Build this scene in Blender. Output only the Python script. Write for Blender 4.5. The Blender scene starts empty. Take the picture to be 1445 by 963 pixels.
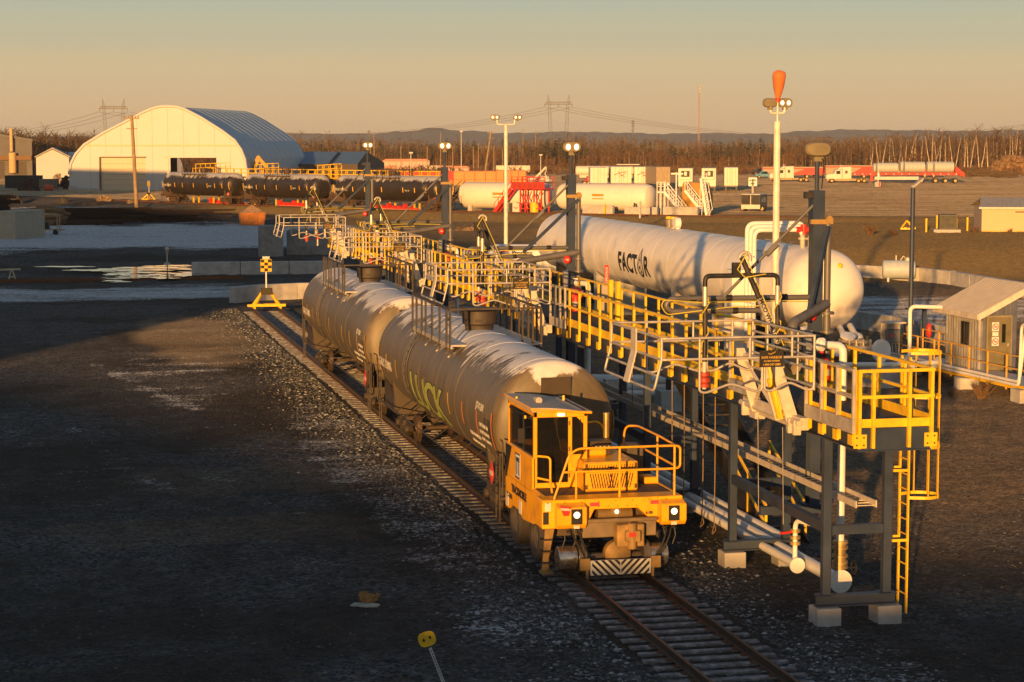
import bpy, bmesh, math, random
import numpy as np
from mathutils import Vector, Matrix
random.seed(7)
rad = math.radians
SC = bpy.context.scene
COL = SC.collection

# ------------------------------------------------------------------ camera
F_PX, CX, CY, Y_HOR = 2900.0, 722.5, 481.5, 201.0      # focal length and horizon, measured on the 1445 px wide photograph
CAM = Vector((-12.08, 0.0, 9.75))
PITCH = math.atan((CY - Y_HOR) / F_PX)
YAW = math.atan((722.5 - 70) / (F_PX / math.cos(PITCH)))
FW = Vector((math.sin(YAW) * math.cos(PITCH), math.cos(YAW) * math.cos(PITCH), -math.sin(PITCH)))
RT = Vector((math.cos(YAW), -math.sin(YAW), 0))
UP = RT.cross(FW)
cam = bpy.data.cameras.new('camera')
cam.sensor_width = 36.0
cam.lens = F_PX / 1445 * 36.0
cam.clip_start, cam.clip_end = 0.5, 20000
camo = bpy.data.objects.new('camera', cam)
COL.objects.link(camo)
camo.matrix_world = Matrix(((RT.x, UP.x, -FW.x, CAM.x), (RT.y, UP.y, -FW.y, CAM.y), (RT.z, UP.z, -FW.z, CAM.z), (0, 0, 0, 1)))
SC.camera = camo

# ------------------------------------------------------------------ sky, sun, exposure
SUN_AZ, SUN_EL = 25.4, 5.5          # degrees; the light travels towards +Y turned SUN_AZ towards +X
wd = bpy.data.worlds.new('World'); SC.world = wd; wd.use_nodes = True
nt = wd.node_tree; N = nt.nodes; L = nt.links
N.clear()
out = N.new('ShaderNodeOutputWorld'); bg = N.new('ShaderNodeBackground')
sky = N.new('ShaderNodeTexSky'); sky.sky_type = 'NISHITA'; sky.sun_disc = False
sky.sun_elevation = rad(SUN_EL); sky.sun_rotation = rad(180 + SUN_AZ)
sky.air_density = 1.0; sky.dust_density = 2.0; sky.ozone_density = 1.0
tc = N.new('ShaderNodeTexCoord'); sp = N.new('ShaderNodeSeparateXYZ')
L.new(tc.outputs['Generated'], sp.inputs[0])
rp = N.new('ShaderNodeValToRGB')
L.new(sp.outputs['Z'], rp.inputs[0])
cr = rp.color_ramp; cr.interpolation = 'EASE'
stops = [(0.0, (.43, .29, .155)), (0.015, (.44, .30, .168)), (0.035, (.395, .302, .185)), (0.052, (.305, .28, .20)), (0.072, (.235, .262, .222)),
         (0.15, (.125, .165, .19)), (0.4, (.088, .13, .175)), (1.0, (.052, .08, .115))]
while len(cr.elements) < len(stops): cr.elements.new(0.5)
for e, (p, c) in zip(cr.elements, stops): e.position = p; e.color = (*c, 1)
mx = N.new('ShaderNodeMixRGB'); mx.blend_type = 'ADD'; mx.inputs[0].default_value = 1.0
sc_ = N.new('ShaderNodeMixRGB'); sc_.blend_type = 'MULTIPLY'; sc_.inputs[0].default_value = 1.0
sc_.inputs[2].default_value = (9.3, 9.3, 9.3, 1)
r2 = N.new('ShaderNodeValToRGB'); L.new(sp.outputs['Z'], r2.inputs[0]); c2 = r2.color_ramp; c2.interpolation = 'EASE'      # the sky away from the anti-solar glow
st2 = [(0.0, (.14, .16, .172)), (0.08, (.137, .177, .205)), (0.4, (.088, .13, .175)), (1.0, (.052, .08, .115))]
while len(c2.elements) < len(st2): c2.elements.new(0.5)
for e, (p, c) in zip(c2.elements, st2): e.position = p; e.color = (*c, 1)
dt = N.new('ShaderNodeVectorMath'); dt.operation = 'DOT_PRODUCT'; L.new(tc.outputs['Generated'], dt.inputs[0]); dt.inputs[1].default_value = (math.sin(rad(SUN_AZ - 8)), math.cos(rad(SUN_AZ - 8)), 0)
fr = N.new('ShaderNodeMapRange'); fr.interpolation_type = 'SMOOTHSTEP'; fr.inputs[1].default_value = .45; fr.inputs[2].default_value = .93; L.new(dt.outputs['Value'], fr.inputs[0])
mz = N.new('ShaderNodeMixRGB'); L.new(fr.outputs[0], mz.inputs[0]); L.new(r2.outputs[0], mz.inputs[1]); L.new(rp.outputs[0], mz.inputs[2])
L.new(mz.outputs[0], sc_.inputs[1]); L.new(sc_.outputs[0], mx.inputs[1])
sk2 = N.new('ShaderNodeMixRGB'); sk2.blend_type = 'MULTIPLY'; sk2.inputs[0].default_value = 1.0
sk2.inputs[2].default_value = (.25, .25, .25, 1)
L.new(sky.outputs[0], sk2.inputs[1]); L.new(sk2.outputs[0], mx.inputs[2])
L.new(mx.outputs[0], bg.inputs[0]); bg.inputs[1].default_value = 0.1
L.new(bg.outputs[0], out.inputs[0])
su = bpy.data.lights.new('sun', 'SUN'); su.energy = 5.0; su.angle = rad(0.5); su.color = (1.0, .50, .145)
suo = bpy.data.objects.new('sun', su); COL.objects.link(suo)
sd = Vector((math.sin(rad(SUN_AZ)) * math.cos(rad(SUN_EL)), math.cos(rad(SUN_AZ)) * math.cos(rad(SUN_EL)), -math.sin(rad(SUN_EL))))
suo.rotation_euler = sd.to_track_quat('-Z', 'Y').to_euler()
suo.location = (-60, -80, 30)
SC.view_settings.view_transform = 'Standard'; SC.view_settings.look = 'None'
SC.view_settings.exposure = 0.62; SC.view_settings.gamma = 1.0

# ------------------------------------------------------------------ placing by the measured camera
def ray(u, v):
    return (FW * F_PX + RT * (u - CX) - UP * (v - CY)).normalized()
def G(u, v, z=0.0):
    d = ray(u, v); t = (z - CAM.z) / d.z
    return CAM + d * t
def atY(u, v, y):
    d = ray(u, v); return CAM + d * ((y - CAM.y) / d.y)
def atX(u, v, x):
    d = ray(u, v); return CAM + d * ((x - CAM.x) / d.x)

# ------------------------------------------------------------------ mesh builder
class MB:
    def __init__(s): s.v = []; s.f = []; s.m = []; s.mi = 0; s.T = None
    def add(s, vs, fs):
        o = len(s.v)
        if s.T is not None: vs = [tuple(s.T @ Vector(p)) for p in vs]
        s.v.extend(tuple(p) for p in vs)
        s.f.extend(tuple(i + o for i in f) for f in fs)
        s.m.extend([s.mi] * len(fs))
        return s
    def box(s, a, b):
        x0, y0, z0 = (min(a[i], b[i]) for i in range(3)); x1, y1, z1 = (max(a[i], b[i]) for i in range(3))
        return s.add([(x0, y0, z0), (x1, y0, z0), (x1, y1, z0), (x0, y1, z0), (x0, y0, z1), (x1, y0, z1), (x1, y1, z1), (x0, y1, z1)],
                     [(3, 2, 1, 0), (4, 5, 6, 7), (0, 1, 5, 4), (1, 2, 6, 5), (2, 3, 7, 6), (3, 0, 4, 7)])
    def cbox(s, c, d):
        return s.box([c[i] - d[i] / 2 for i in range(3)], [c[i] + d[i] / 2 for i in range(3)])
    def obox(s, c, d, rz=0.0, R=None):
        M = R if R is not None else Matrix.Rotation(rz, 3, 'Z'); c = Vector(c); hx, hy, hz = (k / 2 for k in d)
        vs = [c + M @ Vector((x, y, z)) for z in (-hz, hz) for x, y in ((-hx, -hy), (hx, -hy), (hx, hy), (-hx, hy))]
        return s.add(vs, [(3, 2, 1, 0), (4, 5, 6, 7), (0, 1, 5, 4), (1, 2, 6, 5), (2, 3, 7, 6), (3, 0, 4, 7)])
    def bar(s, p, q, w, h=None, up=(0, 0, 1)):
        h = h or w; p, q = Vector(p), Vector(q); d = (q - p)
        if d.length < 1e-6: return s
        d.normalize(); u = Vector(up)
        if abs(d.dot(u)) > .98: u = Vector((1, 0, 0))
        a = d.cross(u).normalized() * (w / 2); b = a.cross(d).normalized() * (h / 2)
        vs = [p - a - b, p + a - b, p + a + b, p - a + b, q - a - b, q + a - b, q + a + b, q - a + b]
        return s.add(vs, [(0, 1, 2, 3), (7, 6, 5, 4), (4, 5, 1, 0), (5, 6, 2, 1), (6, 7, 3, 2), (7, 4, 0, 3)])
    def tube(s, pts, r, n=8, closed=False, caps=True):
        P = [Vector(p) for p in pts]; k = len(P); rs = r if isinstance(r, (list, tuple)) else [r] * k
        T = []
        for i in range(k):
            a = P[i - 1] if (i or closed) else P[i]; b = P[(i + 1) % k] if (i < k - 1 or closed) else P[i]
            T.append((b - a).normalized())
        u = Vector((0, 0, 1)) if abs(T[0].z) < .9 else Vector((1, 0, 0))
        u = (u - T[0] * u.dot(T[0])).normalized(); vs = []
        for i in range(k):
            u = (u - T[i] * u.dot(T[i])).normalized(); w = T[i].cross(u)
            sc = 1.0
            if 0 < i < k - 1 or closed:
                c = (P[i] - P[i - 1]).normalized().dot(T[i]); sc = 1.0 / max(.7, c)
            for j in range(n):
                a = 2 * math.pi * j / n
                vs.append(P[i] + (u * math.cos(a) + w * math.sin(a)) * rs[i] * sc)
        fs = []
        for i in range(k if closed else k - 1):
            i2 = (i + 1) % k
            for j in range(n):
                j2 = (j + 1) % n; fs.append((i * n + j, i * n + j2, i2 * n + j2, i2 * n + j))
        if caps and not closed:
            fs.append(tuple(range(n))[::-1]); fs.append(tuple((k - 1) * n + j for j in range(n)))
        return s.add(vs, fs)
    def cyl(s, p, q, r, r2=None, n=16, caps=True):
        return s.tube([p, q], [r, r if r2 is None else r2], n, False, caps)
    def lathe(s, o, d, prof, n=24, caps=True):          # prof: (distance along d, radius)
        o, d = Vector(o), Vector(d).normalized()
        u = Vector((0, 0, 1)) if abs(d.z) < .9 else Vector((1, 0, 0))
        u = (u - d * u.dot(d)).normalized(); w = d.cross(u); vs = []
        for t, r in prof:
            for j in range(n):
                a = 2 * math.pi * j / n; vs.append(o + d * t + (u * math.cos(a) + w * math.sin(a)) * r)
        fs = []
        for i in range(len(prof) - 1):
            for j in range(n):
                j2 = (j + 1) % n; fs.append((i * n + j, i * n + j2, (i + 1) * n + j2, (i + 1) * n + j))
        if caps:
            fs.append(tuple(range(n))[::-1]); fs.append(tuple((len(prof) - 1) * n + j for j in range(n)))
        return s.add(vs, fs)
    def prism(s, poly, o, ax, ay, depth):               # polygon in plane (o, ax, ay) pushed along ax x ay
        o, ax, ay = Vector(o), Vector(ax), Vector(ay); nrm = ax.cross(ay).normalized() * depth; k = len(poly)
        vs = [o + ax * x + ay * y for x, y in poly]; vs += [v + nrm for v in vs]
        fs = [tuple(range(k))[::-1], tuple(range(k, 2 * k))] + [(i, (i + 1) % k, k + (i + 1) % k, k + i) for i in range(k)]
        return s.add(vs, fs)
    def ball(s, c, r, n=12, m=8, sc=(1, 1, 1)):
        vs = [(c[0], c[1], c[2] - r * sc[2])]
        for i in range(1, m):
            p = math.pi * i / m - math.pi / 2
            for j in range(n):
                a = 2 * math.pi * j / n
                vs.append((c[0] + r * sc[0] * math.cos(p) * math.cos(a), c[1] + r * sc[1] * math.cos(p) * math.sin(a), c[2] + r * sc[2] * math.sin(p)))
        vs.append((c[0], c[1], c[2] + r * sc[2])); t = len(vs) - 1; fs = []
        for j in range(n):
            j2 = (j + 1) % n
            fs.append((0, 1 + j2, 1 + j)); fs.append((t, t - n + j, t - n + j2))
            for i in range(m - 2):
                fs.append((1 + i * n + j, 1 + i * n + j2, 1 + (i + 1) * n + j2, 1 + (i + 1) * n + j))
        return s.add(vs, fs)
    def build(s, name, mats, parent=None, smooth=None, bevel=0.0, world=True):
        me = bpy.data.meshes.new(name)
        off = Vector((0, 0, 0))
        if parent is not None and world: off = wloc(parent)
        me.from_pydata([tuple(Vector(p) - off) for p in s.v], [], s.f)
        mats = mats if isinstance(mats, (list, tuple)) else [mats]
        for m in mats: me.materials.append(m)
        if len(mats) > 1: me.polygons.foreach_set('material_index', s.m)
        me.validate(); me.update()
        b = bmesh.new(); b.from_mesh(me); bmesh.ops.recalc_face_normals(b, faces=b.faces); b.to_mesh(me); b.free()
        if smooth:
            me.polygons.foreach_set('use_smooth', [True] * len(me.polygons)); me.set_sharp_from_angle(angle=rad(smooth))
        o = bpy.data.objects.new(name, me); COL.objects.link(o)
        if parent is not None: o.parent = parent
        if bevel:
            bv = o.modifiers.new('edge', 'BEVEL'); bv.width = bevel; bv.segments = 1; bv.limit_method = 'ANGLE'; bv.angle_limit = rad(40)
        return o
def wloc(o):
    v = Vector((0, 0, 0))
    while o is not None: v += o.location; o = o.parent
    return v
def rect(x0, y0, x1, y1): return [(x0, y0), (x1, y0), (x1, y1), (x0, y1)]
def bend(pts, r=.12, k=4):                               # round the corners of a polyline
    P = [Vector(p) for p in pts]; o = [P[0]]
    for i in range(1, len(P) - 1):
        a = (P[i - 1] - P[i]); b = (P[i + 1] - P[i]); q = min(r, a.length * .45, b.length * .45)
        a = P[i] + a.normalized() * q; b = P[i] + b.normalized() * q
        for j in range(k + 1):
            t = j / k; o.append((1 - t) ** 2 * a + 2 * t * (1 - t) * P[i] + t * t * b)
    o.append(P[-1]); return o
ORD = ['first', 'second', 'third', 'fourth', 'fifth', 'sixth', 'seventh', 'eighth', 'ninth', 'tenth', 'eleventh', 'twelfth', 'thirteenth', 'fourteenth', 'fifteenth', 'sixteenth']
def tag(o, label=None, cat=None, group=None, kind=None):
    if label: o['label'] = label
    if cat: o['category'] = cat
    if group: o['group'] = group
    if kind: o['kind'] = kind
    return o
def thing(name, label, cat, loc=(0, 0, 0), rz=0.0, group=None):
    o = bpy.data.objects.new(name, None); o.empty_display_size = .2; COL.objects.link(o)
    o.location = loc; o.rotation_euler = (0, 0, rz)
    return tag(o, label, cat, group)
def dup(o, loc=None, rz=None, label=None, group=None, parent=None):
    c = o.copy(); COL.objects.link(c)
    if parent is not None: c.parent = parent
    if loc is not None: c.location = loc
    if rz is not None: c.rotation_euler = (0, 0, rz)
    if label: c['label'] = label
    if group: c['group'] = group
    for ch in list(o.children): dup(ch, parent=c)
    return c

# ------------------------------------------------------------------ materials
MATS = {}
def mat(name, col, rough=.6, metal=0.0, var=.18, scale=3.0, bump=.0, bscale=40.0, dirt=None, dirt_amt=0.0, dirt_scale=1.2, spec=.5, coat=0.0):
    if name in MATS: return MATS[name]
    m = bpy.data.materials.new(name); m.use_nodes = True; t = m.node_tree; n = t.nodes; l = t.links
    b = n['Principled BSDF']; b.inputs['Roughness'].default_value = rough; b.inputs['Metallic'].default_value = metal
    b.inputs['Specular IOR Level'].default_value = spec; b.inputs['Coat Weight'].default_value = coat
    co = n.new('ShaderNodeTexCoord')
    nz = n.new('ShaderNodeTexNoise'); nz.inputs['Scale'].default_value = scale; nz.inputs['Detail'].default_value = 6
    l.new(co.outputs['Object'], nz.inputs['Vector'])
    mp = n.new('ShaderNodeMapRange'); mp.inputs[1].default_value = .3; mp.inputs[2].default_value = .7
    mp.inputs[3].default_value = 1 - var; mp.inputs[4].default_value = 1 + var
    l.new(nz.outputs['Fac'], mp.inputs[0])
    mu = n.new('ShaderNodeMixRGB'); mu.blend_type = 'MULTIPLY'; mu.inputs[0].default_value = 1; mu.inputs[1].default_value = (*col, 1)
    l.new(mp.outputs[0], mu.inputs[2]); last = mu.outputs[0]
    if dirt:
        dn = n.new('ShaderNodeTexNoise'); dn.inputs['Scale'].default_value = dirt_scale; dn.inputs['Detail'].default_value = 8; dn.inputs['Roughness'].default_value = .65
        l.new(co.outputs['Object'], dn.inputs['Vector'])
        dm = n.new('ShaderNodeMapRange'); dm.inputs[1].default_value = .48; dm.inputs[2].default_value = .72; dm.inputs[3].default_value = 0; dm.inputs[4].default_value = dirt_amt
        l.new(dn.outputs['Fac'], dm.inputs[0])
        d2 = n.new('ShaderNodeMixRGB'); d2.inputs[2].default_value = (*dirt, 1)
        l.new(dm.outputs[0], d2.inputs[0]); l.new(last, d2.inputs[1]); last = d2.outputs[0]
    l.new(last, b.inputs['Base Color'])
    rm = n.new('ShaderNodeMapRange'); rm.inputs[3].default_value = max(.05, rough - .1); rm.inputs[4].default_value = min(1, rough + .12)
    l.new(nz.outputs['Fac'], rm.inputs[0]); l.new(rm.outputs[0], b.inputs['Roughness'])
    if bump:
        bn = n.new('ShaderNodeTexNoise'); bn.inputs['Scale'].default_value = bscale; bn.inputs['Detail'].default_value = 4
        l.new(co.outputs['Object'], bn.inputs['Vector'])
        bp = n.new('ShaderNodeBump'); bp.inputs['Strength'].default_value = bump; bp.inputs['Distance'].default_value = .02
        l.new(bn.outputs['Fac'], bp.inputs['Height']); l.new(bp.outputs[0], b.inputs['Normal'])
    MATS[name] = m; return m
def emis(name, col, st):
    m = bpy.data.materials.new(name); m.use_nodes = True; b = m.node_tree.nodes['Principled BSDF']
    b.inputs['Base Color'].default_value = (*col, 1); b.inputs['Emission Color'].default_value = (*col, 1); b.inputs['Emission Strength'].default_value = st
    MATS[name] = m; return m
YEL = mat('yellow_paint', (.84, .52, .012), .45, var=.12, scale=2.0, dirt=(.25, .13, .03), dirt_amt=.35, dirt_scale=5)
ORG = mat('mover_yellow_paint', (.86, .40, .006), .38, var=.07, scale=1.5, dirt=(.16, .085, .03), dirt_amt=.42, dirt_scale=3.4, coat=.15)
NAVY = mat('dark_blue_steel_paint', (.026, .042, .080), .5, var=.25, scale=2, dirt=(.06, .055, .055), dirt_amt=.25, dirt_scale=3)
GALV = mat('galvanised_steel', (.50, .46, .40), .5, .35, var=.2, scale=4, dirt=(.22, .2, .18), dirt_amt=.35, dirt_scale=6)
ALU = mat('pale_aluminium', (.62, .55, .45), .5, .15, var=.12, scale=5, dirt=(.3, .27, .22), dirt_amt=.3, dirt_scale=8)
WHT = mat('white_paint', (.78, .77, .74), .4, var=.06, scale=1.2, dirt=(.42, .38, .33), dirt_amt=.3, dirt_scale=1.1)
CONC = mat('concrete', (.45, .43, .40), .88, var=.2, scale=1.5, bump=.25, bscale=30, dirt=(.17, .16, .15), dirt_amt=.45, dirt_scale=1.4)
DARK = mat('dark_metal', (.022, .022, .024), .5, .2, var=.35, scale=4, dirt=(.10, .07, .045), dirt_amt=.5, dirt_scale=4)
BLK = mat('black_rubber', (.012, .012, .012), .6, var=.3)
GREYPIPE = mat('grey_pipe_paint', (.13, .125, .125), .45, .2, var=.2, scale=3, dirt=(.2, .17, .13), dirt_amt=.3, dirt_scale=4)
RUST = mat('rusty_steel', (.16, .065, .025), .85, .2, var=.4, scale=3, bump=.2, dirt=(.07, .035, .02), dirt_amt=.7, dirt_scale=3)
RAILM = mat('rail_steel', (.085, .055, .038), .55, .5, var=.4, scale=6, dirt=(.13, .06, .03), dirt_amt=.7, dirt_scale=4)
RED = mat('red_paint', (.62, .035, .02), .45, var=.12)
TXT = mat('black_lettering', (.012, .012, .014), .6)
TXW = mat('white_lettering', (.62, .6, .56), .6, var=.3, scale=20)
GLASS = mat('dark_glass', (.012, .013, .015), .06, spec=.8, var=.1); GLASS.node_tree.nodes['Principled BSDF'].inputs['Alpha'].default_value = .55
LAMP = emis('lamp_lens', (1.0, .74, .40), 1.7)
WOOD = mat('weathered_wood', (.28, .17, .085), .85, var=.35, scale=6, bump=.3, dirt=(.12, .08, .05), dirt_amt=.5)
TIE = mat('frosted_timber', (.15, .14, .14), .9, var=.3, scale=5, bump=.4, bscale=25, dirt=(.44, .46, .50), dirt_amt=.95, dirt_scale=4.5)

# ------------------------------------------------------------------ lettering
def lettering(name, string, size, mp, m, parent, bold=.0, extrude=.004, align='CENTER', cuts=0.0, spacing=1.0, world=False):
    """flat text as mesh; mp maps (x, y, depth) of the text plane to a point"""
    cu = bpy.data.curves.new(name, 'FONT'); cu.body = string; cu.size = size; cu.align_x = align; cu.align_y = 'CENTER'
    cu.extrude = extrude; cu.offset = bold; cu.space_character = spacing; cu.resolution_u = 3
    to = bpy.data.objects.new(name, cu); COL.objects.link(to)
    dg = bpy.context.evaluated_depsgraph_get(); me = bpy.data.meshes.new_from_object(to.evaluated_get(dg))
    bpy.data.objects.remove(to); bpy.data.curves.remove(cu)
    b = bmesh.new(); b.from_mesh(me)
    if cuts:
        ys = [v.co.y for v in b.verts]; y = min(ys) + cuts
        while y < max(ys):
            g = b.verts[:] + b.edges[:] + b.faces[:]
            bmesh.ops.bisect_plane(b, geom=g, plane_co=(0, y, 0), plane_no=(0, 1, 0)); y += cuts
    off = wloc(parent) if (parent is not None and world) else Vector((0, 0, 0))
    for v in b.verts: v.co = Vector(mp(v.co.x, v.co.y, v.co.z)) - off
    bmesh.ops.recalc_face_normals(b, faces=b.faces)
    b.to_mesh(me); b.free(); me.materials.clear(); me.materials.append(m); me.name = name
    o = bpy.data.objects.new(name, me); COL.objects.link(o)
    if parent is not None: o.parent = parent
    return o
def plane_map(o, ax, ay):
    o, ax, ay = Vector(o), Vector(ax).normalized(), Vector(ay).normalized(); n = ax.cross(ay)
    return lambda x, y, z: o + ax * x + ay * y + n * z
# ------------------------------------------------------------------ ground
def sst(a, b, x):
    t = np.clip((x - a) / (b - a), 0, 1); return t * t * (3 - 2 * t)
def wav(x, y, s, seed=0):
    r = np.random.RandomState(seed); o = np.zeros_like(x)
    for k in range(5):
        a = r.rand() * 6.28; f = (1 + k * .8) / s; o = o + np.sin((x * math.cos(a) + y * math.sin(a)) * f * 6.28 + r.rand() * 6.28) / (1 + k * .6)
    return o / 2.2
SID_U = [-400, 60, 150, 236, 342, 436, 540, 640, 860, 1040, 1440, 1900]     # the far siding, a slow curve
SID_V = [262, 277.5, 281, 284.3, 288.2, 291.6, 295.0, 297.4, 301.8, 304.6, 310.5, 318]
SID_D = [(CAM.z - .75) * F_PX / (v - Y_HOR) for v in SID_V]
FH = Vector((FW.x, FW.y, 0)).normalized()
def sid_off(x, y):                                       # metres beyond the siding, along the view
    dx, dy = x - CAM.x, y - CAM.y; dp = dx * FH.x + dy * FH.y; lp = dx * RT.x + dy * RT.y
    return dp - np.interp(CX + F_PX * lp / np.maximum(dp, 1.0), SID_U, SID_D)
def on_side(u, off=0.0, z=None):
    d = np.interp(u, SID_U, SID_D) + off; p = Vector((CAM.x, CAM.y, 0)) + (FH + RT * ((u - CX) / F_PX)) * float(d)
    p.z = hz(p.x, p.y) if z is None else z; return p
def side_rz(u):
    e = on_side(u + 12, 0, 0) - on_side(u - 12, 0, 0); return math.atan2(e.y, e.x)
def hfun(x, y):
    x = np.asarray(x, float); y = np.asarray(y, float)
    z = -.07 + .022 * wav(x, y, 9, 1) + .012 * wav(x, y, 2.3, 2)
    flat = sst(1.9, 4.5, np.abs(x)); z = np.where((y < 122), -.04 + (z + .04) * flat, z)
    d = sid_off(x, y)
    z = z + .66 * sst(-16, -3, d) * (1 - sst(20, 60, d) * .6) * sst(160, 200, y + 0 * x)
    w = (x - 46.0) * .2 + (y - 131)                                             # rising bank behind the retaining wall
    z = z + 1.25 * sst(3, 30, w) * sst(34, 44, x) * (1 - sst(70, 120, w))
    z = z + .55 * np.exp(-(((x + 1) / 22) ** 2 + ((y - 262) / 16) ** 2)) * (1 + .35 * wav(x, y, 7, 5))
    return z
def hz(x, y): return float(hfun(x, y))
def GG(u, v):                                                                   # pixel -> point on the uneven ground
    z = 0.0
    for _ in range(8):
        p = G(u, v, z); z = hz(p.x, p.y)
    p.z = z; return p
rows = np.concatenate([np.linspace(-40, 24, 9), np.geomspace(26, 150, 330)[0:], np.geomspace(150.5, 430, 500), np.geomspace(432, 1500, 160), np.array([2500, 5000, 9000])])
cols = np.concatenate([np.linspace(-6, -.35, 12), np.linspace(-.3, .72, 280), np.linspace(.8, 6, 12)])
YY, AA = np.meshgrid(rows, cols, indexing='ij'); XX = -12 + (np.abs(YY) + 15) * AA
ZZ = hfun(XX, YY)
rough = np.interp(YY, [30, 60, 120, 200, 300, 600, 1500], [.012, .016, .026, .045, .075, .16, .3])
ZZ = ZZ + rough * np.random.RandomState(4).uniform(-1, 1, ZZ.shape) * np.where((np.abs(XX) < 1.9) & (YY < 122), .15, 1)
nr, nc = YY.shape
verts = np.stack([XX, YY, ZZ], -1).reshape(-1, 3)
idx = np.arange(nr * nc).reshape(nr, nc)
faces = np.stack([idx[:-1, :-1], idx[:-1, 1:], idx[1:, 1:], idx[1:, :-1]], -1).reshape(-1, 4)
me = bpy.data.meshes.new('ground'); me.from_pydata(verts.tolist(), [], faces.tolist())
x, y = verts[:, 0], verts[:, 1]
def blob(x0, y0, rx, ry, amp=1.0, seed=3):
    q = ((x - x0) / rx) ** 2 + ((y - y0) / ry) ** 2 + .45 * wav(x, y, max(rx, ry) * .7, seed)
    return amp * (1 - sst(.45, 1.15, q))
edge = 3.2 * wav(x, y, 30, 11)
frost = .75 * sst(127, 132, y + edge * .5) * (1 - sst(139, 148, y + edge)) * (1 - sst(-2, 6, x))
frost = np.maximum(frost, .95 * sst(182, 200, y + edge * 2) * (1 - sst(236, 250, y + edge * 1.5 + (x - 12) * .35)) * (1 - sst(18, 30, x)))
frost = np.maximum(frost, .55 * sst(284, 290, y + edge) * (1 - sst(318, 330, y + edge)) * (1 - sst(-6, 4, x)))
frost = np.maximum(frost, .62 * sst(97, 106, y + edge * .4 + (x - 38) * .4) * (1 - sst(121, 130, y + edge * .5 + (x - 38) * .3)) * sst(24, 31, x))
frost = np.maximum(frost, .34 * (blob(-7, 88, 2.6, 13, 1, 4) + blob(-5, 66, 3, 5, .55, 6) + blob(-12, 62, 3, 9, .5, 7) + blob(-9, 108, 4, 4, .5, 7)))
frost = np.maximum(frost, .40 * blob(-2.9, 62, 1.7, 22, 1, 8)); frost = np.maximum(frost, .36 * blob(-3.0, 38, 1.6, 10, 1, 9)); frost = np.maximum(frost, .36 * blob(2.6, 35, 1.5, 4, 1, 9))
def line(x0, y0, x1, y1, w, amp):                        # a faint frosted wheel line
    L2 = (x1 - x0) ** 2 + (y1 - y0) ** 2; t_ = np.clip(((x - x0) * (x1 - x0) + (y - y0) * (y1 - y0)) / L2, 0, 1)
    dd = np.hypot(x - x0 - t_ * (x1 - x0) + .25 * wav(x, y, 11, 21), y - y0 - t_ * (y1 - y0)); return amp * (1 - sst(w * .5, w, dd))
for q in ((-10.5, 93, -7.2, 76, .5, .5), (-13, 80, -9, 58, .55, .3), (-14.6, 79, -10.8, 56, .55, .26), (-9.5, 60, -4.5, 42, .5, .22), (-7.7, 61, -2.8, 43, .5, .2), (8, 50, 15, 70, .6, .25), (6.4, 52, 13, 73, .6, .22)): frost = np.maximum(frost, line(*q))
frost = np.maximum(frost, .55 * sst(148, 152, y) * (1 - sst(160, 168, y + edge)) * (1 - sst(10, 20, x)) * .35)
d = sid_off(x, y)
tan = sst(4, 14, d) * (1 - sst(560, 640, y)); tan = np.maximum(tan, .5 * blob(-5, 104, 3.4, 13, 1, 12))
grass = np.maximum(sst(-24, -14, d + edge) * (1 - sst(1, 6, d)) * sst(6, 14, x), sst(2, 10, (x - 46) * .2 + (y - 131)) * sst(36, 44, x) * (1 - sst(2, 10, d)))
grass = np.maximum(grass, sst(600, 650, y)); grass = np.maximum(grass, .55 * sst(150, 165, y) * sst(15, 22, x) * (1 - sst(0, 8, d)))
brown = sst(40, 54, y) * sst(4.5, 9, x) * (1 - sst(120, 135, y)) * .75 + .25 * blob(-6, 60, 5, 3, 1, 14) + .25 * blob(-8, 52, 5, 2.2, 1, 15)
at_ = me.attributes.new('zones', 'FLOAT_COLOR', 'POINT')
at_.data.foreach_set('color', np.stack([frost, tan, grass, brown], -1).astype(np.float32).ravel())
me.polygons.foreach_set('use_smooth', [True] * len(me.polygons))
ground = bpy.data.objects.new('ground', me); COL.objects.link(ground); tag(ground, kind='structure')

m = bpy.data.materials.new('gravel_and_frost'); m.use_nodes = True; t = m.node_tree; n = t.nodes; l = t.links
b = n['Principled BSDF']; b.inputs['Roughness'].default_value = .95; b.inputs['Specular IOR Level'].default_value = .15; b.inputs['Diffuse Roughness'].default_value = 1.0
geo = n.new('ShaderNodeNewGeometry'); at = n.new('ShaderNodeAttribute'); at.attribute_name = 'zones'
sx = n.new('ShaderNodeSeparateXYZ'); l.new(at.outputs['Color'], sx.inputs[0])
def nz(scale, detail=6, rough=.6, stretch=None):
    q = n.new('ShaderNodeTexNoise'); q.inputs['Scale'].default_value = scale; q.inputs['Detail'].default_value = detail; q.inputs['Roughness'].default_value = rough
    if stretch:
        mpn = n.new('ShaderNodeMapping'); mpn.inputs['Scale'].default_value = stretch; l.new(geo.outputs['Position'], mpn.inputs['Vector']); l.new(mpn.outputs[0], q.inputs['Vector'])
    else: l.new(geo.outputs['Position'], q.inputs['Vector'])
    return q.outputs['Fac']
def mr(i, a, b_, c, d_):
    q = n.new('ShaderNodeMapRange'); q.inputs[1].default_value = a; q.inputs[2].default_value = b_; q.inputs[3].default_value = c; q.inputs[4].default_value = d_
    l.new(i, q.inputs[0]); return q.outputs[0]
def mix(f, a, c, mode='MIX'):
    q = n.new('ShaderNodeMixRGB'); q.blend_type = mode
    for s, k in ((f, 0), (a, 1), (c, 2)):
        if isinstance(s, tuple): q.inputs[k].default_value = (*s, 1)
        elif isinstance(s, (int, float)): q.inputs[k].default_value = s
        else: l.new(s, q.inputs[k])
    return q.outputs[0]
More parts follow.
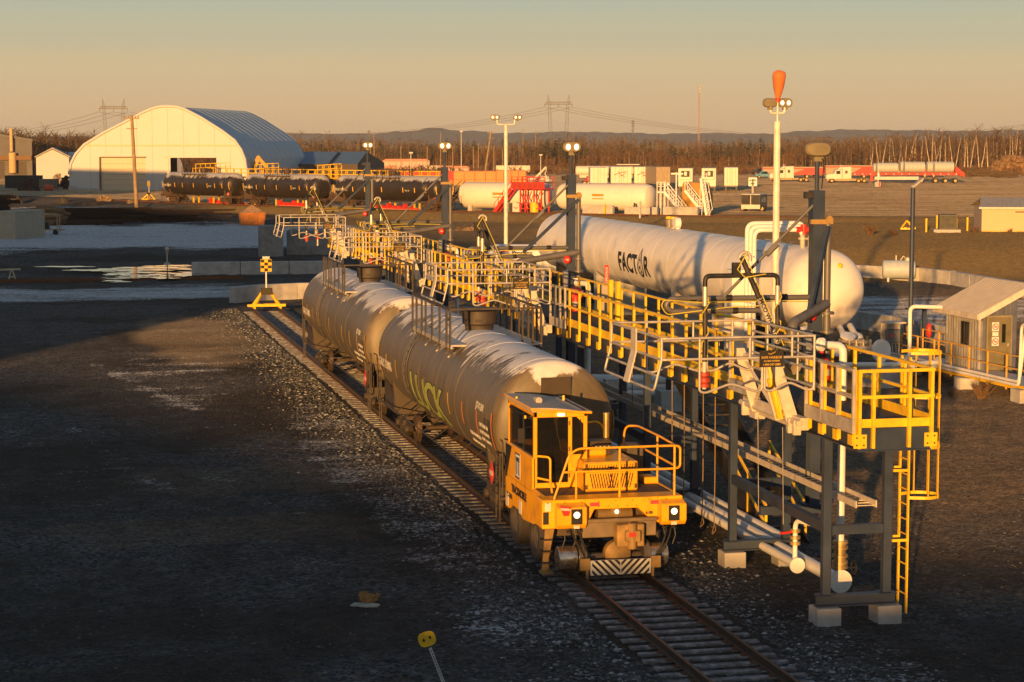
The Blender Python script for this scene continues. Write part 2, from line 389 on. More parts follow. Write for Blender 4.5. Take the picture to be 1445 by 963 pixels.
def ma(op, a, c):
    q = n.new('ShaderNodeMath'); q.operation = op
    for s, k in ((a, 0), (c, 1)):
        if isinstance(s, (int, float)): q.inputs[k].default_value = s
        else: l.new(s, q.inputs[k])
    return q.outputs[0]
vo = n.new('ShaderNodeTexVoronoi'); vo.inputs['Scale'].default_value = 11; l.new(geo.outputs['Position'], vo.inputs['Vector'])
vs = n.new('ShaderNodeSeparateColor'); l.new(vo.outputs['Color'], vs.inputs[0])
v2 = n.new('ShaderNodeTexVoronoi'); v2.inputs['Scale'].default_value = 4.2; l.new(geo.outputs['Position'], v2.inputs['Vector'])
v2s = n.new('ShaderNodeSeparateColor'); l.new(v2.outputs['Color'], v2s.inputs[0])
big = nz(.11, 5); mid = nz(.9, 6)
stone = mix(vs.outputs[0], (.024, .025, .027), (.105, .107, .112))
stone = mix(mr(vs.outputs[1], .86, .95, 0, .8), stone, (.16, .125, .10))
stone = mix(mr(vs.outputs[2], .80, .94, 0, .8), stone, (.17, .185, .21))
stone = mix(mr(v2s.outputs[0], .93, .96, 0, .55), stone, (.17, .13, .105))
fine = mix(nz(7, 4), (.030, .026, .0235), (.062, .053, .046))
base = mix(mr(big, .42, .56, .05, 1.0), fine, stone)
base = mix(1.0, base, mr(mid, .3, .7, .7, 1.25), 'MULTIPLY')
base = mix(sx.outputs[1], base, mix(mr(nz(.075, 8, .68, (.3, 2.6, 1)), .36, .64, 0, 1), (.30, .215, .115), (.62, .49, .31)))
gr = mix(nz(1.6, 7, .7), (.15, .105, .038), (.40, .285, .11))
base = mix(ma('MULTIPLY', sx.outputs[2], .9), base, gr)
al = n.new('ShaderNodeAttribute'); al.attribute_name = 'zones'
base = mix(ma('MULTIPLY', al.outputs['Alpha'], mr(nz(.5, 5), .35, .65, .75, 1.3)), base, mix(vs.outputs[0], (.14, .103, .066), (.31, .225, .14)))
fn = ma('ADD', nz(.35, 8, .68, (.28, 1.5, 1)), ma('MULTIPLY', ma('SUBTRACT', vs.outputs[2], .5), .22))
fm = mr(ma('SUBTRACT', ma('ADD', fn, ma('MULTIPLY', sx.outputs[0], .58)), .52), .24, .42, 0, .92)
fm = ma('MULTIPLY', fm, mr(sx.outputs[0], .02, .15, 0, 1))
base = mix(fm, base, mix(nz(2.2, 5), (.52, .56, .61), (.78, .80, .83)))
base = mix(.75, base, mr(nz(2.4, 6, .75), .34, .66, .62, 1.3), 'MULTIPLY')
l.new(base, b.inputs['Base Color'])
bp = n.new('ShaderNodeBump'); bp.inputs['Strength'].default_value = 1.0; bp.inputs['Distance'].default_value = .10
l.new(ma('ADD', vo.outputs['Distance'], ma('MULTIPLY', nz(3, 5), 1.6)), bp.inputs['Height']); l.new(bp.outputs[0], b.inputs['Normal'])
me.materials.append(m); GROUNDM = m

# loose stones of the ballast and the yard
def scatter_stones(name, label, count, fx, zmax, sizes, material, seed):
    r = np.random.RandomState(seed); P = fx(r, count); s = sizes[0] + (sizes[1] - sizes[0]) * r.rand(len(P)) ** 2.2
    base_ = np.array([[1, 0, 0], [0, 1, 0], [-1, 0, 0], [0, -1, 0], [0, 0, .75], [0, 0, -.75]], float)
    fc = np.array([[0, 1, 4], [1, 2, 4], [2, 3, 4], [3, 0, 4], [1, 0, 5], [2, 1, 5], [3, 2, 5], [0, 3, 5]])
    V = base_[None] * (1 + .5 * (r.rand(len(P), 6, 3) - .5)) * s[:, None, None]
    a = r.rand(len(P)) * 6.28; c, q = np.cos(a), np.sin(a)
    X = V[:, :, 0] * c[:, None] - V[:, :, 1] * q[:, None]; Y = V[:, :, 0] * q[:, None] + V[:, :, 1] * c[:, None]
    V = np.stack([X * 1.25 + P[:, 0:1], Y + P[:, 1:2], V[:, :, 2] * .8 + P[:, 2:3] + s[:, None] * .25], -1)
    Fs = (fc[None] + (np.arange(len(P)) * 6)[:, None, None]).reshape(-1, 3)
    me = bpy.data.meshes.new(name); me.from_pydata(V.reshape(-1, 3).tolist(), [], Fs.tolist()); me.materials.append(material)
    o = bpy.data.objects.new(name, me); COL.objects.link(o); tag(o, label, 'gravel', kind='stuff'); return o
def stone_mat(name, c1, c2, c3):
    m = bpy.data.materials.new(name); m.use_nodes = True; t = m.node_tree; n_ = t.nodes; l_ = t.links; b = n_['Principled BSDF']; b.inputs['Roughness'].default_value = .9; b.inputs['Diffuse Roughness'].default_value = .8
    g_ = n_.new('ShaderNodeNewGeometry'); r_ = n_.new('ShaderNodeValToRGB'); l_.new(g_.outputs['Random Per Island'], r_.inputs[0])
    e = r_.color_ramp.elements; e[0].color = (*c1, 1); e[1].color = (*c2, 1); e[1].position = .8; k = e.new(.96); k.color = (*c3, 1); l_.new(r_.outputs[0], b.inputs['Base Color']); return m
STONE = stone_mat('crushed_stone', (.018, .018, .019), (.075, .075, .078), (.15, .145, .14))
STONE2 = stone_mat('frosty_stone', (.03, .030, .031), (.12, .122, .128), (.36, .37, .39))
def f_left(r, k):
    y = 30 + 92 * r.rand(k) ** 1.5; x = -1.5 - np.abs(r.randn(k)) * 1.0; return np.stack([x, y, hfun(x, y)], -1)
def f_right(r, k):
    y = 30 + 60 * r.rand(k) ** 1.6; x = 1.5 + np.abs(r.randn(k)) * .8; return np.stack([x, y, hfun(x, y)], -1)
def f_all(r, k):
    y = 31 + 62 * r.rand(k) ** 1.9; x = -14.5 - .03 * y + (16 + .45 * y) * r.rand(k); q = np.abs(x) > 1.45; x, y = x[q], y[q]; return np.stack([x, y, hfun(x, y)], -1)
scatter_stones('track_ballast', 'frosty crushed stone shoulder along the left side of the near track', 13000, f_left, 0, (.02, .06), STONE2, 1)
scatter_stones('track_ballast', 'crushed stone shoulder between the near track and the loading platform', 7000, f_right, 0, (.02, .055), STONE2, 2)
scatter_stones('yard_gravel', 'dark loose gravel strewn over the near yard', 46000, f_all, 0, (.012, .040), STONE, 3)

# far hills
def hill(name, base_y, prof, m_, depth):
    v, f = [], []; k = len(prof)
    for j, (dd, sc) in enumerate(((-.35, 0.0), (-.12, .62), (0, 1.0), (.5, .3))):
        for i, (u, vv) in enumerate(prof):
            yy = base_y + depth * dd; p = ray(u, vv); q = CAM + p * ((base_y + depth * dd) / p.y)
            top = (CAM + p * (base_y / p.y)).z
            v.append((q.x, yy + 0, -5 + (top + 5) * sc * 1.0))
    for j in range(3):
        for i in range(k - 1): f.append((j * k + i, j * k + i + 1, (j + 1) * k + i + 1, (j + 1) * k + i))
    me = bpy.data.meshes.new(name); me.from_pydata(v, [], f); me.materials.append(m_)
    me.polygons.foreach_set('use_smooth', [True] * len(me.polygons))
    o = bpy.data.objects.new(name, me); COL.objects.link(o); return tag(o, kind='structure')
HILLM = mat('wooded_hill', (.055, .060, .062), .95, var=.35, scale=.012)
def dens(prof, k=14):
    o = []
    for (a, b), (c, d_) in zip(prof, prof[1:]):
        for i in range(k):
            q = i / k; s_ = q * q * (3 - 2 * q); o.append((a + (c - a) * q, b + (d_ - b) * s_ + .5 * math.sin((a + (c - a) * q) * .11) + .4 * math.sin((a + (c - a) * q) * .29)))
    return o
hill('hills', 5200, dens([(-300, 196), (100, 193), (380, 188), (440, 189), (520, 189), (570, 186), (610, 181), (660, 185), (720, 188), (800, 186), (860, 187), (930, 189), (1000, 188), (1080, 189), (1140, 185), (1200, 183), (1290, 184), (1360, 185), (1445, 183), (1800, 188)]), HILLM, 900)
# ------------------------------------------------------------------ near track
RAIL_PROF = [(-.07, 0), (.07, 0), (.07, .012), (.012, .03), (.012, .125), (.036, .135), (.036, .17), (-.036, .17), (-.036, .135), (-.012, .125), (-.012, .03), (-.07, .012)]
def rails(parent, o, d, length, zb=0.0):
    d = Vector(d).normalized(); s_ = d.cross(Vector((0, 0, 1)))
    for k in (-1, 1):
        mb = MB(); c = Vector(o) + s_ * (k * .753); mb.prism([(-a, b) for a, b in RAIL_PROF], c + Vector((0, 0, zb)), s_, (0, 0, 1), -length) if False else mb.prism(RAIL_PROF, c + Vector((0, 0, zb)), -s_, (0, 0, 1), length)
        r = mb.build('rail', RAILM, parent)
        # joint bars
        jb = MB(); q = 7.3 + k * 1.1
        while q < length:
            p = c + d * q
            for e in (-1, 1): jb.bar(p - d * .4 + s_ * e * .028 + Vector((0, 0, .07 + zb)), p + d * .4 + s_ * e * .028 + Vector((0, 0, .07 + zb)), .026, .09)
            q += 11.9
        jb.build('joint_bar', DARK, r)
trk = thing('railway_track', 'near railway track of frosted timber sleepers running under the yellow railcar mover', 'railway track', (0, 60, 0))
rails(trk, (0, 22, 0), (0, 1, 0), 97.0)
rnd = random.Random(3); mats_t = MB(); yv = 22.3; i = 0; sl = []
while yv < 119:
    sl.append(yv); yv += .53 + rnd.uniform(-.03, .03)
near = [q for q in sl if q > 31][:100]
far_mb = MB()
def sleeper(mb, q):
    a = rnd.uniform(-.012, .012); e = rnd.uniform(-.06, .06)
    mb.obox((e, q, -.085 + rnd.uniform(-.008, .008)), (2.62, .20, .17), a)
plates = MB()
for q in sl:
    if q in near:
        mb = MB(); sleeper(mb, q); mb.build('sleeper', TIE, trk)
    else: sleeper(far_mb, q)
    for k in (-1, 1): plates.cbox((k * .753, q, .004), (.34, .19, .016))
tag(far_mb.build('sleepers', TIE, trk), kind='stuff')
tag(plates.build('tie_plates', RUST, trk), kind='stuff')

# ------------------------------------------------------------------ buffer stops
def buffer_stop(name, label, loc, rz, sign=True, s=1.0):
    t = thing(name, label, 'buffer stop', loc, rz, 'yellow buffer stops')
    f = MB()
    for k in (-1, 1):
        f.bar((k * .75, -.55, .22), (k * .75, .75, .22), .12, .16)
        f.bar((k * .75, -.45, .26), (k * .28, .2, 1.02), .13, .13); f.bar((k * .75, .7, .26), (k * .28, .22, 1.0), .12, .12)
    f.bar((-1.05, -.42, .34), (1.05, -.42, .34), .12, .15); f.bar((-1.12, .1, .30), (1.12, .1, .30), .12, .14)
    f.bar((-.8, .62, .3), (.8, .62, .3), .1, .12)
    f.build('frame', YEL, t, bevel=.01, world=False)
    h = MB(); h.cbox((0, .1, 1.12), (.66, .3, .38)); h.build('bumper_head', mat('buffer_rubber', (.05, .04, .02), .8), t, bevel=.02, world=False)
    if sign:
        p = MB(); p.bar((0, .25, 1.2), (0, .25, 2.25), .07, .07); po = p.build('sign_post', WHT, t, world=False)
        pl = MB(); pl.prism(rect(-.32, -.36, .32, .36), (0, .2, 2.62), (1, 0, 0), (0, 0, 1), .02)
        sg = pl.build('sign_plate', YEL, t, world=False)
        ck = MB()
        for a in range(3):
            for b_ in range(4):
                if (a + b_) % 2: ck.box((-.31 + a * .207, .174, 2.28 + b_ * .17), (-.31 + (a + 1) * .207, .178, 2.28 + (b_ + 1) * .17))
        ck.build('black_checks', TXT, sg, world=False)
        tp = MB(); tp.cbox((0, .22, 3.07), (.42, .02, .14)); tp.build('top_plate', mat('pale_blue_plate', (.5, .56, .6), .5), t, world=False)
    return t
buffer_stop('buffer_stop', 'yellow buffer stop with chequered sign at the end of the near track', (.05, 119.4, 0), 0)
def ground_at(u, v): return GG(u, v)
# ------------------------------------------------------------------ tank cars
def tank_paint(name, col, snow_lo, snow_hi, snow_amt=1.0, rough=.5, seedoff=0.0, dirtc=(.1, .08, .06)):
    m = bpy.data.materials.new(name); m.use_nodes = True; t = m.node_tree; n = t.nodes; l = t.links; b = n['Principled BSDF']
    co = n.new('ShaderNodeTexCoord'); mp = n.new('ShaderNodeMapping'); mp.inputs['Location'].default_value = (seedoff, seedoff * 1.7, 0)
    l.new(co.outputs['Object'], mp.inputs['Vector'])
    def nzz(scale, st=(1, 1, 1), det=7, ro=.65):
        m2 = n.new('ShaderNodeMapping'); m2.inputs['Scale'].default_value = st; l.new(mp.outputs[0], m2.inputs['Vector'])
        q = n.new('ShaderNodeTexNoise'); q.inputs['Scale'].default_value = scale; q.inputs['Detail'].default_value = det; q.inputs['Roughness'].default_value = ro
        l.new(m2.outputs[0], q.inputs['Vector']); return q.outputs['Fac']
    def mrr(i, a, b_, c, d):
        q = n.new('ShaderNodeMapRange'); q.inputs[1].default_value = a; q.inputs[2].default_value = b_; q.inputs[3].default_value = c; q.inputs[4].default_value = d; l.new(i, q.inputs[0]); return q.outputs[0]
    def mth(op, a, c):
        q = n.new('ShaderNodeMath'); q.operation = op
        for s, k in ((a, 0), (c, 1)):
            if isinstance(s, (int, float)): q.inputs[k].default_value = s
            else: l.new(s, q.inputs[k])
        return q.outputs[0]
    sp_ = n.new('ShaderNodeSeparateXYZ'); l.new(co.outputs['Object'], sp_.inputs[0])
    mu = n.new('ShaderNodeMixRGB'); mu.blend_type = 'MULTIPLY'; mu.inputs[0].default_value = 1; mu.inputs[1].default_value = (*col, 1)
    l.new(mrr(nzz(.8, (1, .5, .35)), .3, .7, .8, 1.18), mu.inputs[2])
    di = n.new('ShaderNodeMixRGB'); di.inputs[2].default_value = (*dirtc, 1); l.new(mrr(nzz(1.3, (1, 2.6, .3)), .5, .8, 0, .55), di.inputs[0]); l.new(mu.outputs[0], di.inputs[1])
    st_ = n.new('ShaderNodeMixRGB'); st_.blend_type = 'MULTIPLY'; st_.inputs[0].default_value = .8; l.new(di.outputs[0], st_.inputs[1]); l.new(mrr(nzz(5.5, (.12, 1, .10), 4, .7), .38, .62, .66, 1.2), st_.inputs[2]); di = st_
    s1 = nzz(.75, (1, 1.0, .6), 8, .7); s2 = nzz(2.4, (.5, 3.2, .55), 5, .6)
    h = mth('ADD', sp_.outputs['Z'], mth('ADD', mth('MULTIPLY', mth('SUBTRACT', s1, .5), 2.4), mth('MULTIPLY', mth('SUBTRACT', s2, .5), 1.15)))
    fac = mrr(h, snow_lo, snow_hi, 0, snow_amt)
    sn = n.new('ShaderNodeMixRGB'); l.new(fac, sn.inputs[0]); l.new(di.outputs[0], sn.inputs[1])
    sc2 = n.new('ShaderNodeMixRGB'); sc2.inputs[1].default_value = (.52, .52, .53, 1); sc2.inputs[2].default_value = (.78, .78, .79, 1); l.new(nzz(5), sc2.inputs[0]); l.new(sc2.outputs[0], sn.inputs[2])
    l.new(sn.outputs[0], b.inputs['Base Color'])
    l.new(mrr(fac, 0, 1, rough, .95), b.inputs['Roughness'])
    bp_ = n.new('ShaderNodeBump'); bp_.inputs['Strength'].default_value = .25; bp_.inputs['Distance'].default_value = .03; l.new(mth('ADD', fac, mth('MULTIPLY', nzz(1.0, (1, 1, 1)), .5)), bp_.inputs['Height']); l.new(bp_.outputs[0], b.inputs['Normal'])
    MATS[name] = m; return m
GREYTANK = tank_paint('weathered_grey_tank_paint', (.145, .115, .074), 3.96, 4.14, .95, .5)
GREYTANK2 = tank_paint('weathered_grey_tank_paint_frosted', (.145, .115, .074), 3.90, 4.12, .9, .5, 3.3)
GREYPART = mat('weathered_grey_fittings', (.058, .045, .033), .6, .1, var=.3, scale=3, dirt=(.06, .045, .03), dirt_amt=.6, dirt_scale=3)
BLKTANK = tank_paint('black_tank_paint', (.030, .024, .020), 3.75, 3.95, .62, .42, 1.0, (.045, .03, .02))
BLKPART = mat('black_car_fittings', (.085, .052, .030), .6, var=.3, dirt=(.09, .05, .025), dirt_amt=.6, dirt_scale=3)
STRIP = mat('reflective_yellow', (.85, .50, .03), .4)
STRIPR = mat('reflective_red', (.80, .26, .06), .4)
CREAM = mat('cream_board', (.6, .56, .48), .6)

def bogie(car, y0, m, wm):
    bg_ = thing('bogie', None, None, (0, y0, 0)); bg_.parent = car
    s = MB()
    for k in (-1, 1):
        s.prism([(-1.25, .42), (-.95, .62), (-.55, .66), (-.32, .30), (.32, .30), (.55, .66), (.95, .62), (1.25, .42), (1.15, .36), (.8, .44), (.45, .18), (-.45, .18), (-.8, .44), (-1.15, .36)],
                (k * 1.0 - .07, 0, 0.17), (0, 1, 0), (0, 0, 1), .14)
        s.cbox((k * 1.0, 0, .72), (.2, .5, .16))
        for e in (-.16, 0, .16): s.cyl((k * 1.0, e, .38), (k * 1.0, e, .68), .06, n=8)
        for e in (-.86, .86): s.cyl((k * 1.06, e, .60), (k * 1.16, e, .60), .13, n=10)
    s.cbox((0, 0, .8), (2.0, .4, .22))
    s.build('side_frame', m, bg_, smooth=30, world=False)
    for e in (-.86, .86):
        w = MB()
        for k in (-1, 1):
            w.lathe((k * .68, e, .62), (k, 0, 0), [(0, .12), (.0, .50), (.03, .50), (.045, .455), (.14, .45), (.14, .36), (.09, .33), (.09, .16), (.16, .13), (.16, .0)], 22, caps=False)
        w.cyl((-.7, e, .62), (.7, e, .62), .08, n=10)
        w.build('wheelset', wm, bg_, smooth=35, world=False)
    return bg_
def cylmap(cy, z, R, side=-1, axis_cz=2.79, flip=False):
    """wrap a text plane on the car side: x runs along the car so that it reads from outside"""
    a0 = math.asin(max(-1, min(1, (z - axis_cz) / R)))
    def f(x, y, d):
        a = a0 + y / R; r = R + .006 + d
        return (side * r * math.cos(a), cy + (-x if side < 0 else x), axis_cz + r * math.sin(a))
    return f
def tank_car(name, label, y, shell, fit, number, seed=0, detail=True, group=None, graffiti=None, near_face=True):
    """axis along +Y; sits on rails with their head at z = .17"""
    R, CZ, HL = 1.57, 2.79, 9.3; HD = .42 if detail else 1.0
    t = thing(name, label, 'tank car', (0, y, 0), 0, group)
    b = MB(); prof = []
    for i in range(13):
        a = math.pi / 2 * i / 12; prof.append((-HL + .85 * (1 - math.sin(a)) if i else -HL + .85, R * math.cos(a)))
    prof = [(-HL + HD - HD * math.cos(a), max(.001, R * math.sin(a) ** (.55 if detail else .85))) for a in [math.pi / 2 * i / 14 for i in range(15)]]
    mids = [(-HL + HD + (2 * HL - 2 * HD) * k / 12, R) for k in range(1, 12)]
    full = prof + mids + [(-p, r) for p, r in prof[::-1]]
    b.lathe((0, 0, CZ), (0, 1, 0), full, 64, caps=False)
    sh = b.build('tank_shell', shell, t, smooth=40, world=False)
    s = MB()
    for q in (-8.4, -4.2, -1.4, 1.4, 4.2, 8.4):
        s.lathe((0, q, CZ), (0, 1, 0), [(-.05, R), (-.05, R + .007), (.05, R + .007), (.05, R)], 64, caps=False)
    s.build('jacket_bands', shell, sh, smooth=30, world=False)
    # underframe ends
    for e in (-1, 1):
        u = MB()
        u.box((-.34, e * 6.0, .86), (.34, e * 9.75, 1.30)); u.box((-1.45, e * 9.45, 1.0), (1.45, e * 9.58, 1.32))
        u.prism([(-1.25, .95), (1.25, .95), (1.42, 2.3), (1.2, 1.95), (.8, 1.5), (0, 1.28), (-.8, 1.5), (-1.2, 1.95), (-1.42, 2.3)], (0, e * 7.3 - (.12 if e < 0 else -.12), 0), (1, 0, 0), (0, 0, 1), .22)
        u.prism([(0, 1.0), (0, 2.05), (-1.9 * e, 1.45), (-1.9 * e, 1.0)], (-1.32, e * 9.2, 0), (0, 1, 0), (0, 0, 1), .05)
        u.prism([(0, 1.0), (0, 2.05), (-1.9 * e, 1.45), (-1.9 * e, 1.0)], (1.28, e * 9.2, 0), (0, 1, 0), (0, 0, 1), .05)
        u.build('end_underframe', fit, t, world=False)
    for e in (-1, 1):
        c = MB(); c.box((-.13, e * 9.7, .82), (.13, e * 10.02, 1.08)); c.prism([(-.2, -.2), (.22, -.2), (.25, .2), (-.1, .22), (-.2, .05)], (0, e * 10.0, .95), (1, 0, 0), (0, 0, 1), -.2 * e)
        c.build('coupler', DARK, t, world=False)
        bogie(t, e * 7.05, fit, mat('wheel_steel', (.09, .065, .045), .5, .4, var=.3, dirt=(.14, .08, .04), dirt_amt=.5))
    # side hand pipe with stays
    for k in (-1, 1):
        p = MB(); p.tube(bend([(k * 1.38, -9.5, 1.9), (k * 1.52, -9.3, 1.25), (k * 1.54, 9.3, 1.25), (k * 1.38, 9.5, 1.9)], .3), .022, 6)
        for q in (-5.4, -3.9, -2.3, -.7, .9, 2.5, 4.1, 5.6): p.bar((k * 1.54, q, 1.25), (k * .95, q + .25, 1.58), .045, .02)
        p.build('side_handrail', fit, t, world=False)
    # end steps, ladders and posts
    for e in (-1, 1):
        lad = MB()
        for k in (-1, 1):
            for q in (0, .42): lad.bar((k * 1.46, e * (9.5 - q), .42), (k * 1.46, e * (9.5 - q), 2.15), .035)
            for z in (.45, .78, 1.1, 1.45, 1.8, 2.12): lad.bar((k * 1.46, e * 9.5, z), (k * 1.46, e * 9.08, z), .03)
            lad.tube(bend([(k * 1.46, e * 9.6, 1.1), (k * 1.46, e * 9.85, 1.1), (k * 1.46, e * 9.85, 2.5), (k * 1.46, e * 9.6, 2.5)], .12), .02, 6)
        lad.bar((-1.44, e * 9.62, 2.1), (1.44, e * 9.62, 2.1), .035)
        lad.build('end_ladder', fit, t, world=False)
    # ladder over the top and manway platform
    g = MB()
    for k in (-1, 1):
        pts = [(k * (R + .05) * math.cos(a), 3.2, CZ + (R + .05) * math.sin(a)) for a in [rad(q) for q in range(-35, 66, 8)]]
        pts2 = [(p[0], 3.55, p[2]) for p in pts]
        g.tube(pts, .016, 5); g.tube(pts2, .016, 5)
        for p, q in zip(pts, pts2): g.tube([p, q], .013, 5)
    g.build('shell_ladder', DARK, t, world=False)
    d = MB(); d.lathe((0, 0, CZ + R - .1), (0, 0, 1), [(0, .40), (.12, .41), (.20, .42), (.26, .49), (.62, .50), (.64, .53), (.70, .53), (.72, .0)], 28, caps=False)
    d.cyl((.42, .1, 4.62), (.50, .1, 4.62), .07, n=8); d.cbox((-.05, -.47, 4.62), (.3, .05, .08))
    d.build('protective_housing', fit, t, smooth=35, world=False)
    pl = MB()
    for k in (-1, 1):
        pl.box((k * .72, -2.4, 4.08), (k * 1.30, 3.9, 4.13)); pl.box((k * 1.26, -2.4, 4.02), (k * 1.31, 3.9, 4.08))
        for q in (-1.8, 0, 1.8, 3.3): pl.bar((k * .75, q, 4.05), (k * 1.28, q, 3.72), .05, .05)
    pl.box((-.72, -1.35, 4.1), (.72, -.72, 4.14)); pl.box((-.72, .72, 4.1), (.72, 1.3, 4.14))
    pl.build('walkway', GALV if detail else fit, t, world=False)
    r = MB()
    def fence_rail(pts, posts, dirs):
        r.tube(bend(pts, .08), .027, 6)
        for p in posts: r.bar((p[0], p[1], 3.95), (p[0], p[1], 5.12), .055, .02, dirs)
    for k in (-1, 1):
        r.bar((k * 1.3, -2.3, 5.12), (k * 1.3, 3.8, 5.12), .06, .05)
        for q in (-2.3, -1.75, -.7, .5, 1.55, 2.2, 3.1, 3.8): r.bar((k * 1.3, q, 3.93), (k * 1.3, q, 5.12), .095, .05, (1, 0, 0))
        r.tube([(k * 1.3, -1.75, 4.95), (k * 1.3, -2.0, 4.78), (k * 1.3, -2.3, 4.95)], .012, 5)
    r.bar((-1.3, -2.35, 5.12), (1.3, -2.35, 5.12), .06, .05)
    for q in (.75, 1.05): r.bar((q, -2.35, 4.06), (q, -2.35, 5.12), .09, .05)
    r.build('guard_rail', fit, t, world=False)
    # reflective strips
    for k in (-1, 1):
        for j, q in enumerate((-9.0, -7.2, -5.3, -3.3, .4, 3.4, 5.5, 7.3, 8.9)):
            m_ = MB(); a0, a1 = rad(-14), rad(8)
            if abs(q) > 8.5: a0, a1 = rad(-22), rad(14)
            rr = R + .006; st = 7
            vs = []
            for i in range(st + 1):
                a = a0 + (a1 - a0) * i / st
                for e in (-.045, .045): vs.append((k * rr * math.cos(a), q + e, CZ + rr * math.sin(a) - .25))
            # follow the shell: shift by angle, not by height
            vs = []
            for i in range(st + 1):
                a = a0 - .06 + (a1 - a0) * i / st
                for e in (-.06, .06): vs.append((k * rr * math.cos(a), q + e, CZ + rr * math.sin(a)))
            m_.add(vs, [(2 * i, 2 * i + 1, 2 * i + 3, 2 * i + 2) for i in range(st)])
            m_.build('reflective_strip', STRIPR if j in (0, 1, 2) and detail and k < 0 and seed == 0 else STRIP, t, world=False)
    # lettering on the left side
    lettering('reporting_mark', number, .42, cylmap(7.6, 2.55, R), TXW, t, .006, .002, cuts=.12)
    if detail:
        lettering('stencil', 'JT-9-204', .26, cylmap(-7.5, 3.05, R), TXW, t, .003, .002, cuts=.1)
        for i, s_ in enumerate(('CAPY 33 800 GAL', 'LD LMT 196 500 LB', 'LT WT  66 500 LB')): lettering('stencil', s_, .14, cylmap(-8.05, 2.62 - .19 * i, R), TXW, t, .002, .002, cuts=.07)
        lettering('stencil', 'NON-ODORIZED', .17, cylmap(-6.6, 2.2, R), TXW, t, .002, .002, cuts=.08); lettering('stencil', 'LIQUEFIED PETROLEUM GAS', .15, cylmap(-6.7, 1.97, R), TXW, t, .002, .002, cuts=.08)
        tb = MB()
        a0 = math.asin((2.3 - CZ) / R)
        tb.add([(-(R + .004) * math.cos(a0 + q), -8.85 + e, CZ + (R + .004) * math.sin(a0 + q)) for q in (0, .12, .24, .36) for e in (-.0, .75)], [(2 * i, 2 * i + 1, 2 * i + 3, 2 * i + 2) for i in range(3)])
        tb.build('stencil_panel', mat('dark_stencil_panel', (.055, .045, .038), .6), t, world=False)
    else:
        lettering('stencil', 'TILX 29', .24, cylmap(-4.0, 2.55, R), TXW, t, .004, .002, cuts=.12)
        tb = MB(); a0 = math.asin((2.75 - CZ) / R)
        tb.add([(-(R + .004) * math.cos(a0 + q), -7.4 + e, CZ + (R + .004) * math.sin(a0 + q)) for q in (0, .18, .36) for e in (0, .8)], [(2 * i, 2 * i + 1, 2 * i + 3, 2 * i + 2) for i in range(2)])
        tb.build('stencil_panel', mat('grey_stencil_panel', (.16, .14, .11), .6), t, world=False)
    if graffiti:
        lettering('graffiti_outline', graffiti, 1.5, lambda x, y, dd: cylmap(.2, 2.28, R)(x * 1.55, y, dd), mat('graffiti_outline_paint', (.02, .03, .01), .6), t, .05, .001, cuts=.12, spacing=.85)
        def gm(x, y, dd):
            return cylmap(.2, 2.28, R + .006)(x * 1.55, y, dd)
        lettering('graffiti', graffiti, 1.5, gm, mat('graffiti_paint', (.36, .40, .09), .5, var=.35, scale=2.5), t, .02, .001, cuts=.12, spacing=.85)
    ph = MB(); ph.prism([(0, -.3), (.3, 0), (0, .3), (-.3, 0)], (-1.50, -8.75, 1.55), (0, -1, 0), (0, 0, 1), .012)
    pc = ph.build('placard', mat('placard_red', (.7, .06, .03), .5), t, world=False)
    pi_ = MB(); pi_.prism([(-.16, -.06), (.16, -.06), (.16, .06), (-.16, .06)], (-1.513, -8.75, 1.55), (0, -1, 0), (0, 0, 1), .004); pi_.build('number_panel', CREAM, pc, world=False)
    if detail:
        ed = MB(); ed.cbox((0, -9.33, 3.72), (.75, .05, .5)); # plate on the head
        ed.build('head_plate', mat('brown_plate', (.05, .035, .022), .6), t, world=False)
        hb = MB()
        for e in (-1, 1):
            hb.cbox((-.75, e * 9.62, 1.62), (.1, .12, .3)); hb.tube([(-.75, e * 9.68, 1.7 + .25 * math.sin(q)) if False else (-.75 + .25 * math.cos(q), e * 9.7, 1.7 + .25 * math.sin(q)) for q in [2 * math.pi * i / 14 for i in range(14)]], .016, 5, closed=True)
        hb.build('hand_brake', fit, t, world=False)
    return t
tank_car('tank_car', 'dusty grey tank car with green graffiti letters, coupled to the yellow mover', 58.3, GREYTANK, GREYPART, 'GALX 210085', 0, True, 'grey tank cars on the near track', 'LUCK')
tank_car('tank_car', 'dusty grey tank car nearest the yellow buffer stop, without graffiti', 79.4, GREYTANK2, GREYPART, 'GALX 210071', 1, True, 'grey tank cars on the near track')
# black tank cars far off on the siding
far0 = tank_car('tank_car', 'leftmost black tank car, in front of the white shed door', 0, BLKTANK, BLKPART, 'TILX 290513', 2, False, 'black tank cars on the far siding')
for i, (ul, ur, lab) in enumerate([(236, 345, None), (349, 466, 'black tank car in the middle of the far row of three'), (472, 640, 'black tank car at the right end of the far row, next to a white tank')]):
    p, q = on_side(ul, 0, .58), on_side(ur, 0, .58); e = q - p
    o = far0 if i == 0 else dup(far0, label=lab)
    o.location = (p + q) / 2; o.rotation_euler = (0, 0, math.atan2(e.y, e.x) + math.pi / 2); o.scale = (1.08, e.length / 20.9, 1.08)
# ------------------------------------------------------------------ yellow railcar mover
mv = thing('railcar_mover', 'yellow railcar mover with glazed cab and lit headlights before the grey tank cars', 'railcar mover', (0, 45.8, 0))
b = MB()
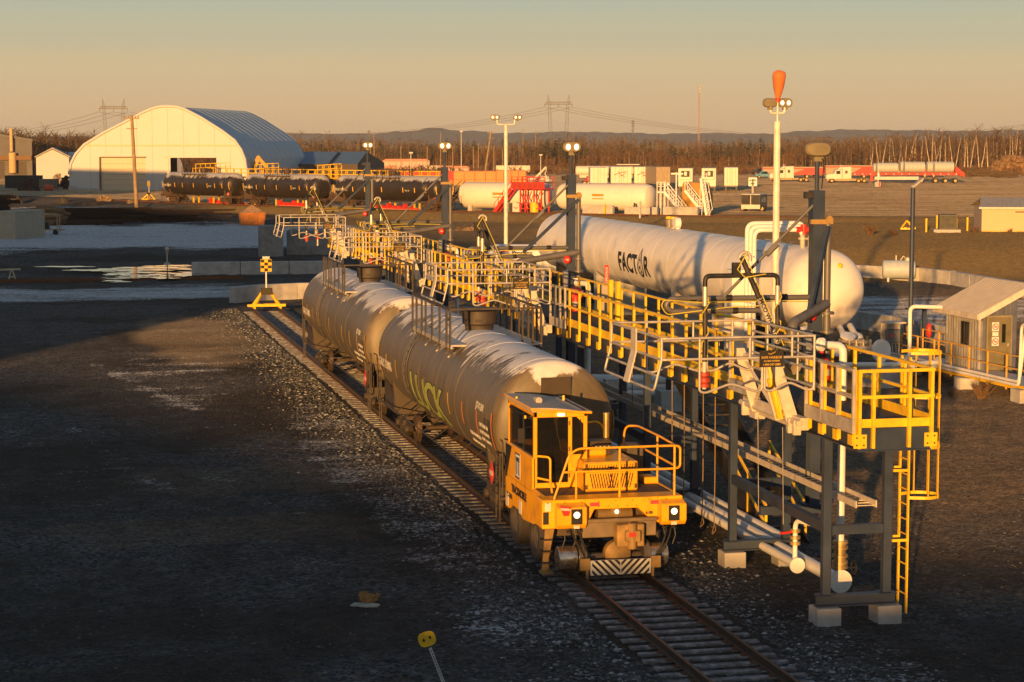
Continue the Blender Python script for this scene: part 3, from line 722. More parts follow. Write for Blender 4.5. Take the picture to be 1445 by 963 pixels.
# front beam with an arch over the coupler, seen from the front (x, z), pushed back
b.prism([(-1.62, 1.22), (-.62, 1.22), (-.42, 1.62), (.58, 1.62), (.86, 1.36), (1.05, 1.27), (1.62, 1.27), (1.62, 1.86), (-1.62, 1.86)][::-1], (0, 44.25, 0), (1, 0, 0), (0, 0, 1), .60)
b.build('front_beam', ORG, mv, bevel=.015)
for x0, x1 in ((-1.34, -.66), (1.06, 1.64)):
    q = MB(); q.prism([(43.66, 1.80), (43.38, 1.72), (43.38, 1.34), (43.47, 1.24), (43.66, 1.24)], (x0, 0, 0), (0, 1, 0), (0, 0, 1), x1 - x0)
    h = q.build('headlight_pod', ORG, mv, bevel=.02)
    q = MB(); cx = x1 - .24 if x0 < 0 else x0 + .28
    q.cbox((cx, 43.372, 1.52), (.25, .02, .34)); fr = q.build('headlight_frame', BLK, h)
    q = MB(); q.lathe((cx, 43.363, 1.56), (0, -1, 0), [(0, .075), (.012, .066), (.02, .0)], 16, caps=False); q.build('headlight', LAMP, h, smooth=60)
    q = MB(); q.cbox((cx, 43.374, 1.29), (.14, .006, .07)); q.build('label', CREAM, h)
    if x0 < 0:
        q = MB(); q.prism([(-1.30, 1.78), (-1.02, 1.74), (-1.08, 1.55), (-1.2, 1.55)], (0, 43.374, 0), (1, 0, 0), (0, 0, 1), .004)
        bd = q.build('red_badge', RED, h); lettering('badge_text', 'WARN', .075, plane_map((-1.155, 43.367, 1.69), (1, 0, -.1), (0, 0, 1)), TXW, bd, .004, .001, world=True)
for x in (-.42, .98):
    q = MB(); q.cbox((x, 43.64, 1.735), (.22, .012, .085)); q.build('marker_light', emis('red_marker', (.8, .03, .02), .6) if 'red_marker' not in MATS else MATS['red_marker'], mv, bevel=.02)
q = MB(); q.ball((.12, 43.75, 1.53), .05, 12, 8); q.build('centre_lamp', LAMP, mv, smooth=60)
q = MB(); q.tube([(.12, 43.95, 1.5), (.12, 43.8, 1.52)], [.2, .12], 12); q.cyl((-.3, 43.95, 1.45), (.5, 43.95, 1.45), .16, n=12); q.build('air_tank', mat('mover_brown', (.16, .10, .03), .5), mv, smooth=40)
lettering('unit_number', '6-08', .09, plane_map((.84, 43.645, 1.50), (1, 0, 0), (0, 0, 1)), TXT, mv, .004, .002, world=True)
# deck and side skirts
b = MB(); b.box((-1.40, 44.25, 1.74), (1.62, 48.3, 1.845)); b.box((-1.2, 44.2, .95), (1.2, 48.2, 1.74)); dk = b.build('deck', mat('deck_plate', (.06, .048, .035), .75, var=.4, dirt=(.2, .11, .03), dirt_amt=.5), mv)
b = MB(); b.prism([(44.25, 1.28), (45.0, 1.02), (46.3, 1.0), (48.3, 1.02), (48.3, 1.86), (44.25, 1.86)], (1.56, 0, 0), (0, 1, 0), (0, 0, 1), .07); b.build('side_skirt', ORG, mv, bevel=.01)
# cab: left side panel down to the skirt, pillars, roof
xl, xr, yf, yb, zr = -1.44, -.17, 45.25, 47.95, 3.63
b = MB()
b.prism([(44.25, 1.24), (45.2, 1.05), (46.2, .98), (46.7, 1.12), (47.4, 1.12), (47.7, .98), (yb + .15, .98), (yb + .15, 2.0), (yb, 2.05), (yb, 2.58), (yf + .25, 2.58), (yf, 2.56), (yf, 1.86), (44.25, 1.86)], (xl - .03, 0, 0), (0, 1, 0), (0, 0, 1), .07)
sp_ = b.build('side_panel', ORG, mv, bevel=.008)
b = MB()
for x, y in ((xl, yf), (xl, yb - .09), (xr - .09, yf), (xr - .09, yb - .09)): b.box((x, y, 1.86), (x + .09, y + .09, zr))
b.box((xl, yf, 3.49), (xr, yf + .09, zr)); b.box((xl, yb - .09, 3.49), (xr, yb, zr)); b.box((xl, yf + .09, 3.51), (xl + .08, yb - .09, zr)); b.box((xr - .08, yf + .09, 3.51), (xr, yb - .09, zr))
b.box((-.62, yf, 1.86), (-.53, yf + .08, 3.49)); b.box((xl + .09, yf, 1.86), (-.62, yf + .07, 1.98)); b.box((-.53, yf, 1.86), (xr - .09, yf + .07, 2.62))
b.prism([(xr - .09, 3.49), (xr - .26, 3.49), (xr - .09, 3.32)], (0, yf + .005, 0), (1, 0, 0), (0, 0, 1), -.06)
b.box((xr - .07, yf + .09, 1.86), (xr, yb - .09, 2.62)); b.box((xl + .09, yb - .08, 1.86), (xr - .09, yb, 2.62))
cab = b.build('cab', ORG, mv, bevel=.012)
for nm, p0, p1 in (('windscreen', (xl + .09, yf + .03, 1.98), (-.62, yf + .045, 3.49)), ('windscreen', (-.53, yf + .03, 2.62), (xr - .09, yf + .045, 3.49)), ('side_window', (xl + .02, yf + .09, 2.58), (xl + .035, yb - .09, 3.49)),
                   ('side_window', (xr - .05, yf + .09, 2.62), (xr - .035, yb - .09, 3.51)), ('rear_window', (xl + .09, yb - .05, 2.62), (xr - .09, yb - .035, 3.49))):
    q = MB(); q.box(p0, p1); q.build(nm, GLASS, cab)
q = MB(); q.box((xl + .005, yf + .55 + .55, 2.58), (xl + .045, yf + 1.14, 3.49)); q.box((xl + .005, yf + .12, 3.40), (xl + .05, yb - .1, 3.45)); q.build('window_bar', BLK, cab)
q = MB(); q.prism([(yb + .1, 2.53), (yb - .55, 2.53), (yb - .0, 1.72), (yb + .1, 1.72)], (xl - .032, 0, 0), (0, 1, 0), (0, 0, 1), -.004); q.build('black_flash', BLK, sp_)
# seat and steering wheel behind the glass
q = MB(); q.cbox((-.9, 46.3, 2.2), (.5, .5, .16)); q.cbox((-.9, 46.6, 2.65), (.5, .14, .8)); q.build('seat', BLK, cab, bevel=.04)
# roof, gently arched
b = MB(); k = 10; vs = []
for i in range(k + 1):
    u_ = i / k; x = xl - .06 + (xr - xl + .12) * u_; z = zr + .10 - .16 * u_ ** 2.2
    for y in (yf - .1, yb + .06): vs += [(x, y, z - .05 if False else zr - .0), (x, y, z)]
fs = []
for i in range(k):
    a = i * 4; c = a + 4; fs += [(a + 1, c + 1, c + 3, a + 3), (a, a + 2, c + 2, c), (a, c, c + 1, a + 1), (a + 2, a + 3, c + 3, c + 2)]
fs += [(0, 1, 3, 2), (k * 4, k * 4 + 2, k * 4 + 3, k * 4 + 1)]
b.add(vs, fs); rf = b.build('roof', mat('frosty_roof', (.42, .36, .28), .8, var=.2, scale=6), cab, smooth=30)
b = MB(); b.tube(bend([(xl - .07, yf - .11, zr + .06), (xr + .07, yf - .11, zr - .04)], .05), .03, 6); b.tube([(xl - .07, yf - .11, zr + .08), (xl - .07, yb + .07, zr + .08)], .025, 6); b.build('roof_edge', ORG, rf)
for x in (xl - .0, -.3):
    q = MB(); q.cyl((x, 47.0, zr + .02), (x, 47.0, zr + .14), .03, n=8); q.build('roof_beacon', STRIP, rf)
q = MB(); q.cbox((-.82, yf - .11, 3.56), (.17, .04, .06)); q.build('work_light', LAMP, cab)
q = MB(); q.cbox((xl - .05, 45.9, 3.43), (.04, .05, .07)); q.build('side_light', STRIP, cab)
# hood with louvred grille
hx0, hx1, hy0, hy1 = -.42, .86, 44.62, 47.4
b = MB(); b.box((hx0, hy0, 1.846), (hx1, hy1, 2.52)); b.box((hx0 + .1, hy0 + .9, 2.52), (hx1 - .5, hy1, 2.68)); hd = b.build('engine_hood', ORG, mv, bevel=.03)
g = MB()
for i in range(18):
    x = hx0 + .10 + i * .064
    g.bar((x, hy0 - .006, 2.30), (x + .03, hy0 - .006, 2.46), .016, .012)
for i in range(10):
    x = hx0 + .12 + i * .06
    if x < .22: g.bar((x + .03, hy0 - .006, 2.26), (x + .10, hy0 - .006, 1.92), .02, .012, (0, -1, 0))
for i in range(9):
    x = hx1 - .12 - i * .06
    if x > .22: g.bar((x - .0, hy0 - .006, 2.26), (x - .08, hy0 - .006, 1.92), .02, .012, (0, -1, 0))
g.build('grille_slots', TXT, hd)
q = MB(); q.cbox((.22, hy0 - .006, 2.40), (.16, .01, .03)); q.cbox((.22, hy0 - .006, 2.36), (.03, .01, .09)); q.cyl((.22, hy0 - .02, 2.2), (.22, hy0, 2.2), .03, n=10); q.build('hood_emblem', TXT, hd)
q = MB(); q.box((-.05, 45.6, 2.52), (.5, 46.0, 2.86)); cp = q.build('control_box', mat('dark_brown_panel', (.05, .035, .02), .5), mv, bevel=.01)
q = MB(); [q.cyl((.03 + .1 * i, 45.6, 2.72), (.03 + .1 * i, 45.58, 2.72), .022, n=8) for i in range(5)]; q.build('control_knob', CREAM, cp)
q = MB(); q.cyl((.56, 46.3, 2.5), (.56, 46.3, 3.38), .075, n=16); q.cyl((.56, 46.3, 3.38), (.56, 46.3, 3.42), .082, n=16); q.build('exhaust_stack', mat('stack_metal', (.42, .27, .10), .35, .6), mv, smooth=40)
q = MB(); q.box((1.02, 46.1, 1.846), (1.42, 46.7, 2.62)); q.box((1.06, 46.15, 2.62), (1.38, 46.65, 2.66)); q.build('side_tank', mat('mover_grey_box', (.085, .07, .05), .55), mv, bevel=.02)
q = MB(); q.prism([(45.4, 1.846), (45.4, 2.0), (46.0, 1.98), (46.2, 1.846)], (1.25, 0, 0), (0, 1, 0), (0, 0, 1), .3); q.build('step_block', ORG, mv, bevel=.02)
# hand rails
r = MB(); R_ = .027
r.tube(bend([(-1.32, 43.78, 1.86), (-.98, 43.75, 2.85), (-.78, 43.75, 2.98), (1.42, 43.75, 2.98), (1.62, 43.85, 2.95), (1.62, 43.85, 2.46), (1.42, 43.75, 2.46), (-1.1, 43.75, 2.46)], .16, 6), R_, 8)
r.tube([(-.82, 43.75, 1.85), (-.82, 43.75, 2.47)], R_, 8); r.tube([(.18, 43.75, 1.75), (.18, 43.75, 2.98)], R_, 8); r.tube([(1.46, 43.76, 1.8), (1.46, 43.76, 2.98)], R_, 8)
r.build('front_handrail', ORG, mv, smooth=50)
r = MB(); r.tube(bend([(1.62, 43.85, 2.9), (1.55, 45.2, 2.98), (1.5, 46.9, 3.0), (1.3, 47.3, 2.95), (1.25, 47.35, 2.1)], .2, 6), R_, 8); r.tube([(1.55, 45.4, 1.85), (1.55, 45.4, 2.98)], R_, 8); r.tube([(1.58, 44.0, 2.46), (1.55, 46.6, 2.5)], R_, 8)
r.tube(bend([(-.1, 47.9, 2.9), (.9, 48.1, 2.98), (1.1, 48.1, 2.5), (1.2, 48.0, 1.85)], .2, 5), R_, 8); r.tube([(.3, 48.0, 1.86), (.3, 48.0, 2.9)], R_, 8); r.tube([(.95, 48.1, 2.5), (1.15, 48.1, 2.5)], R_, 8)
r.build('side_handrail', ORG, mv, smooth=50)
r = MB(); r.tube(bend([(-1.40, 45.2, 2.62), (-1.12, 44.95, 2.62), (-1.12, 44.95, 2.1), (-1.18, 44.3, 1.5), (-1.2, 44.15, 1.85)][:4], .1), R_, 8); r.tube([(-1.40, 45.2, 2.12), (-1.12, 44.96, 2.08)], R_, 8); r.build('cab_grab_rail', ORG, mv, smooth=50)
# lower front: draft gear, coupler, plough plate, rail wheels
b = MB(); b.box((-.72, 43.55, 1.0), (.98, 44.2, 1.36)); b.box((-.72, 43.5, 1.34), (1.0, 43.62, 1.42)); b.build('draft_beam', mat('draft_gear_paint', (.17, .125, .075), .7, var=.3, dirt=(.07, .05, .03), dirt_amt=.5), mv, bevel=.015)
b = MB(); b.box((.0, 43.25, .82), (.62, 43.6, 1.32)); b.box((.16, 43.12, .95), (.5, 43.3, 1.2)); b.cyl((.32, 43.2, .78), (.32, 43.2, 1.36), .1, n=12); b.build('coupler', mat('mover_worn_yellow', (.30, .185, .06), .7, var=.45, dirt=(.1, .07, .04), dirt_amt=.5), mv, bevel=.02)
q = MB(); q.cbox((.3, 43.11, 1.12), (.14, .03, .1)); q.build('coupler_release', RED, mv)
b = MB(); b.lathe((.08, 43.7, .62), (0, -1, 0), [(0, .30), (.2, .30), (.3, .12)], 20); b.build('draft_housing', MATS['mover_worn_yellow'], mv, smooth=40)
b = MB(); b.box((-.66, 43.08, .25), (.72, 43.14, .58)); pl = b.build('plough_plate', mat('plough_white', (.55, .55, .52), .6, var=.2, dirt=(.2, .16, .12), dirt_amt=.4), mv)
s = MB()
def clip_poly(P, f):
    o = []
    for i in range(len(P)):
        p, q = P[i - 1], P[i]; a, c = f(p), f(q)
        if (a >= 0) != (c >= 0): t_ = a / (a - c); o.append((p[0] + (q[0] - p[0]) * t_, p[1] + (q[1] - p[1]) * t_))
        if c >= 0: o.append(q)
    return o
for i in range(-3, 9):
    for sg in (-1, 1):
        x0 = .03 + sg * (i * .155 - .1); P = [(x0, .25), (x0 + sg * .075, .25), (x0 + sg * .405, .58), (x0 + sg * .33, .58)]
        P = clip_poly(P, lambda p: (p[0] - .03) * sg - .012); P = clip_poly(P, lambda p: .655 - abs(p[0] - .03)) if P else P
        if len(P) > 2: s.prism(P, (0, 43.078, 0), (1, 0, 0), (0, 0, 1), .003)
s.build('black_stripes', TXT, pl)
for x in (-.78, .84):
    q = MB(); q.cbox((x, 43.12, .5), (.22, .08, .26)); q.cbox((x + (.06 if x < 0 else -.06), 43.16, .28), (.05, .08, .3)); q.build('plough_bracket', MATS['mover_worn_yellow'], mv)
for y in (43.75, 47.6):
    w = MB()
    for k in (-1, 1):
        w.lathe((k * .66, y, .53), (k, 0, 0), [(0, .1), (0, .40), (.035, .40), (.05, .36), (.16, .355), (.16, .30)], 24, caps=False)
    w.cyl((-.7, y, .53), (.7, y, .53), .09, n=10); wz = w.build('rail_wheel', mat('mover_wheel', (.14, .12, .10), .45, .5, var=.3), mv, smooth=35)
    for k in (-1, 1): h = MB(); h.lathe((k * .82, y, .53), (k, 0, 0), [(0, .24), (.02, .27), (.42, .27), (.44, .25), (.44, .0)], 24, caps=False); h.build('hub_drum', mat('shiny_drum', (.55, .5, .42), .25, .9, var=.3, scale=8), wz, smooth=40)
for y in (45.25, 47.35):
    for k in (-1, 1):
        q = MB(); q.lathe((k * 1.08, y, .74), (k, 0, 0), [(0, .3), (0, .50), (.05, .56), (.28, .56), (.34, .50), (.34, .34), (.28, .3)], 26, caps=False)
        ty = q.build('road_wheel', mat('dusty_rubber', (.045, .038, .033), .85, var=.3), mv, smooth=30)
        q = MB(); q.lathe((k * 1.1, y, .74), (k, 0, 0), [(.2, .32), (.26, .3), (.22, .16), (.28, .12), (.28, 0)], 20, caps=False); q.build('rim', mat('rim_grey', (.12, .10, .08), .5), ty, smooth=35)
b = MB(); b.prism([(-1.5, 1.25), (-1.28, 1.25), (-1.36, .85), (-1.42, .55), (-1.42, .22), (-1.58, .22), (-1.55, .6)], (0, 43.9, 0), (1, 0, 0), (0, 0, 1), .08); b.box((-1.62, 43.7, .18), (-1.34, 43.98, .24)); b.build('front_step', MATS['mover_worn_yellow'], mv, bevel=.01)
h = MB()
for x0, x1 in ((-1.0, -.7), (-.85, -.62), (1.35, 1.05), (1.25, .98)): h.tube(bend([(x0, 43.6, 1.24), (x0 + (.1 if x0 < 0 else -.1), 43.45, .95), (x1, 43.4, .62), (x1, 43.5, .4)], .15), .022, 6)
h.build('brake_hoses', BLK, mv)
# writing on the cab side
lettering('maker_lettering', 'TRACKMOBILE', .25, plane_map((xl - .034, 46.62, 1.53), (0, -1, 0), (0, 0, 1)), TXT, sp_, .012, .003, spacing=.92, world=True)
lettering('fleet_number', 'TC-170H', .16, plane_map((xl - .034, 47.65, 1.30), (0, -1, 0), (0, 0, 1)), TXT, sp_, .006, .003, world=True)
q = MB(); q.box((xl - .036, 46.5, 1.86), (xl - .03, 47.0, 2.46)); lg = q.build('emblem', mat('emblem_white', (.75, .74, .7), .5, var=.03), sp_)
q = MB(); q.box((xl - .039, 46.5, 1.86), (xl - .036, 46.54, 2.46)); q.box((xl - .039, 46.96, 1.86), (xl - .036, 47.0, 2.46)); q.box((xl - .039, 46.54, 2.42), (xl - .036, 46.96, 2.46)); q.box((xl - .039, 46.54, 1.86), (xl - .036, 46.96, 1.9))
q.box((xl - .039, 46.58, 2.26), (xl - .036, 46.92, 2.36)); q.box((xl - .039, 46.62, 1.94), (xl - .036, 46.70, 2.26)); q.box((xl - .039, 46.79, 1.94), (xl - .036, 46.87, 2.26)); q.build('emblem_bars', mat('emblem_blue', (.03, .05, .10), .5), lg)
for y0, z0, w_, h_ in ((47.75, 1.03, .28, .3), (46.35, 1.06, .26, .32), (44.38, 1.52, .26, .22)):
    q = MB(); q.box((xl - .036, y0, z0), (xl - .03, y0 + w_, z0 + h_)); q.build('safety_label', CREAM, sp_)
q = MB(); q.box((-1.60, 43.642, 1.32), (-1.47, 43.65, 1.6)); q.build('front_slot', BLK, mv)
q = MB(); q.box((-1.56, 43.64, 1.62), (-1.42, 43.648, 1.8)); q.build('safety_label', CREAM, mv)

# seams, hinges, latches, mirrors, wipers and grime edges
SEAM = mat('seam_line', (.16, .075, .005), .7); q = MB()
for x0, z0, x1, z1 in ((-1.2, 1.865, 1.2, 1.865), (-.64, 1.3, -.64, 1.85), (1.04, 1.3, 1.04, 1.85)): q.bar((x0, 43.648, z0), (x1, 43.648, z1), .012, .006)
for z in (2.0, 2.33): q.bar((hx0, hy0 - .004, z), (hx1, hy0 - .004, z), .008, .006)
for y in (45.4, 46.3): q.bar((hx0 - .003, y, 1.87), (hx0 - .003, y, 2.5), .012, .006)
for y in (45.95, 46.9): q.bar((xl - .033, y, 1.1), (xl - .033, y, 2.5), .01, .006)
q.bar((xl - .033, 45.3, 1.78), (xl - .033, 47.9, 1.78), .01, .006); q.build('panel_seams', SEAM, mv)
q = MB()
for x in (hx0 + .06, hx1 - .06): q.cbox((x, hy0 - .012, 2.44), (.05, .03, .09)); q.cbox((x, hy0 - .012, 1.95), (.05, .03, .09))
for z in (2.1, 2.7, 3.3): q.cyl((-.60, yf - .012, z), (-.60, yf - .012, z + .1), .018, n=8)
for i in range(9): q.cyl((-1.5 + i * .39, 43.645, 1.80), (-1.5 + i * .39, 43.63, 1.80), .014, n=6)
for i in range(6): q.cyl((-.55 + i * .22, 43.645, 1.68), (-.55 + i * .22, 43.63, 1.68), .014, n=6)
q.build('latches_and_bolts', mat('latch_brown', (.12, .07, .02), .5, .3), mv)
q = MB(); q.bar((-.95, yf - .005, 3.46), (-.80, yf - .005, 2.75), .02, .015); q.bar((-.34, yf - .005, 3.44), (-.28, yf - .005, 2.95), .018, .015); q.build('wipers', BLK, cab)
for y, z in ((45.15, 3.05),):
    q = MB(); q.tube([(xl - .02, yf, z + .25), (xl - .3, yf - .12, z + .22)], .014, 6); q.cbox((xl - .32, yf - .12, z + .06), (.16, .06, .34)); q.build('mirror', BLK, cab, bevel=.015)
q = MB(); q.tube([(-1.1, 46.6, zr + .14), (-1.1, 46.15, zr + .14)], [.035, .08], 10); q.cbox((-1.1, 46.5, zr + .1), (.06, .12, .08)); q.build('air_horn', GALV, rf)
q = MB(); q.tube([(-.95 + .16 * math.cos(a), 45.85 + .05 * math.sin(a), 2.62 + .16 * math.sin(a)) for a in [2 * math.pi * i / 14 for i in range(14)]], .016, 5, closed=True); q.bar((-.95, 45.75, 2.05), (-.95, 45.85, 2.62), .05); q.cbox((-.9, 45.5, 2.12), (.8, .22, .24)); q.build('dashboard', BLK, cab)
q = MB(); q.box((xl + .12, yf + .1, 1.87), (-.64, yf + .5, 1.9)); q.build('door_sill', DARK, cab); q = MB(); [q.box((-1.60, 43.72, .42 + .26 * i), (-1.36, 43.96, .45 + .26 * i)) for i in range(3)]; q.build('step_treads', DARK, mv)
q = MB(); [q.tube([(x, 43.6, 1.24), (x + .02, 43.52, 1.0), (x - .06, 43.48, .8)], .014, 5) for x in (-1.15, -.9, 1.15, 1.4)]; [q.cyl((x, 43.5, 1.18), (x + .1, 43.5, 1.18), .03, n=8) for x in (-1.1, -.85, 1.1, 1.3)]; q.build('air_valves', DARK, mv)
# ------------------------------------------------------------------ loading platform
BEFORE = set(o.name for o in COL.objects)
XL, XR, PY0, PY1, ZB, ZD = 2.58, 4.05, 35.9, 110.6, 3.98, 4.44
STEP = 21.45
plat = thing('loading_platform', 'long raised steel loading platform with yellow guard rails beside the tank cars', 'loading platform', (3.3, 60, 0))
GAPS = [(38.2 + STEP * k, 41.4 + STEP * k) for k in range(4)]
def ibeam(mb, p, q, h, w=.2, tf=.025):
    p, q = Vector(p), Vector(q); z = Vector((0, 0, h / 2))
    mb.bar(p + z, q + z, w, tf); mb.bar(p - z, q - z, w, tf); mb.bar(p, q, .022, h - tf)
for x in (XL + .1, XR - .1):
    b = MB(); ibeam(b, (x, PY0, (ZB + ZD - .03) / 2), (x, PY1, (ZB + ZD - .03) / 2), ZD - ZB - .05); b.build('side_beam', NAVY, plat)
for y in (PY0 + .0, PY1):
    b = MB(); b.box((XL, y - .06, ZB), (XR, y - .02, ZD - .03)); b.box((XL, y - .12, ZB - .012), (XR, y - .02, ZB + .012)); b.build('end_beam', NAVY, plat)
b = MB(); b.box((XL + .01, PY0, ZD - .02), (XR - .01, PY1, ZD + .01)); 
b.build('deck', mat('grating_deck', (.045, .045, .05), .8, var=.4, scale=9), plat)
b = MB(); y = PY0 + 1.2
while y < PY1: b.bar((XL + .12, y, ZB + .18), (XR - .12, y, ZB + .18), .1, .2); y += 1.8
b.build('floor_joists', NAVY, plat)
COLS = [37.6, 43.3, 50.1, 56.9, 64.6, 71.4, 78.2, 86.0, 92.8, 99.6, 107.4]
for i, y in enumerate(COLS):
    for x in (XL + .1, XR - .1):
        b = MB()
        if x > 3.5 and 0 < i: b.bar((x, y, .86), (x, y, ZB), .18, .18)
        else: b.bar((x, y, .86), (x, y, ZB), .17, .17)
        b.cbox((x, y, .85), (.34, .34, .025)); b.build('column', NAVY, plat, bevel=.01)
    b = MB(); ibeam(b, (XL - .1, y, .74), (XR + .1, y, .74), .2, .22); b.build('base_beam', NAVY, plat)
    b = MB(); b.bar((XL + .2, y, 2.15), (XR - .2, y, 2.15), .16, .18)
    if i % 2 == 0 and i + 1 < len(COLS): b.bar((XL + .1, y + .1, 2.2), (XL + .1, COLS[i + 1] - .1, 2.26), .14, .2)
    b.build('brace', NAVY, plat)
def post(mb, x, y, sx, zb=None):                         # yellow post with its bolted bracket on the beam face
    mb.bar((x, y, ZB + .12), (x, y, ZD + 1.07), .07, .055, (1, 0, 0))
    mb.box((x - .01, y - .03, ZB + .1), (x - sx * .05, y + .2, ZB + .3))
def rail_run(name, x, y0, y1, sx, pitch=1.13):
    mb = MB(); n = max(1, round((y1 - y0) / pitch))
    for i in range(n + 1): post(mb, x, y0 + (y1 - y0) * i / n, sx)
    for z in (ZD + 1.06, ZD + .56): mb.bar((x, y0, z), (x, y1, z), .06, .055)
    o = mb.build(name, YEL, plat)
    tb = MB(); tb.box((x + sx * .03, y0, ZD - .02), (x + sx * .045, y1, ZD + .20)); tb.build('toe_board', YEL, o)
    return o
xl, xr = XL - .04, XR + .04
seg = [(PY0, GAPS[0][0])] + [(GAPS[k][1] + .5, GAPS[k + 1][0] - .9) for k in range(3)] + [(GAPS[3][1] + .3, PY1)]
for y0, y1 in seg: rail_run('guard_rail', xl, y0, y1, 1, .85 if y1 - y0 < 4 else 1.13)
for k, (y0, y1) in enumerate([(PY0, 41.0), (42.6, 57.6), (59.0, 62.6), (64.0, 84.0), (85.6, 105.4), (107.2, PY1)]): rail_run('guard_rail', xr, y0, y1, -1, 1.2)
# near end rail: a frame of its own, two of the uprights doubled
mb = MB()
for x in (XL + .02, XL + .30, XR - .45, XR): mb.bar((x, PY0 - .09, ZB + .05), (x, PY0 - .09, ZD + 1.07), .085, .06)
for x in (XL + .03, XR - .02): mb.box((x - .13, PY0 - .135, ZB + .06), (x + .13, PY0 - .12, ZB + .32))
for z in (ZD + 1.05, ZD + .56): mb.bar((XL, PY0 - .09, z), (XR + .05, PY0 - .09, z), .06, .06)
er = mb.build('guard_rail', YEL, plat)
mb = MB(); mb.box((XL, PY0 - .075, ZD - .02), (XR, PY0 - .06, ZD + .14)); mb.build('toe_board', YEL, er)
mb = MB()
for x in (XL + .03, XR - .02):
    for dx in (-.07, .07):
        for dz in (.12, .26): mb.cyl((x + dx, PY0 - .137, ZB + dz), (x + dx, PY0 - .15, ZB + dz), .02, n=6)
mb.build('bolts', RUST, er)
# caged ladder on the right, near the end
lx, ly = XR + .30, 37.5
mb = MB()
for y in (ly, ly + .42): mb.bar((lx, y, .42), (lx, y, ZD + 1.1), .065, .03, (1, 0, 0))
z = .8
while z < ZD + 1: mb.cyl((lx, ly, z), (lx, ly + .42, z), .016, n=6); z += .3
for z in (1.9, 3.3, 4.3):
    for y in (ly, ly + .42): mb.bar((lx, y, z), (XR - .02, y, z), .04, .05)
lad = mb.build('ladder', YEL, plat)
mb = MB(); cyc = ly + .21
def hoop(z, r=.36):
    pts = [(lx, ly - .02, z)] + [(lx + .36 + r * math.sin(a) * 1.0, cyc - r * math.cos(a), z) for a in [rad(q) for q in range(-10, 191, 20)]] + [(lx, ly + .44, z)]
    for p, q in zip(pts, pts[1:]): mb.bar(p, q, .012, .06)
for z in (2.75, 3.75, 4.75, 5.62): hoop(z)
for a in (0, 45, 90, 135, 180):
    p = (lx + .36 + .35 * math.sin(rad(a)), cyc - .35 * math.cos(rad(a)))
    mb.bar((p[0], p[1], 2.72), (p[0], p[1], 5.65), .05, .012, (math.cos(rad(a)), 0, 0))
mb.build('safety_cage', YEL, lad)
# stair from the platform down to the yard, on the right
st = thing('access_stair', 'black steel stair with short yellow handrails sloping down the far side of the platform', 'stair', (4.9, 50, 0))
A, B = Vector((0, 55.2, 4.3)), Vector((0, 45.6, .05))
for x in (4.45, 5.35):
    b = MB(); b.bar((x, A.y, A.z), (x, B.y, B.z), .06, .55); b.build('stringer', DARK, st)
b = MB()
for i in range(1, 20):
    q = A.lerp(B, i / 20); b.box((4.48, q.y - .14, q.z - .02), (5.32, q.y + .14, q.z + .02))
b.build('treads', DARK, st)
for x in (4.40, 5.40):
    b = MB(); p0, p1 = A.lerp(B, .70), A.lerp(B, .97)
    for z in (.95, .5): b.bar((x, p0.y, p0.z + z), (x, p1.y, p1.z + z), .05, .05)
    for i in range(3): q = p0.lerp(p1, i / 2); b.bar((x, q.y, q.z), (x, q.y, q.z + .95), .055)
    b.build('handrail', YEL, st)
# footing blocks
def block(name, label, x, y, w=.52, h=.44, group='concrete footing blocks', z0=-.1):
    t = MB(); t.box((x - w / 2, y - w / 2, z0), (x + w / 2, y + w / 2, h)); o = t.build(name, CONC, None, bevel=.015); return tag(o, label, 'concrete block', group)
lbl = {(0, 0): 'concrete footing block under the left column at the near platform end', (0, 1): 'concrete footing block beside the foot of the yellow caged ladder',
       (1, 0): 'concrete footing block under the second left column, beside the white pipes'}
for i, y in enumerate(COLS):
    for j, x in enumerate((XL + .1, XR - .1)):
        block('footing_block', lbl.get((i, j), 'concrete footing block under the %s %s column, counted from the near platform end' % (ORD[i], ('left', 'right')[j])), x * 1.035 + .423, y * 1.035, h=.30)  # footing positions take the platform's scaling about the camera
# ------------------------------------------------------------------ masts with vapour booms
LHEAD = mat('lamp_housing', (.22, .18, .105), .5, .1)
def flood_head(t, c, facing, lit=True, w=.60, h=.32, tilt=0.0):
    """oval twin flood lamp; facing = -1 towards -Y, +1 away"""
    p = MB(); n = 22; d = .16; c = Vector(c)
    ring = [(w / 2 * math.copysign(abs(math.cos(a)) ** .62, math.cos(a)), h / 2 * math.copysign(abs(math.sin(a)) ** .75, math.sin(a))) for a in [2 * math.pi * i / n for i in range(n)]]
    vs = []
    for yy, s_ in ((0, .92), (.03, 1), (d * .7, .97), (d, .82)):
        for x, z in ring: vs.append((c.x + x * s_, c.y + facing * (.08 - yy) * 1.0, c.z + z * s_))
    fs = [(i * n + j, i * n + (j + 1) % n, (i + 1) * n + (j + 1) % n, (i + 1) * n + j) for i in range(3) for j in range(n)] + [tuple(range(n)), tuple(range(3 * n, 4 * n))]
    p.add(vs, fs); p.cbox((c.x, c.y, c.z - h / 2 - .05), (.2, .1, .1)); hd = p.build('lamp_head', LHEAD, t, smooth=45)
    for k in (-1, 1):
        q = MB(); e = [(c.x + k * w * .22 + .075 * math.cos(a), c.y + facing * .083, c.z + .095 * math.sin(a)) for a in [2 * math.pi * i / 14 for i in range(14)]]
        q.add(e + [(v[0], v[1] + facing * .012, v[2]) for v in e], [tuple(range(14)), tuple(range(14, 28))] + [(i, (i + 1) % 14, 14 + (i + 1) % 14, 14 + i) for i in range(14)])
        q.build('lamp_lens', LAMP if lit else MATS['dark_glass'], hd)
    return hd
YCAB = mat('yellow_cable', (.55, .45, .05), .5)
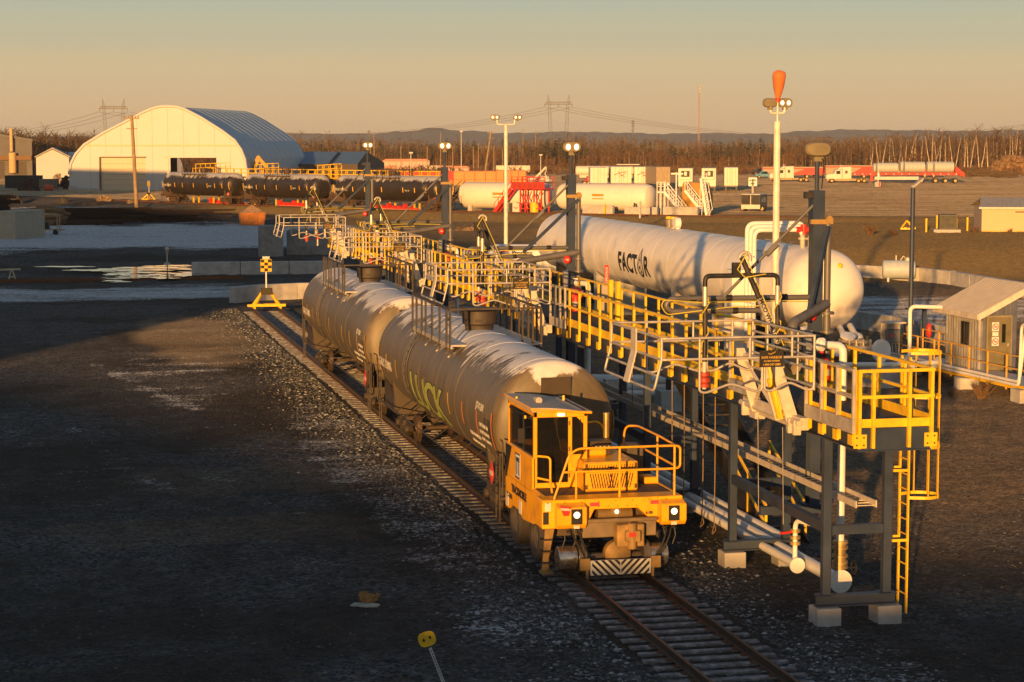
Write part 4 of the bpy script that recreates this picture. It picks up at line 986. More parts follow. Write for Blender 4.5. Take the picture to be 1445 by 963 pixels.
mast_lab = ['nearest dark blue mast, its flood lamp turned away from the camera', 'second dark blue mast with lit flood lamp, in front of the white storage tank',
            'third dark blue mast with lit lamp, before the right black tank car', 'farthest dark blue mast with lit flood lamp, before the black tank cars']
for k in range(4):
    mx_, my_ = 4.0, 41.8 + STEP * k
    t = thing('lamp_mast', mast_lab[k], 'lamp mast', (mx_, my_, 1.9), 0, 'dark blue masts along the loading platform')
    b = MB()
    for e in (-1, 1): b.box((mx_ - .12, my_ + e * .12 - .015, 1.92), (mx_ + .12, my_ + e * .13 + .015, 8.4))
    b.box((mx_ - .02, my_ - .115, 1.92), (mx_ + .02, my_ + .115, 8.4)); b.cbox((mx_, my_, 1.9), (.45, .45, .04)); b.box((mx_ - .135, my_ - .15, 8.0), (mx_ + .135, my_ + .15, 8.72))
    ps = b.build('post', NAVY, t, bevel=.006)
    b = MB(); b.cyl((mx_, my_, 8.7), (mx_, my_, 9.4), .05, n=10); b.build('lamp_pole', NAVY, t)
    flood_head(t, (mx_ + .02, my_, 9.6), 1 if k == 0 else -1)
    b = MB(); b.tube(bend([(mx_ + .03, my_ - .06 if k else my_ + .06, 9.5), (mx_ + .12, my_ - .1, 9.35), (mx_ + .08, my_ - .08, 8.75)], .1), .015, 5); b.build('lamp_cable', BLK, t)
    b = MB(); b.cyl((mx_ + .22, my_ - .12, 6.0), (mx_ + .22, my_ - .12, 8.05), .075, n=12); b.cyl((mx_ + .22, my_ - .12, 5.1), (mx_ + .22, my_ - .12, 6.0), .085, n=12)
    for z in (5.4, 5.65, 6.05): b.cyl((mx_ + .22, my_ - .12, z), (mx_ + .22, my_ - .12, z + .06), .16, n=14)
    b.build('standpipe', GREYPIPE, t, smooth=40)
    b = MB(); b.cbox((mx_ + .06, my_ - .14, 8.05), (.5, .1, .1)); b.cyl((mx_ + .22, my_ - .22, 8.1), (mx_ + .22, my_ - .1, 8.1), .08, n=10); b.build('pipe_clamp', mat('clamp_tan', (.4, .25, .08), .5, .3), t)
    # boom that folds back on itself, and its stay
    b = MB(); P = [(mx_ - .1, my_ - .02, 6.42), (.72, my_ - .05, 6.44), (.60, my_ - .05, 6.30), (.72, my_ - .05, 6.17), (2.72, my_ - .05, 6.16), (2.80, my_ - .05, 6.1), (2.80, my_ - .05, 5.85)]
    b.tube(bend(P, .09), .06, 10)
    bo = b.build('vapour_boom', GREYPIPE, t, smooth=50)
    b = MB()
    for q in (1.15, 1.95, 3.2): b.cyl((q, my_ - .035, 6.434), (q + .14, my_ - .035, 6.434), .068, n=10)
    b.cyl((2.1, my_ - .05, 6.16), (2.22, my_ - .05, 6.16), .068, n=10); b.build('boom_sleeve', BLK, bo)
    b = MB(); b.tube(bend([(mx_ - .2, my_ - .1, 6.33), (2.6, my_ - .1, 6.36), (1.4, my_ - .1, 6.35), (.56, my_ - .1, 6.42), (.5, my_ - .1, 6.3), (.62, my_ - .1, 6.1), (2.0, my_ - .1, 6.24), (2.7, my_ - .1, 6.26)], .12), .014, 5); b.build('hose_cable', YCAB, bo)
    b = MB(); b.tube([(mx_ - .1, my_ - .1, 8.42), (1.9, my_ - .05, 6.46)], .035, 8); b.tube([(3.1, my_ - .09, 7.57), (2.85, my_ - .09, 7.34)], .05, 8); b.build('stay_rod', GREYPIPE, t)
    b = MB(); b.bar((mx_ + .2, my_ - .18, 7.95), (mx_ - .45 if k == 0 else mx_ - 1.6, my_ - (.7 if k == 0 else .25), 5.95 if k == 0 else 6.3), .09, .09); b.build('arm_stay', NAVY, t)
    b = MB(); b.ball((mx_ - .18, my_ - .25, 6.05), .13, 12, 8, (1, .6, 1)); bc = b.build('red_beacon', RED, t, smooth=60)
    b = MB(); b.ball((mx_ - .18, my_ - .33, 6.05), .04, 8, 6); b.build('beacon_lens', CREAM, bc)
    b = MB(); b.cbox((mx_ - .22, my_ - .2, 5.45), (.16, .14, .55)); b.build('junction_box', mat('grey_box', (.22, .23, .25), .5), t, bevel=.01)
    b = MB(); b.cbox((mx_ - .22, my_ - .1, 8.62), (.2, .12, .14)); b.build('bracket_box', DARK, t)
    # cross beam carrying the mast
    b = MB(); b.bar((XL + .2, my_, 1.79), (mx_ + .25, my_, 1.79), .18, .18); b.build('support_beam', NAVY, t)
# ------------------------------------------------------------------ loading arms
SILV = mat('silver_sleeve', (.62, .58, .50), .35, .5, var=.15)
arm_lab = ['black loading arm with wide hose frame and red valve, nearest of the four', 'black loading arm beside the second mast, its hoses hanging side by side', 'black loading arm beside the third mast, in front of the black tank cars', 'farthest black loading arm, over the last gangway cage']
for k, (fa, ua) in enumerate(((52, 0), (6, 84), (10, 62), (10, 55))):
    mx_, my_ = 4.0, 41.8 + STEP * k; dirv = Vector((-math.cos(rad(fa)), -math.sin(rad(fa)), 0)); Lf = 1.62 if k == 0 else 1.85
    p0 = Vector((mx_ + .2, my_ - .14, 6.28)); p1 = Vector((mx_, my_, 0)) + dirv * Lf; p1.z = 5.98
    sw = p1 + Vector((0, 0, -.5))
    t = thing('product_loader', arm_lab[k], 'loading arm', (p1.x, p1.y, 5.0), 0, 'loading arms over the tank cars')
    b = MB(); b.tube(bend([p0, p1, sw], .18), .105, 12); b.build('feed_pipe', GREYPIPE, t, smooth=50)
    b = MB(); b.cyl(sw + Vector((0, 0, .1)), sw + Vector((0, 0, .16)), .2, n=14); b.cyl(sw + Vector((0, 0, -.05)), sw + Vector((0, 0, .02)), .2, n=14)
    b.cbox(sw + Vector((0, 0, -.22)), (.26, .26, .26)); b.cyl(sw + Vector((-.1, -.25, -.34)), sw + Vector((-.1, .2, -.34)), .23, n=18); b.cyl(sw + Vector((-.1, -.3, -.34)), sw + Vector((-.1, -.25, -.34)), .1, n=12)
    b.build('swivel_joint', mat('swivel_metal', (.30, .24, .15), .45, .4, var=.3), t, smooth=35)
    b = MB(); b.tube(bend([sw + Vector((0, 0, -.2)), sw + Vector((.55, .1, -.25)), sw + Vector((.72, .15, -.6)), sw + Vector((.7, .15, -1.0))], .3), .09, 10); b.build('hose_elbow', mat('tan_elbow', (.16, .11, .045), .6), t, smooth=50)
    foot = sw + Vector((-.12, -.05, -.35)); top = foot + Vector((-1.02, .0, 2.25))
    b = MB(); b.tube([foot, top], .058, 10); b.build('balance_arm', DARK, t, smooth=50)
    b = MB(); b.tube([foot.lerp(top, .2), foot.lerp(top, .62)], .068, 12); slv = b.build('spring_sleeve', SILV, t, smooth=50)
    ad = (top - foot).normalized(); nrm = Vector((0, -1, 0)); axv = -ad
    lettering('sleeve_text', 'EMCO WHEATON', .13, plane_map(foot.lerp(top, .42) + nrm * .072, axv, ad.cross(nrm) * -1 if (axv.cross(ad.cross(nrm) * -1)).y < 0 else ad.cross(nrm)), TXT, slv, .004, .002, world=True)
    b = MB(); b.tube([top + Vector((-.02 +   .12 * math.cos(a) + .09, 0, .12 * math.sin(a) - .02)) for a in [rad(q) for q in range(-30, 200, 23)]], .035, 8); b.build('hook', GALV, t, smooth=50)
    u = Vector((math.cos(rad(ua)), math.sin(rad(ua)), 0)); hc = Vector((top.x, top.y, top.z - .38)); hw = .79
    a_, c_ = hc - u * hw, hc + u * hw
    if k: a_, c_ = hc - u * .6, hc + u * .6
    b = MB(); b.tube(bend([a_ + Vector((0, 0, -.25)), a_, c_, c_ + Vector((0, 0, -.25))], .14, 5), .05, 10); b.cbox(hc + Vector((-.12, 0, .12)), (.16, .12, .3)); b.build('hose_frame', DARK, t, smooth=50)
    for j, e in enumerate((a_, c_)):
        b = MB(); b.cyl(e + Vector((0, 0, -.22)), e + Vector((0, 0, -.62)), .055, n=10); b.build('white_coupling', SILV, t, smooth=50)
        b = MB(); b.tube([e + Vector((0, 0, -.6)), e + Vector((.01, 0, -1.2)), e + Vector((0, 0, -1.78))], .052, 8); h_ = b.build('hose', DARK, t, smooth=50)
        b = MB(); b.tube([e + Vector((.075 * math.sin(q * 1.1 + j), .075 * math.cos(q * 1.1 + j) - .03, -.35 - q * .105)) for q in range(14)], .012, 5); b.build('hose_cable', YCAB, h_)
        b = MB(); b.cyl(e + Vector((0, 0, -1.75)), e + Vector((0, 0, -2.6 if j else -2.35)), .04, n=8); b.build('white_coupling', CREAM, t)
        b = MB(); zc = -2.0 if j == 0 else -1.95
        for q in (0, .12, .24): b.cyl(e + Vector((0, 0, zc - q)), e + Vector((0, 0, zc - q - .07)), .13 - .02 * (q > 0.2), n=12)
        b.ball(e + Vector((0, 0, zc - .16)), .11, 10, 8); b.build('red_valve', mat('valve_red', (.42, .05, .03), .5, var=.3), t, smooth=40)
    b = MB(); b.tube([top + Vector((.1, -.05, .1)), top + Vector((-.12, -.08, -.25)), top + Vector((.05, -.08, -.42)), hc + u * .5 + Vector((0, -.08, .03))], .012, 5); b.tube([foot.lerp(top, q) + Vector((.09, -.02, 0)) for q in (.0, .3, .7, 1)], .012, 5); b.build('hose_cable', YCAB, t)
# ------------------------------------------------------------------ folding gangways with safety cages
gw_lab = ['nearest folding gangway, its tubular safety cage and black sign above the railcar mover', 'folding gangway cage over the first grey tank car, second from the near end', 'folding gangway cage over the far grey tank car, third from the near end', 'farthest folding gangway cage, beyond the tank cars, above the grey boxes']
for k in range(4):
    D = STEP * k
    t = thing('folding_gangway', gw_lab[k], 'gangway', (2.5, 39.7 + D, 4.2), 0, 'folding gangways along the platform')
    y0, y1 = 38.5 + D, 41.2 + D
    b = MB(); b.box((2.34, y0 - .3, 4.05), (2.52, y1 + .5, 4.30)); b.box((2.28, y0, 3.98), (2.5, y0 + .35, 4.12)); b.box((2.28, y1 - .5, 3.95), (2.5, y1 - .1, 4.1)); b.cyl((2.3, y0 - .35, 4.2), (2.3, y1 + .5, 4.2), .06, n=10)
    for y in (y0 - .2, y0 + .1, y1 + .2): b.cbox((2.3, y, 4.1), (.16, .1, .3))
    b.build('hinge_frame', ALU, t, bevel=.01)
    for y in (y0 + .25, y0 + .95, y1 - .3):
        b = MB(); b.prism([(-.14, 0), (.16, 0), (.05, 1.35), (-.14, 1.35), (-.2, 1.15)], (2.38, y, 4.1), (.9, 0, .0), (-.26, 0, 1), .06); b.build('lift_arm', ALU, t, bevel=.006)
    b = MB(); b.bar((2.34, y1 - .3, 4.25), (2.1, y0 + 1.1, 5.2), .07, .03); b.bar((2.34, y0 + 1.1, 4.25), (2.1, y1 - .3, 5.2), .07, .03); b.bar((2.1, y0 + .2, 5.3), (2.1, y1 - .2, 5.3), .14, .1); b.bar((2.2, y0 + .2, 4.8), (2.2, y1 - .2, 4.8), .05, .05); b.bar((2.3, y0 + .9, 4.3), (2.3, y1 - .2, 4.3), .05, .16); b.build('cross_brace', ALU, t)
    b = MB(); b.cyl((2.26, y0 + .55, 4.2), (2.05, y0 + .62, 5.0), .10, n=14); b.build('spring_cylinder', YEL, t, smooth=40)
    b = MB(); b.cyl((2.06, y0 + .62, 4.95), (1.98, y0 + .66, 5.42), .045, n=8); b.cbox((2.0, y0 + .66, 5.42), (.12, .16, .12)); b.cyl((2.2, y0 + .38, 4.2), (2.0, y0 + .42, 5.3), .035, n=8); b.cyl((2.2, y0 + .38, 4.4), (2.1, y0 + .4, 4.9), .055, n=8); b.build('spring_rod', YEL, t)
    # platform-edge rails on both sides of the opening
    for ya, yb_ in ((PY0 + D - (.12 if k == 0 else -.55), y0 - .25), (y1 + .55, y1 + 1.75)):
        b = MB(); x = 2.47
        for z in (ZD + 1.07, ZD + .56): b.bar((x, ya, z), (x, yb_, z), .05, .05)
        for q in np.linspace(ya, yb_, 4 if yb_ - ya > 1.6 else 2): b.bar((x, q, ZD - .1), (x, q, ZD + 1.07), .055, .055)
        b.box((x - .025, ya, ZD - .12), (x + .0, yb_, ZD + .14)); b.build('edge_rail', GALV, t)
    # cage
    ca, cb, xa, xb, zt = 37.0 + D, 40.55 + D, -.9, 2.15, 6.06
    c = MB(); rr = .026
    c.tube(bend([(xb, ca, zt), (xa, ca, zt), (xa, cb, zt), (xb, cb, zt)], .1), rr, 7); c.tube(bend([(xb, ca, zt - .4), (xa, ca, zt - .4), (xa, cb, zt - .4), (xb, cb, zt - .4)], .1), rr, 7)
    for y in (ca, cb):
        for x in (xa + .75, xa + 1.75, xa + 2.6): c.tube([(x, y, zt), (x, y, zt - .4)], rr * .9, 6)
        for s0, s1 in ((xa + .75, xa + 2.0), (xa + 2.05, xb)):
            mid_ = (s0 + s1) / 2; c.tube(bend([(s0, y, zt - .4), (s0, y, zt - 1.02), (s0 + .12, y, zt - 1.05), (mid_, y, zt - .88), (s1 - .12, y, zt - 1.05), (s1, y, zt - 1.02), (s1, y, zt - .4)], .09, 3), rr, 7)
        c.tube([(xb, y, zt), (xb, y, zt - 1.05)], rr, 7)
    for z in (0, -.22, -.42, -.66, -.98): c.tube([(xb, ca, zt + z), (xb, cb, zt + z)], rr, 7)
    for y in (ca + .9, cb - .9): c.tube([(xb, y, zt), (xb, y, zt - .98)], rr, 7)
    # end panel leaning out
    ex = lambda z: xa - .02 - (zt - .4 - z) * .22 if z < zt - .4 else xa
    for z in (zt - .4, zt - .70): c.tube([(ex(z), ca, z), (ex(z), cb, z)], rr, 7)
    c.tube(bend([(xa, ca, zt), (xa, ca, zt - .4), (ex(zt - .98), ca + .0, zt - .98), (ex(zt - .98), cb, zt - .98), (xa, cb, zt - .4), (xa, cb, zt)], .1), rr, 7)
    cg = c.build('safety_cage', GALV, t, smooth=60)
    b = MB(); pts = [(xa - .04, zt + .06), (xa - .04, zt - .4), (ex(zt - 1.0) - .04, zt - 1.0)]; ym = ca + 1.75
    for (x0, z0), (x1, z1) in zip(pts, pts[1:]): b.bar((x0, ym, z0), (x1, ym, z1), .03, .3, (0, 1, 0)) if False else b.add([(x0 - .02, ym - .17, z0), (x0 - .02, ym + .17, z0), (x1 - .02, ym + .17, z1), (x1 - .02, ym - .17, z1), (x0 + .01, ym - .17, z0), (x0 + .01, ym + .17, z0), (x1 + .01, ym + .17, z1), (x1 + .01, ym - .17, z1)], [(0, 1, 2, 3), (7, 6, 5, 4), (0, 4, 5, 1), (1, 5, 6, 2), (2, 6, 7, 3), (3, 7, 4, 0)])
    b.build('end_plate', ALU, cg)
    b = MB(); b.box((xa + 1.93, ca - .05, zt - .58), (xa + 2.41, ca - .03, zt - .26)); sg = b.build('sign_plate', mat('sign_black', (.018, .015, .01), .5), t)
    GOLD = mat('gold_lettering', (.55, .34, .06), .5)
    for j, (s_, sz) in enumerate((('SAFE HARBOR', .066), ('ACCESS SYSTEMS', .042), ('1-800-347-2880', .056))): lettering('sign_text', s_, sz, plane_map((xa + 2.17, ca - .053, zt - .395 - .068 * j), (1, 0, 0), (0, 0, 1)), GOLD, sg, .001, .001, world=True)
    q = MB(); q.tube([(xa + 2.10, ca - .053, zt - .315), (xa + 2.15, ca - .053, zt - .335), (xa + 2.25, ca - .053, zt - .285)], .008, 4); q.build('sign_emblem', GOLD, sg)
    # counter ropes hanging below
    b = MB()
    for y in (y0 + .6, y1 - .6): b.tube([(2.3, y, 4.0), (2.34, y, 2.0)], .008, 4)
    b.build('pull_ropes', GALV, t)
# ------------------------------------------------------------------ pipes, tray, fittings under and on the platform
def pipe(name, label, pts, r, m_=WHT, cat='pipe', flange=None, group=None, br=.2):
    b = MB(); b.tube(bend(pts, br), r, 14); o = b.build(name, m_, None, smooth=50)
    tag(o, label, cat, group)
    for p, d in (flange or []):
        f = MB(); f.cyl(Vector(p), Vector(p) + Vector(d), r * 1.75, n=20); f.build('flange', m_, o, smooth=35)
    return o
pipe('supply_pipe', 'white pipe along the ground under the platform, ending with the small round flange', [(3.95, 42.6, .38), (3.95, 112, .38)], .10, flange=[((3.95, 42.52, .38), (0, .06, 0))], group='white pipes under the platform')
pipe('supply_pipe', 'thick white pipe under the platform, ending with the large round flange', [(4.34, 41.0, .34), (4.34, 112, .34)], .145, flange=[((4.34, 40.92, .34), (0, .07, 0))], group='white pipes under the platform')
pipe('supply_pipe', 'third white pipe under the platform, farthest from the rails', [(4.78, 45.5, .36), (4.78, 112, .36)], .115, group='white pipes under the platform')
rs = pipe('riser_pipe', 'tall white riser pipe rising past the deck at the near platform end', [(4.34, 41.0, .45), (4.34, 41.0, 5.05), (4.34, 41.0, 5.42), (4.0, 41.55, 5.42)], .085, flange=[((4.34, 41.0, 4.98), (0, 0, .07)), ((4.05, 41.47, 5.42), (-.04, .06, 0))])
b = MB()
for z in (.62, .72, .86, 1.04, 1.16): b.cyl((4.34, 41.0, z), (4.34, 41.0, z + .06), .17, n=16)
b.cyl((4.34, 41.0, .6), (4.34, 41.0, 1.2), .13, n=14); b.build('isolation_valve', mat('valve_brass', (.40, .28, .12), .45, .5, var=.3), rs, smooth=35)
b = MB(); b.tube([(4.66 + .0, 41.0 + .14 * math.cos(a), .62 + .14 * math.sin(a)) for a in [2 * math.pi * i / 14 for i in range(14)]], .02, 6, closed=True); b.cyl((4.4, 41, .62), (4.68, 41, .62), .02, n=6); b.build('valve_wheel', DARK, rs)
br_ = pipe('branch_pipe', 'small white bypass pipe with red handled valve over the round flange', [(3.95, 42.7, .45), (3.95, 42.7, 1.38), (4.28, 41.6, 1.38), (4.32, 41.2, 1.38)], .055)
b = MB()
for z in (.82, .95, 1.1): b.cyl((3.95, 42.7, z), (3.95, 42.7, z + .07), .12, n=12)
b.build('ball_valve', MATS['valve_brass'], br_, smooth=35)
b = MB(); b.bar((3.95, 42.7, 1.12), (3.55, 42.55, 1.12), .05, .05); b.build('valve_handle', RED, br_)
b = MB()
for x in (4.04, 4.48): b.box((x - .015, 39.4, 2.22), (x + .015, 92, 2.36))
y = 39.5
while y < 92: b.box((4.04, y - .02, 2.24), (4.48, y + .02, 2.26)); y += .3
tag(b.build('cable_tray', ALU, None), 'long galvanised cable tray running under the right side of the platform', 'cable tray')
# drop cables hanging from the deck on the left
for i, y in enumerate((45.2, 46.1, 47.6, 48.6, 50.9, 52.2)):
    b = MB(); x = XL + .3
    b.tube([(x, y, ZB), (x + .01, y, 2.0), (x, y, .9)], .014, 5); b.tube(bend([(x, y, .9), (x + .06, y + .03, .72), (x - .05, y, .62), (x, y, .85)], .05), .012, 4)
    tag(b.build('drop_cable', mat('tan_cable', (.2, .13, .06), .6), None), 'thin drop cable under the platform deck, %s from the nearest gangway' % ORD[i], 'cable', 'drop cables under the platform')
def extinguisher(loc, label):
    t = thing('fire_extinguisher', label, 'fire extinguisher', loc, 0, 'red fire extinguishers on the platform')
    x, y, z = loc; b = MB(); b.lathe((x, y, z), (0, 0, 1), [(0, .10), (.02, .12), (.46, .12), (.54, .07), (.57, .03)], 18); b.build('cylinder', RED, t, smooth=40)
    b = MB(); b.lathe((x, y, z + .17), (0, 0, 1), [(0, .122), (.13, .122)], 18, caps=False); b.build('label_band', mat('label_grey', (.4, .4, .4), .5), t, smooth=40)
    b = MB(); b.cbox((x, y, z + .60), (.06, .14, .06)); b.tube(bend([(x - .05, y, z + .58), (x - .16, y, z + .5), (x - .15, y, z + .1)], .08), .015, 6); b.build('valve_and_hose', DARK, t)
    b = MB(); b.ball((x - .07, y, z + .66), .05, 10, 6); b.build('gauge_tag', RED, t)
extinguisher((4.0, 41.2, 4.62), 'red fire extinguisher at the foot of the nearest mast'); extinguisher((4.0, 62.6, 4.45), 'red fire extinguisher at the second mast')
# valve sets where the masts meet the deck
for k in range(1, 4):
    my_ = 41.8 + STEP * k
    rs = pipe('riser_pipe', ['', 'white riser pipe with elbow beside the second mast', 'white riser pipe with elbow beside the third mast', 'white riser pipe with elbow beside the farthest mast'][k], [(4.34, my_ - .9, .45), (4.34, my_ - .9, 5.0), (4.34, my_ - .9, 5.32), (4.1, my_ - .3, 5.32)], .085, flange=[((4.34, my_ - .9, 4.95), (0, 0, .07))], group='white riser pipes at the masts')
    b = MB(); b.lathe((4.2, my_ - .12, 5.0), (0, 0, 1), [(0, .14), (0, .18), (.06, .18), (.06, .11), (.4, .11), (.4, .18), (.46, .18), (.46, .1)], 16); b.build('white_spool', WHT, rs, smooth=35)
    b = MB(); b.lathe((4.02, my_ - .4, 5.0), (0, -1, 0), [(0, .2), (.14, .24), (.3, .2), (.3, .1)], 16); b.build('red_actuator', mat('faded_red', (.50, .09, .06), .5), rs, smooth=35)
# cabinets on the right rail
for y, w in ((48.8, 1.0), (68.5, .9), (76.5, .8)):
    t = thing('control_cabinet', {48.8: 'pale control cabinet on the right rail behind the nearest gangway cage', 68.5: 'pale control cabinet on the right rail just past the second mast', 76.5: 'pale control cabinet on the right rail before the third gangway'}[y], 'cabinet', (4.25, y, 4.5), 0, 'pale control cabinets on the platform rail')
    b = MB(); b.cbox((4.25, y, 5.15), (.25, w, .62)); b.build('housing', ALU, t, bevel=.015)
    b = MB(); b.bar((4.25, y - w / 3, 4.2), (4.25, y - w / 3, 4.9), .05); b.bar((4.25, y + w / 3, 4.2), (4.25, y + w / 3, 4.9), .05); b.build('stand', GALV, t)
# narrow red warning sign on a post behind the rail
t = thing('warning_sign', 'narrow red vertical sign on a grey post in front of the white storage tank', 'sign', (4.4, 60.4, 4.2))
b = MB(); b.cbox((4.4, 60.4, 5.75), (.13, .02, .55)); sp2 = b.build('sign_plate', RED, t)
lettering('sign_text', 'PROPANE', .1, plane_map((4.4, 60.385, 5.75), (0, 0, 1), (-1, 0, 0)), TXW, sp2, .002, .001, world=True)
b = MB(); b.cbox((4.4, 60.45, 5.0), (.32, .2, 1.0)); b.build('post', mat('tan_panel', (.40, .33, .25), .6), t)
b = MB()
for y in (58.0, 58.8):
    b.box((XR - .02, y - .1, ZD), (XR + .1, y + .1, ZD + 1.25))
b.build('gate_post', YEL, plat, bevel=.01)

# platform and all that stands on it, scaled about the camera to footing pixels
for o in list(COL.objects):
    if o.name in BEFORE or o.parent is not None: continue
    n_ = o.name.split('.')[0]
    if n_ in ('loading_platform', 'lamp_mast', 'product_loader', 'folding_gangway', 'drop_cable', 'fire_extinguisher', 'control_cabinet', 'warning_sign', 'access_stair') or (n_ == 'riser_pipe' and '.' in o.name):
        x, y, z = o.location; o.location = (x * 1.035 + .423, y * 1.035, z * 1.035 - .341); o.scale = (1.035, 1.035, 1.035)
# ------------------------------------------------------------------ white storage tank
TX, TZ, TR, TY0, TY1 = 19.5, 3.58, 1.72, 81.2, 126.2
tk = thing('storage_tank', 'long white horizontal storage tank with black lettering, behind the loading platform', 'storage tank', (TX, 105, 0))
prof = [(-1.45 * math.cos(a), max(.002, TR * math.sin(a))) for a in [math.pi / 2 * i / 14 for i in range(15)]]
LT = TY1 - TY0
b = MB(); b.lathe((TX, TY0, TZ), (0, 1, 0), prof + [(LT * i / 16, TR) for i in range(1, 16)] + [(LT - p, r) for p, r in prof[::-1]], 72, caps=False)
TPAINT = mat('white_tank_paint', (.82, .77, .69), .42, var=.05, scale=.5, dirt=(.44, .37, .29), dirt_amt=.42, dirt_scale=.9, bump=.04, bscale=2)
sh = b.build('shell', TPAINT, tk, smooth=50)
b = MB()
for i in range(0, 17): b.lathe((TX, TY0 + LT * i / 16, TZ), (0, 1, 0), [(-.02, TR), (-.012, TR + .005), (.012, TR + .005), (.02, TR)], 72, caps=False)
b.build('weld_seams', TPAINT, sh, smooth=30)
for y in (89.5, 98.0, 113, 122):
    b = MB(); b.prism([(-1.45, -.1), (1.45, -.1), (1.5, TZ - 1.1), (1.1, TZ - 1.42), (.5, TZ - 1.68), (0, TZ - 1.75), (-.5, TZ - 1.68), (-1.1, TZ - 1.42), (-1.5, TZ - 1.1)], (TX, y, 0), (1, 0, 0), (0, 0, 1), .5); b.build('saddle', CONC if y in (98.0, 113) else DARK, tk)
def tmap(cy, z):
    a0 = math.asin((z - TZ) / TR)
    def f(x, y, d):
        a = a0 + y / TR; r = TR + .008 + d; return (TX - r * math.cos(a), cy - x, TZ + r * math.sin(a))
    return f
for s_, x0, al in (('FACT', .72, 'RIGHT'), ('R', 1.95, 'LEFT')):
    def mpf(x, y, d, x0=x0): return tmap(104.2, 3.30)(x0 + x * 1.02, y, d)
    lettering('tank_lettering', s_, 1.42, mpf, TXT, sh, .05, .002, al, cuts=.14, spacing=1.06, world=True)
b = MB(); tm = tmap(104.2, 3.30); drop = []
for i in range(28):
    a = 2 * math.pi * i / 28 - math.pi / 2; x = .52 * math.cos(a); y = .52 * math.sin(a) - .08
    if y > 0: x *= max(.0, 1 - (y / .46) ** 1.3 * .9); y *= 2.3
    drop.append((1.30 + x + (.16 * max(0, y) ** 1.0 if y > 0 else 0), y))
inn = [(1.30 + (x - 1.30) * .74, -.04 + (y + .08) * .80) for x, y in drop]
k = len(drop); b.add([tm(x, y, .001) for x, y in drop] + [tm(x, y, .001) for x, y in inn], [(i, (i + 1) % k, k + (i + 1) % k, k + i) for i in range(k)]); b.build('drop_outline', TXT, sh)
b = MB(); b.add([tm(x, y, .002) for x, y in [(1.52, .72), (1.45, .25), (1.38, -.05), (1.2, -.25), (1.02, -.1), (1.05, .15), (1.25, .4)]], [(0, 1, 2, 3, 4, 5, 6)]); b.build('drop_shade', mat('drop_grey', (.045, .06, .085), .5), sh)
b = MB(); b.add([tm(x, y, .002) for x, y in [(1.12, -.28), (1.3, -.42), (1.5, -.3), (1.55, -.05), (1.48, -.18), (1.3, -.26)]], [(0, 1, 2, 3, 4, 5)]); b.build('drop_shade', MATS['drop_grey'], sh)
# top fittings
for yy in (103.2, 102.5):
    b = MB(); z0 = TZ + TR - .03; b.lathe((TX, yy, z0), (0, 0, 1), [(0, .28), (.08, .28), (.08, .18), (.2, .2), (.45, .22), (.5, .12)], 16); v = b.build('relief_valve', mat('valve_grey', (.34, .30, .25), .5, .4), tk, smooth=35)
    b = MB(); b.cyl((TX, yy, z0 + .5), (TX, yy, z0 + .62), .22, n=14); b.build('valve_cap', YEL, v)
b = MB(); b.cyl((TX + .1, 101.8, TZ + TR + .3), (TX - .2, 101.8, TZ + TR + .3), .28, n=16); b.cyl((TX, 101.8, TZ + TR - .1), (TX, 101.8, TZ + TR + .3), .12, n=10); b.build('flange', WHT, tk, smooth=35)
# white fill pipes climbing the side and bending over the top
for i in range(3):
    b = MB(); x = TX - TR - .65; y = 83.6 + .46 * (2 - i) - .4
    b.tube(bend([(x, y, .3), (x, y, 6.15 + .12 * (1 - i)), (TX + .2 - .2 * i, y, 6.15 + .12 * (1 - i)), (TX + .2 - .2 * i, y, 5.3)], .35, 6), .10, 12); b.build('fill_pipe', WHT, tk, smooth=50)
b = MB()
for z in (1.6, 2.9, 4.1, 4.9): b.bar((TX - TR - .7, 82.9, z), (TX - TR - .7, 84.3, z), .06, .09)
b.box((TX - TR - .95, 85.2, .1), (TX - TR - .35, 86.2, 4.2)) ; b.build('pipe_clamps', WHT, tk)
b = MB(); b.cyl((TX - .5, 83.2, 6.02), (TX + .3, 83.2, 6.02), .13, n=10); b.cyl((TX - .15, 83.2, 5.8), (TX - .15, 83.2, 6.25), .14, n=10); b.build('red_valves', RED, tk, smooth=40)
b = MB()
for dx, dy in ((.0, 0), (.35, .3), (.15, -.5), (-.3, .1)):
    b.cyl((TX + dx, 82.8 + dy, TZ + TR - .1), (TX + dx, 82.8 + dy, TZ + TR + .5), .1, n=10); b.cyl((TX + dx, 82.8 + dy, TZ + TR + .32), (TX + dx, 82.8 + dy, TZ + TR + .4), .2, n=12)
b.build('top_valves', mat('valve_cream', (.5, .43, .33), .5, .2), tk, smooth=35)
b = MB(); b.tube([(TX - .7, 83.5, 5.3), (TX - .2, 84.6, 5.42), (TX + .6, 86, 5.35)], .02, 5); b.bar((TX - 1.2, 84, 5.0), (TX - 1.2, 86.5, 5.0), .05); b.bar((TX - .9, 84, 5.5), (TX - .9, 86.5, 5.5), .04); b.build('conduit', GALV, tk)
b = MB(); b.cyl((TX + .35, 79.95, 3.25), (TX + .35, 79.85, 3.25), .16, n=16); b.build('level_gauge', mat('gauge_grey', (.25, .22, .18), .5, .4), tk, smooth=40)
b = MB(); b.ball((TX + .3, 80.1, 4.65), .12, 10, 8); b.build('sensor', YEL, tk, smooth=60)
b = MB(); b.tube([(TX + .3, 80.05, 4.6), (TX + .22, 80.0, 4.1), (TX + .1, 79.98, 3.8)], .025, 6); b.build('sensor_cable', WHT, tk)
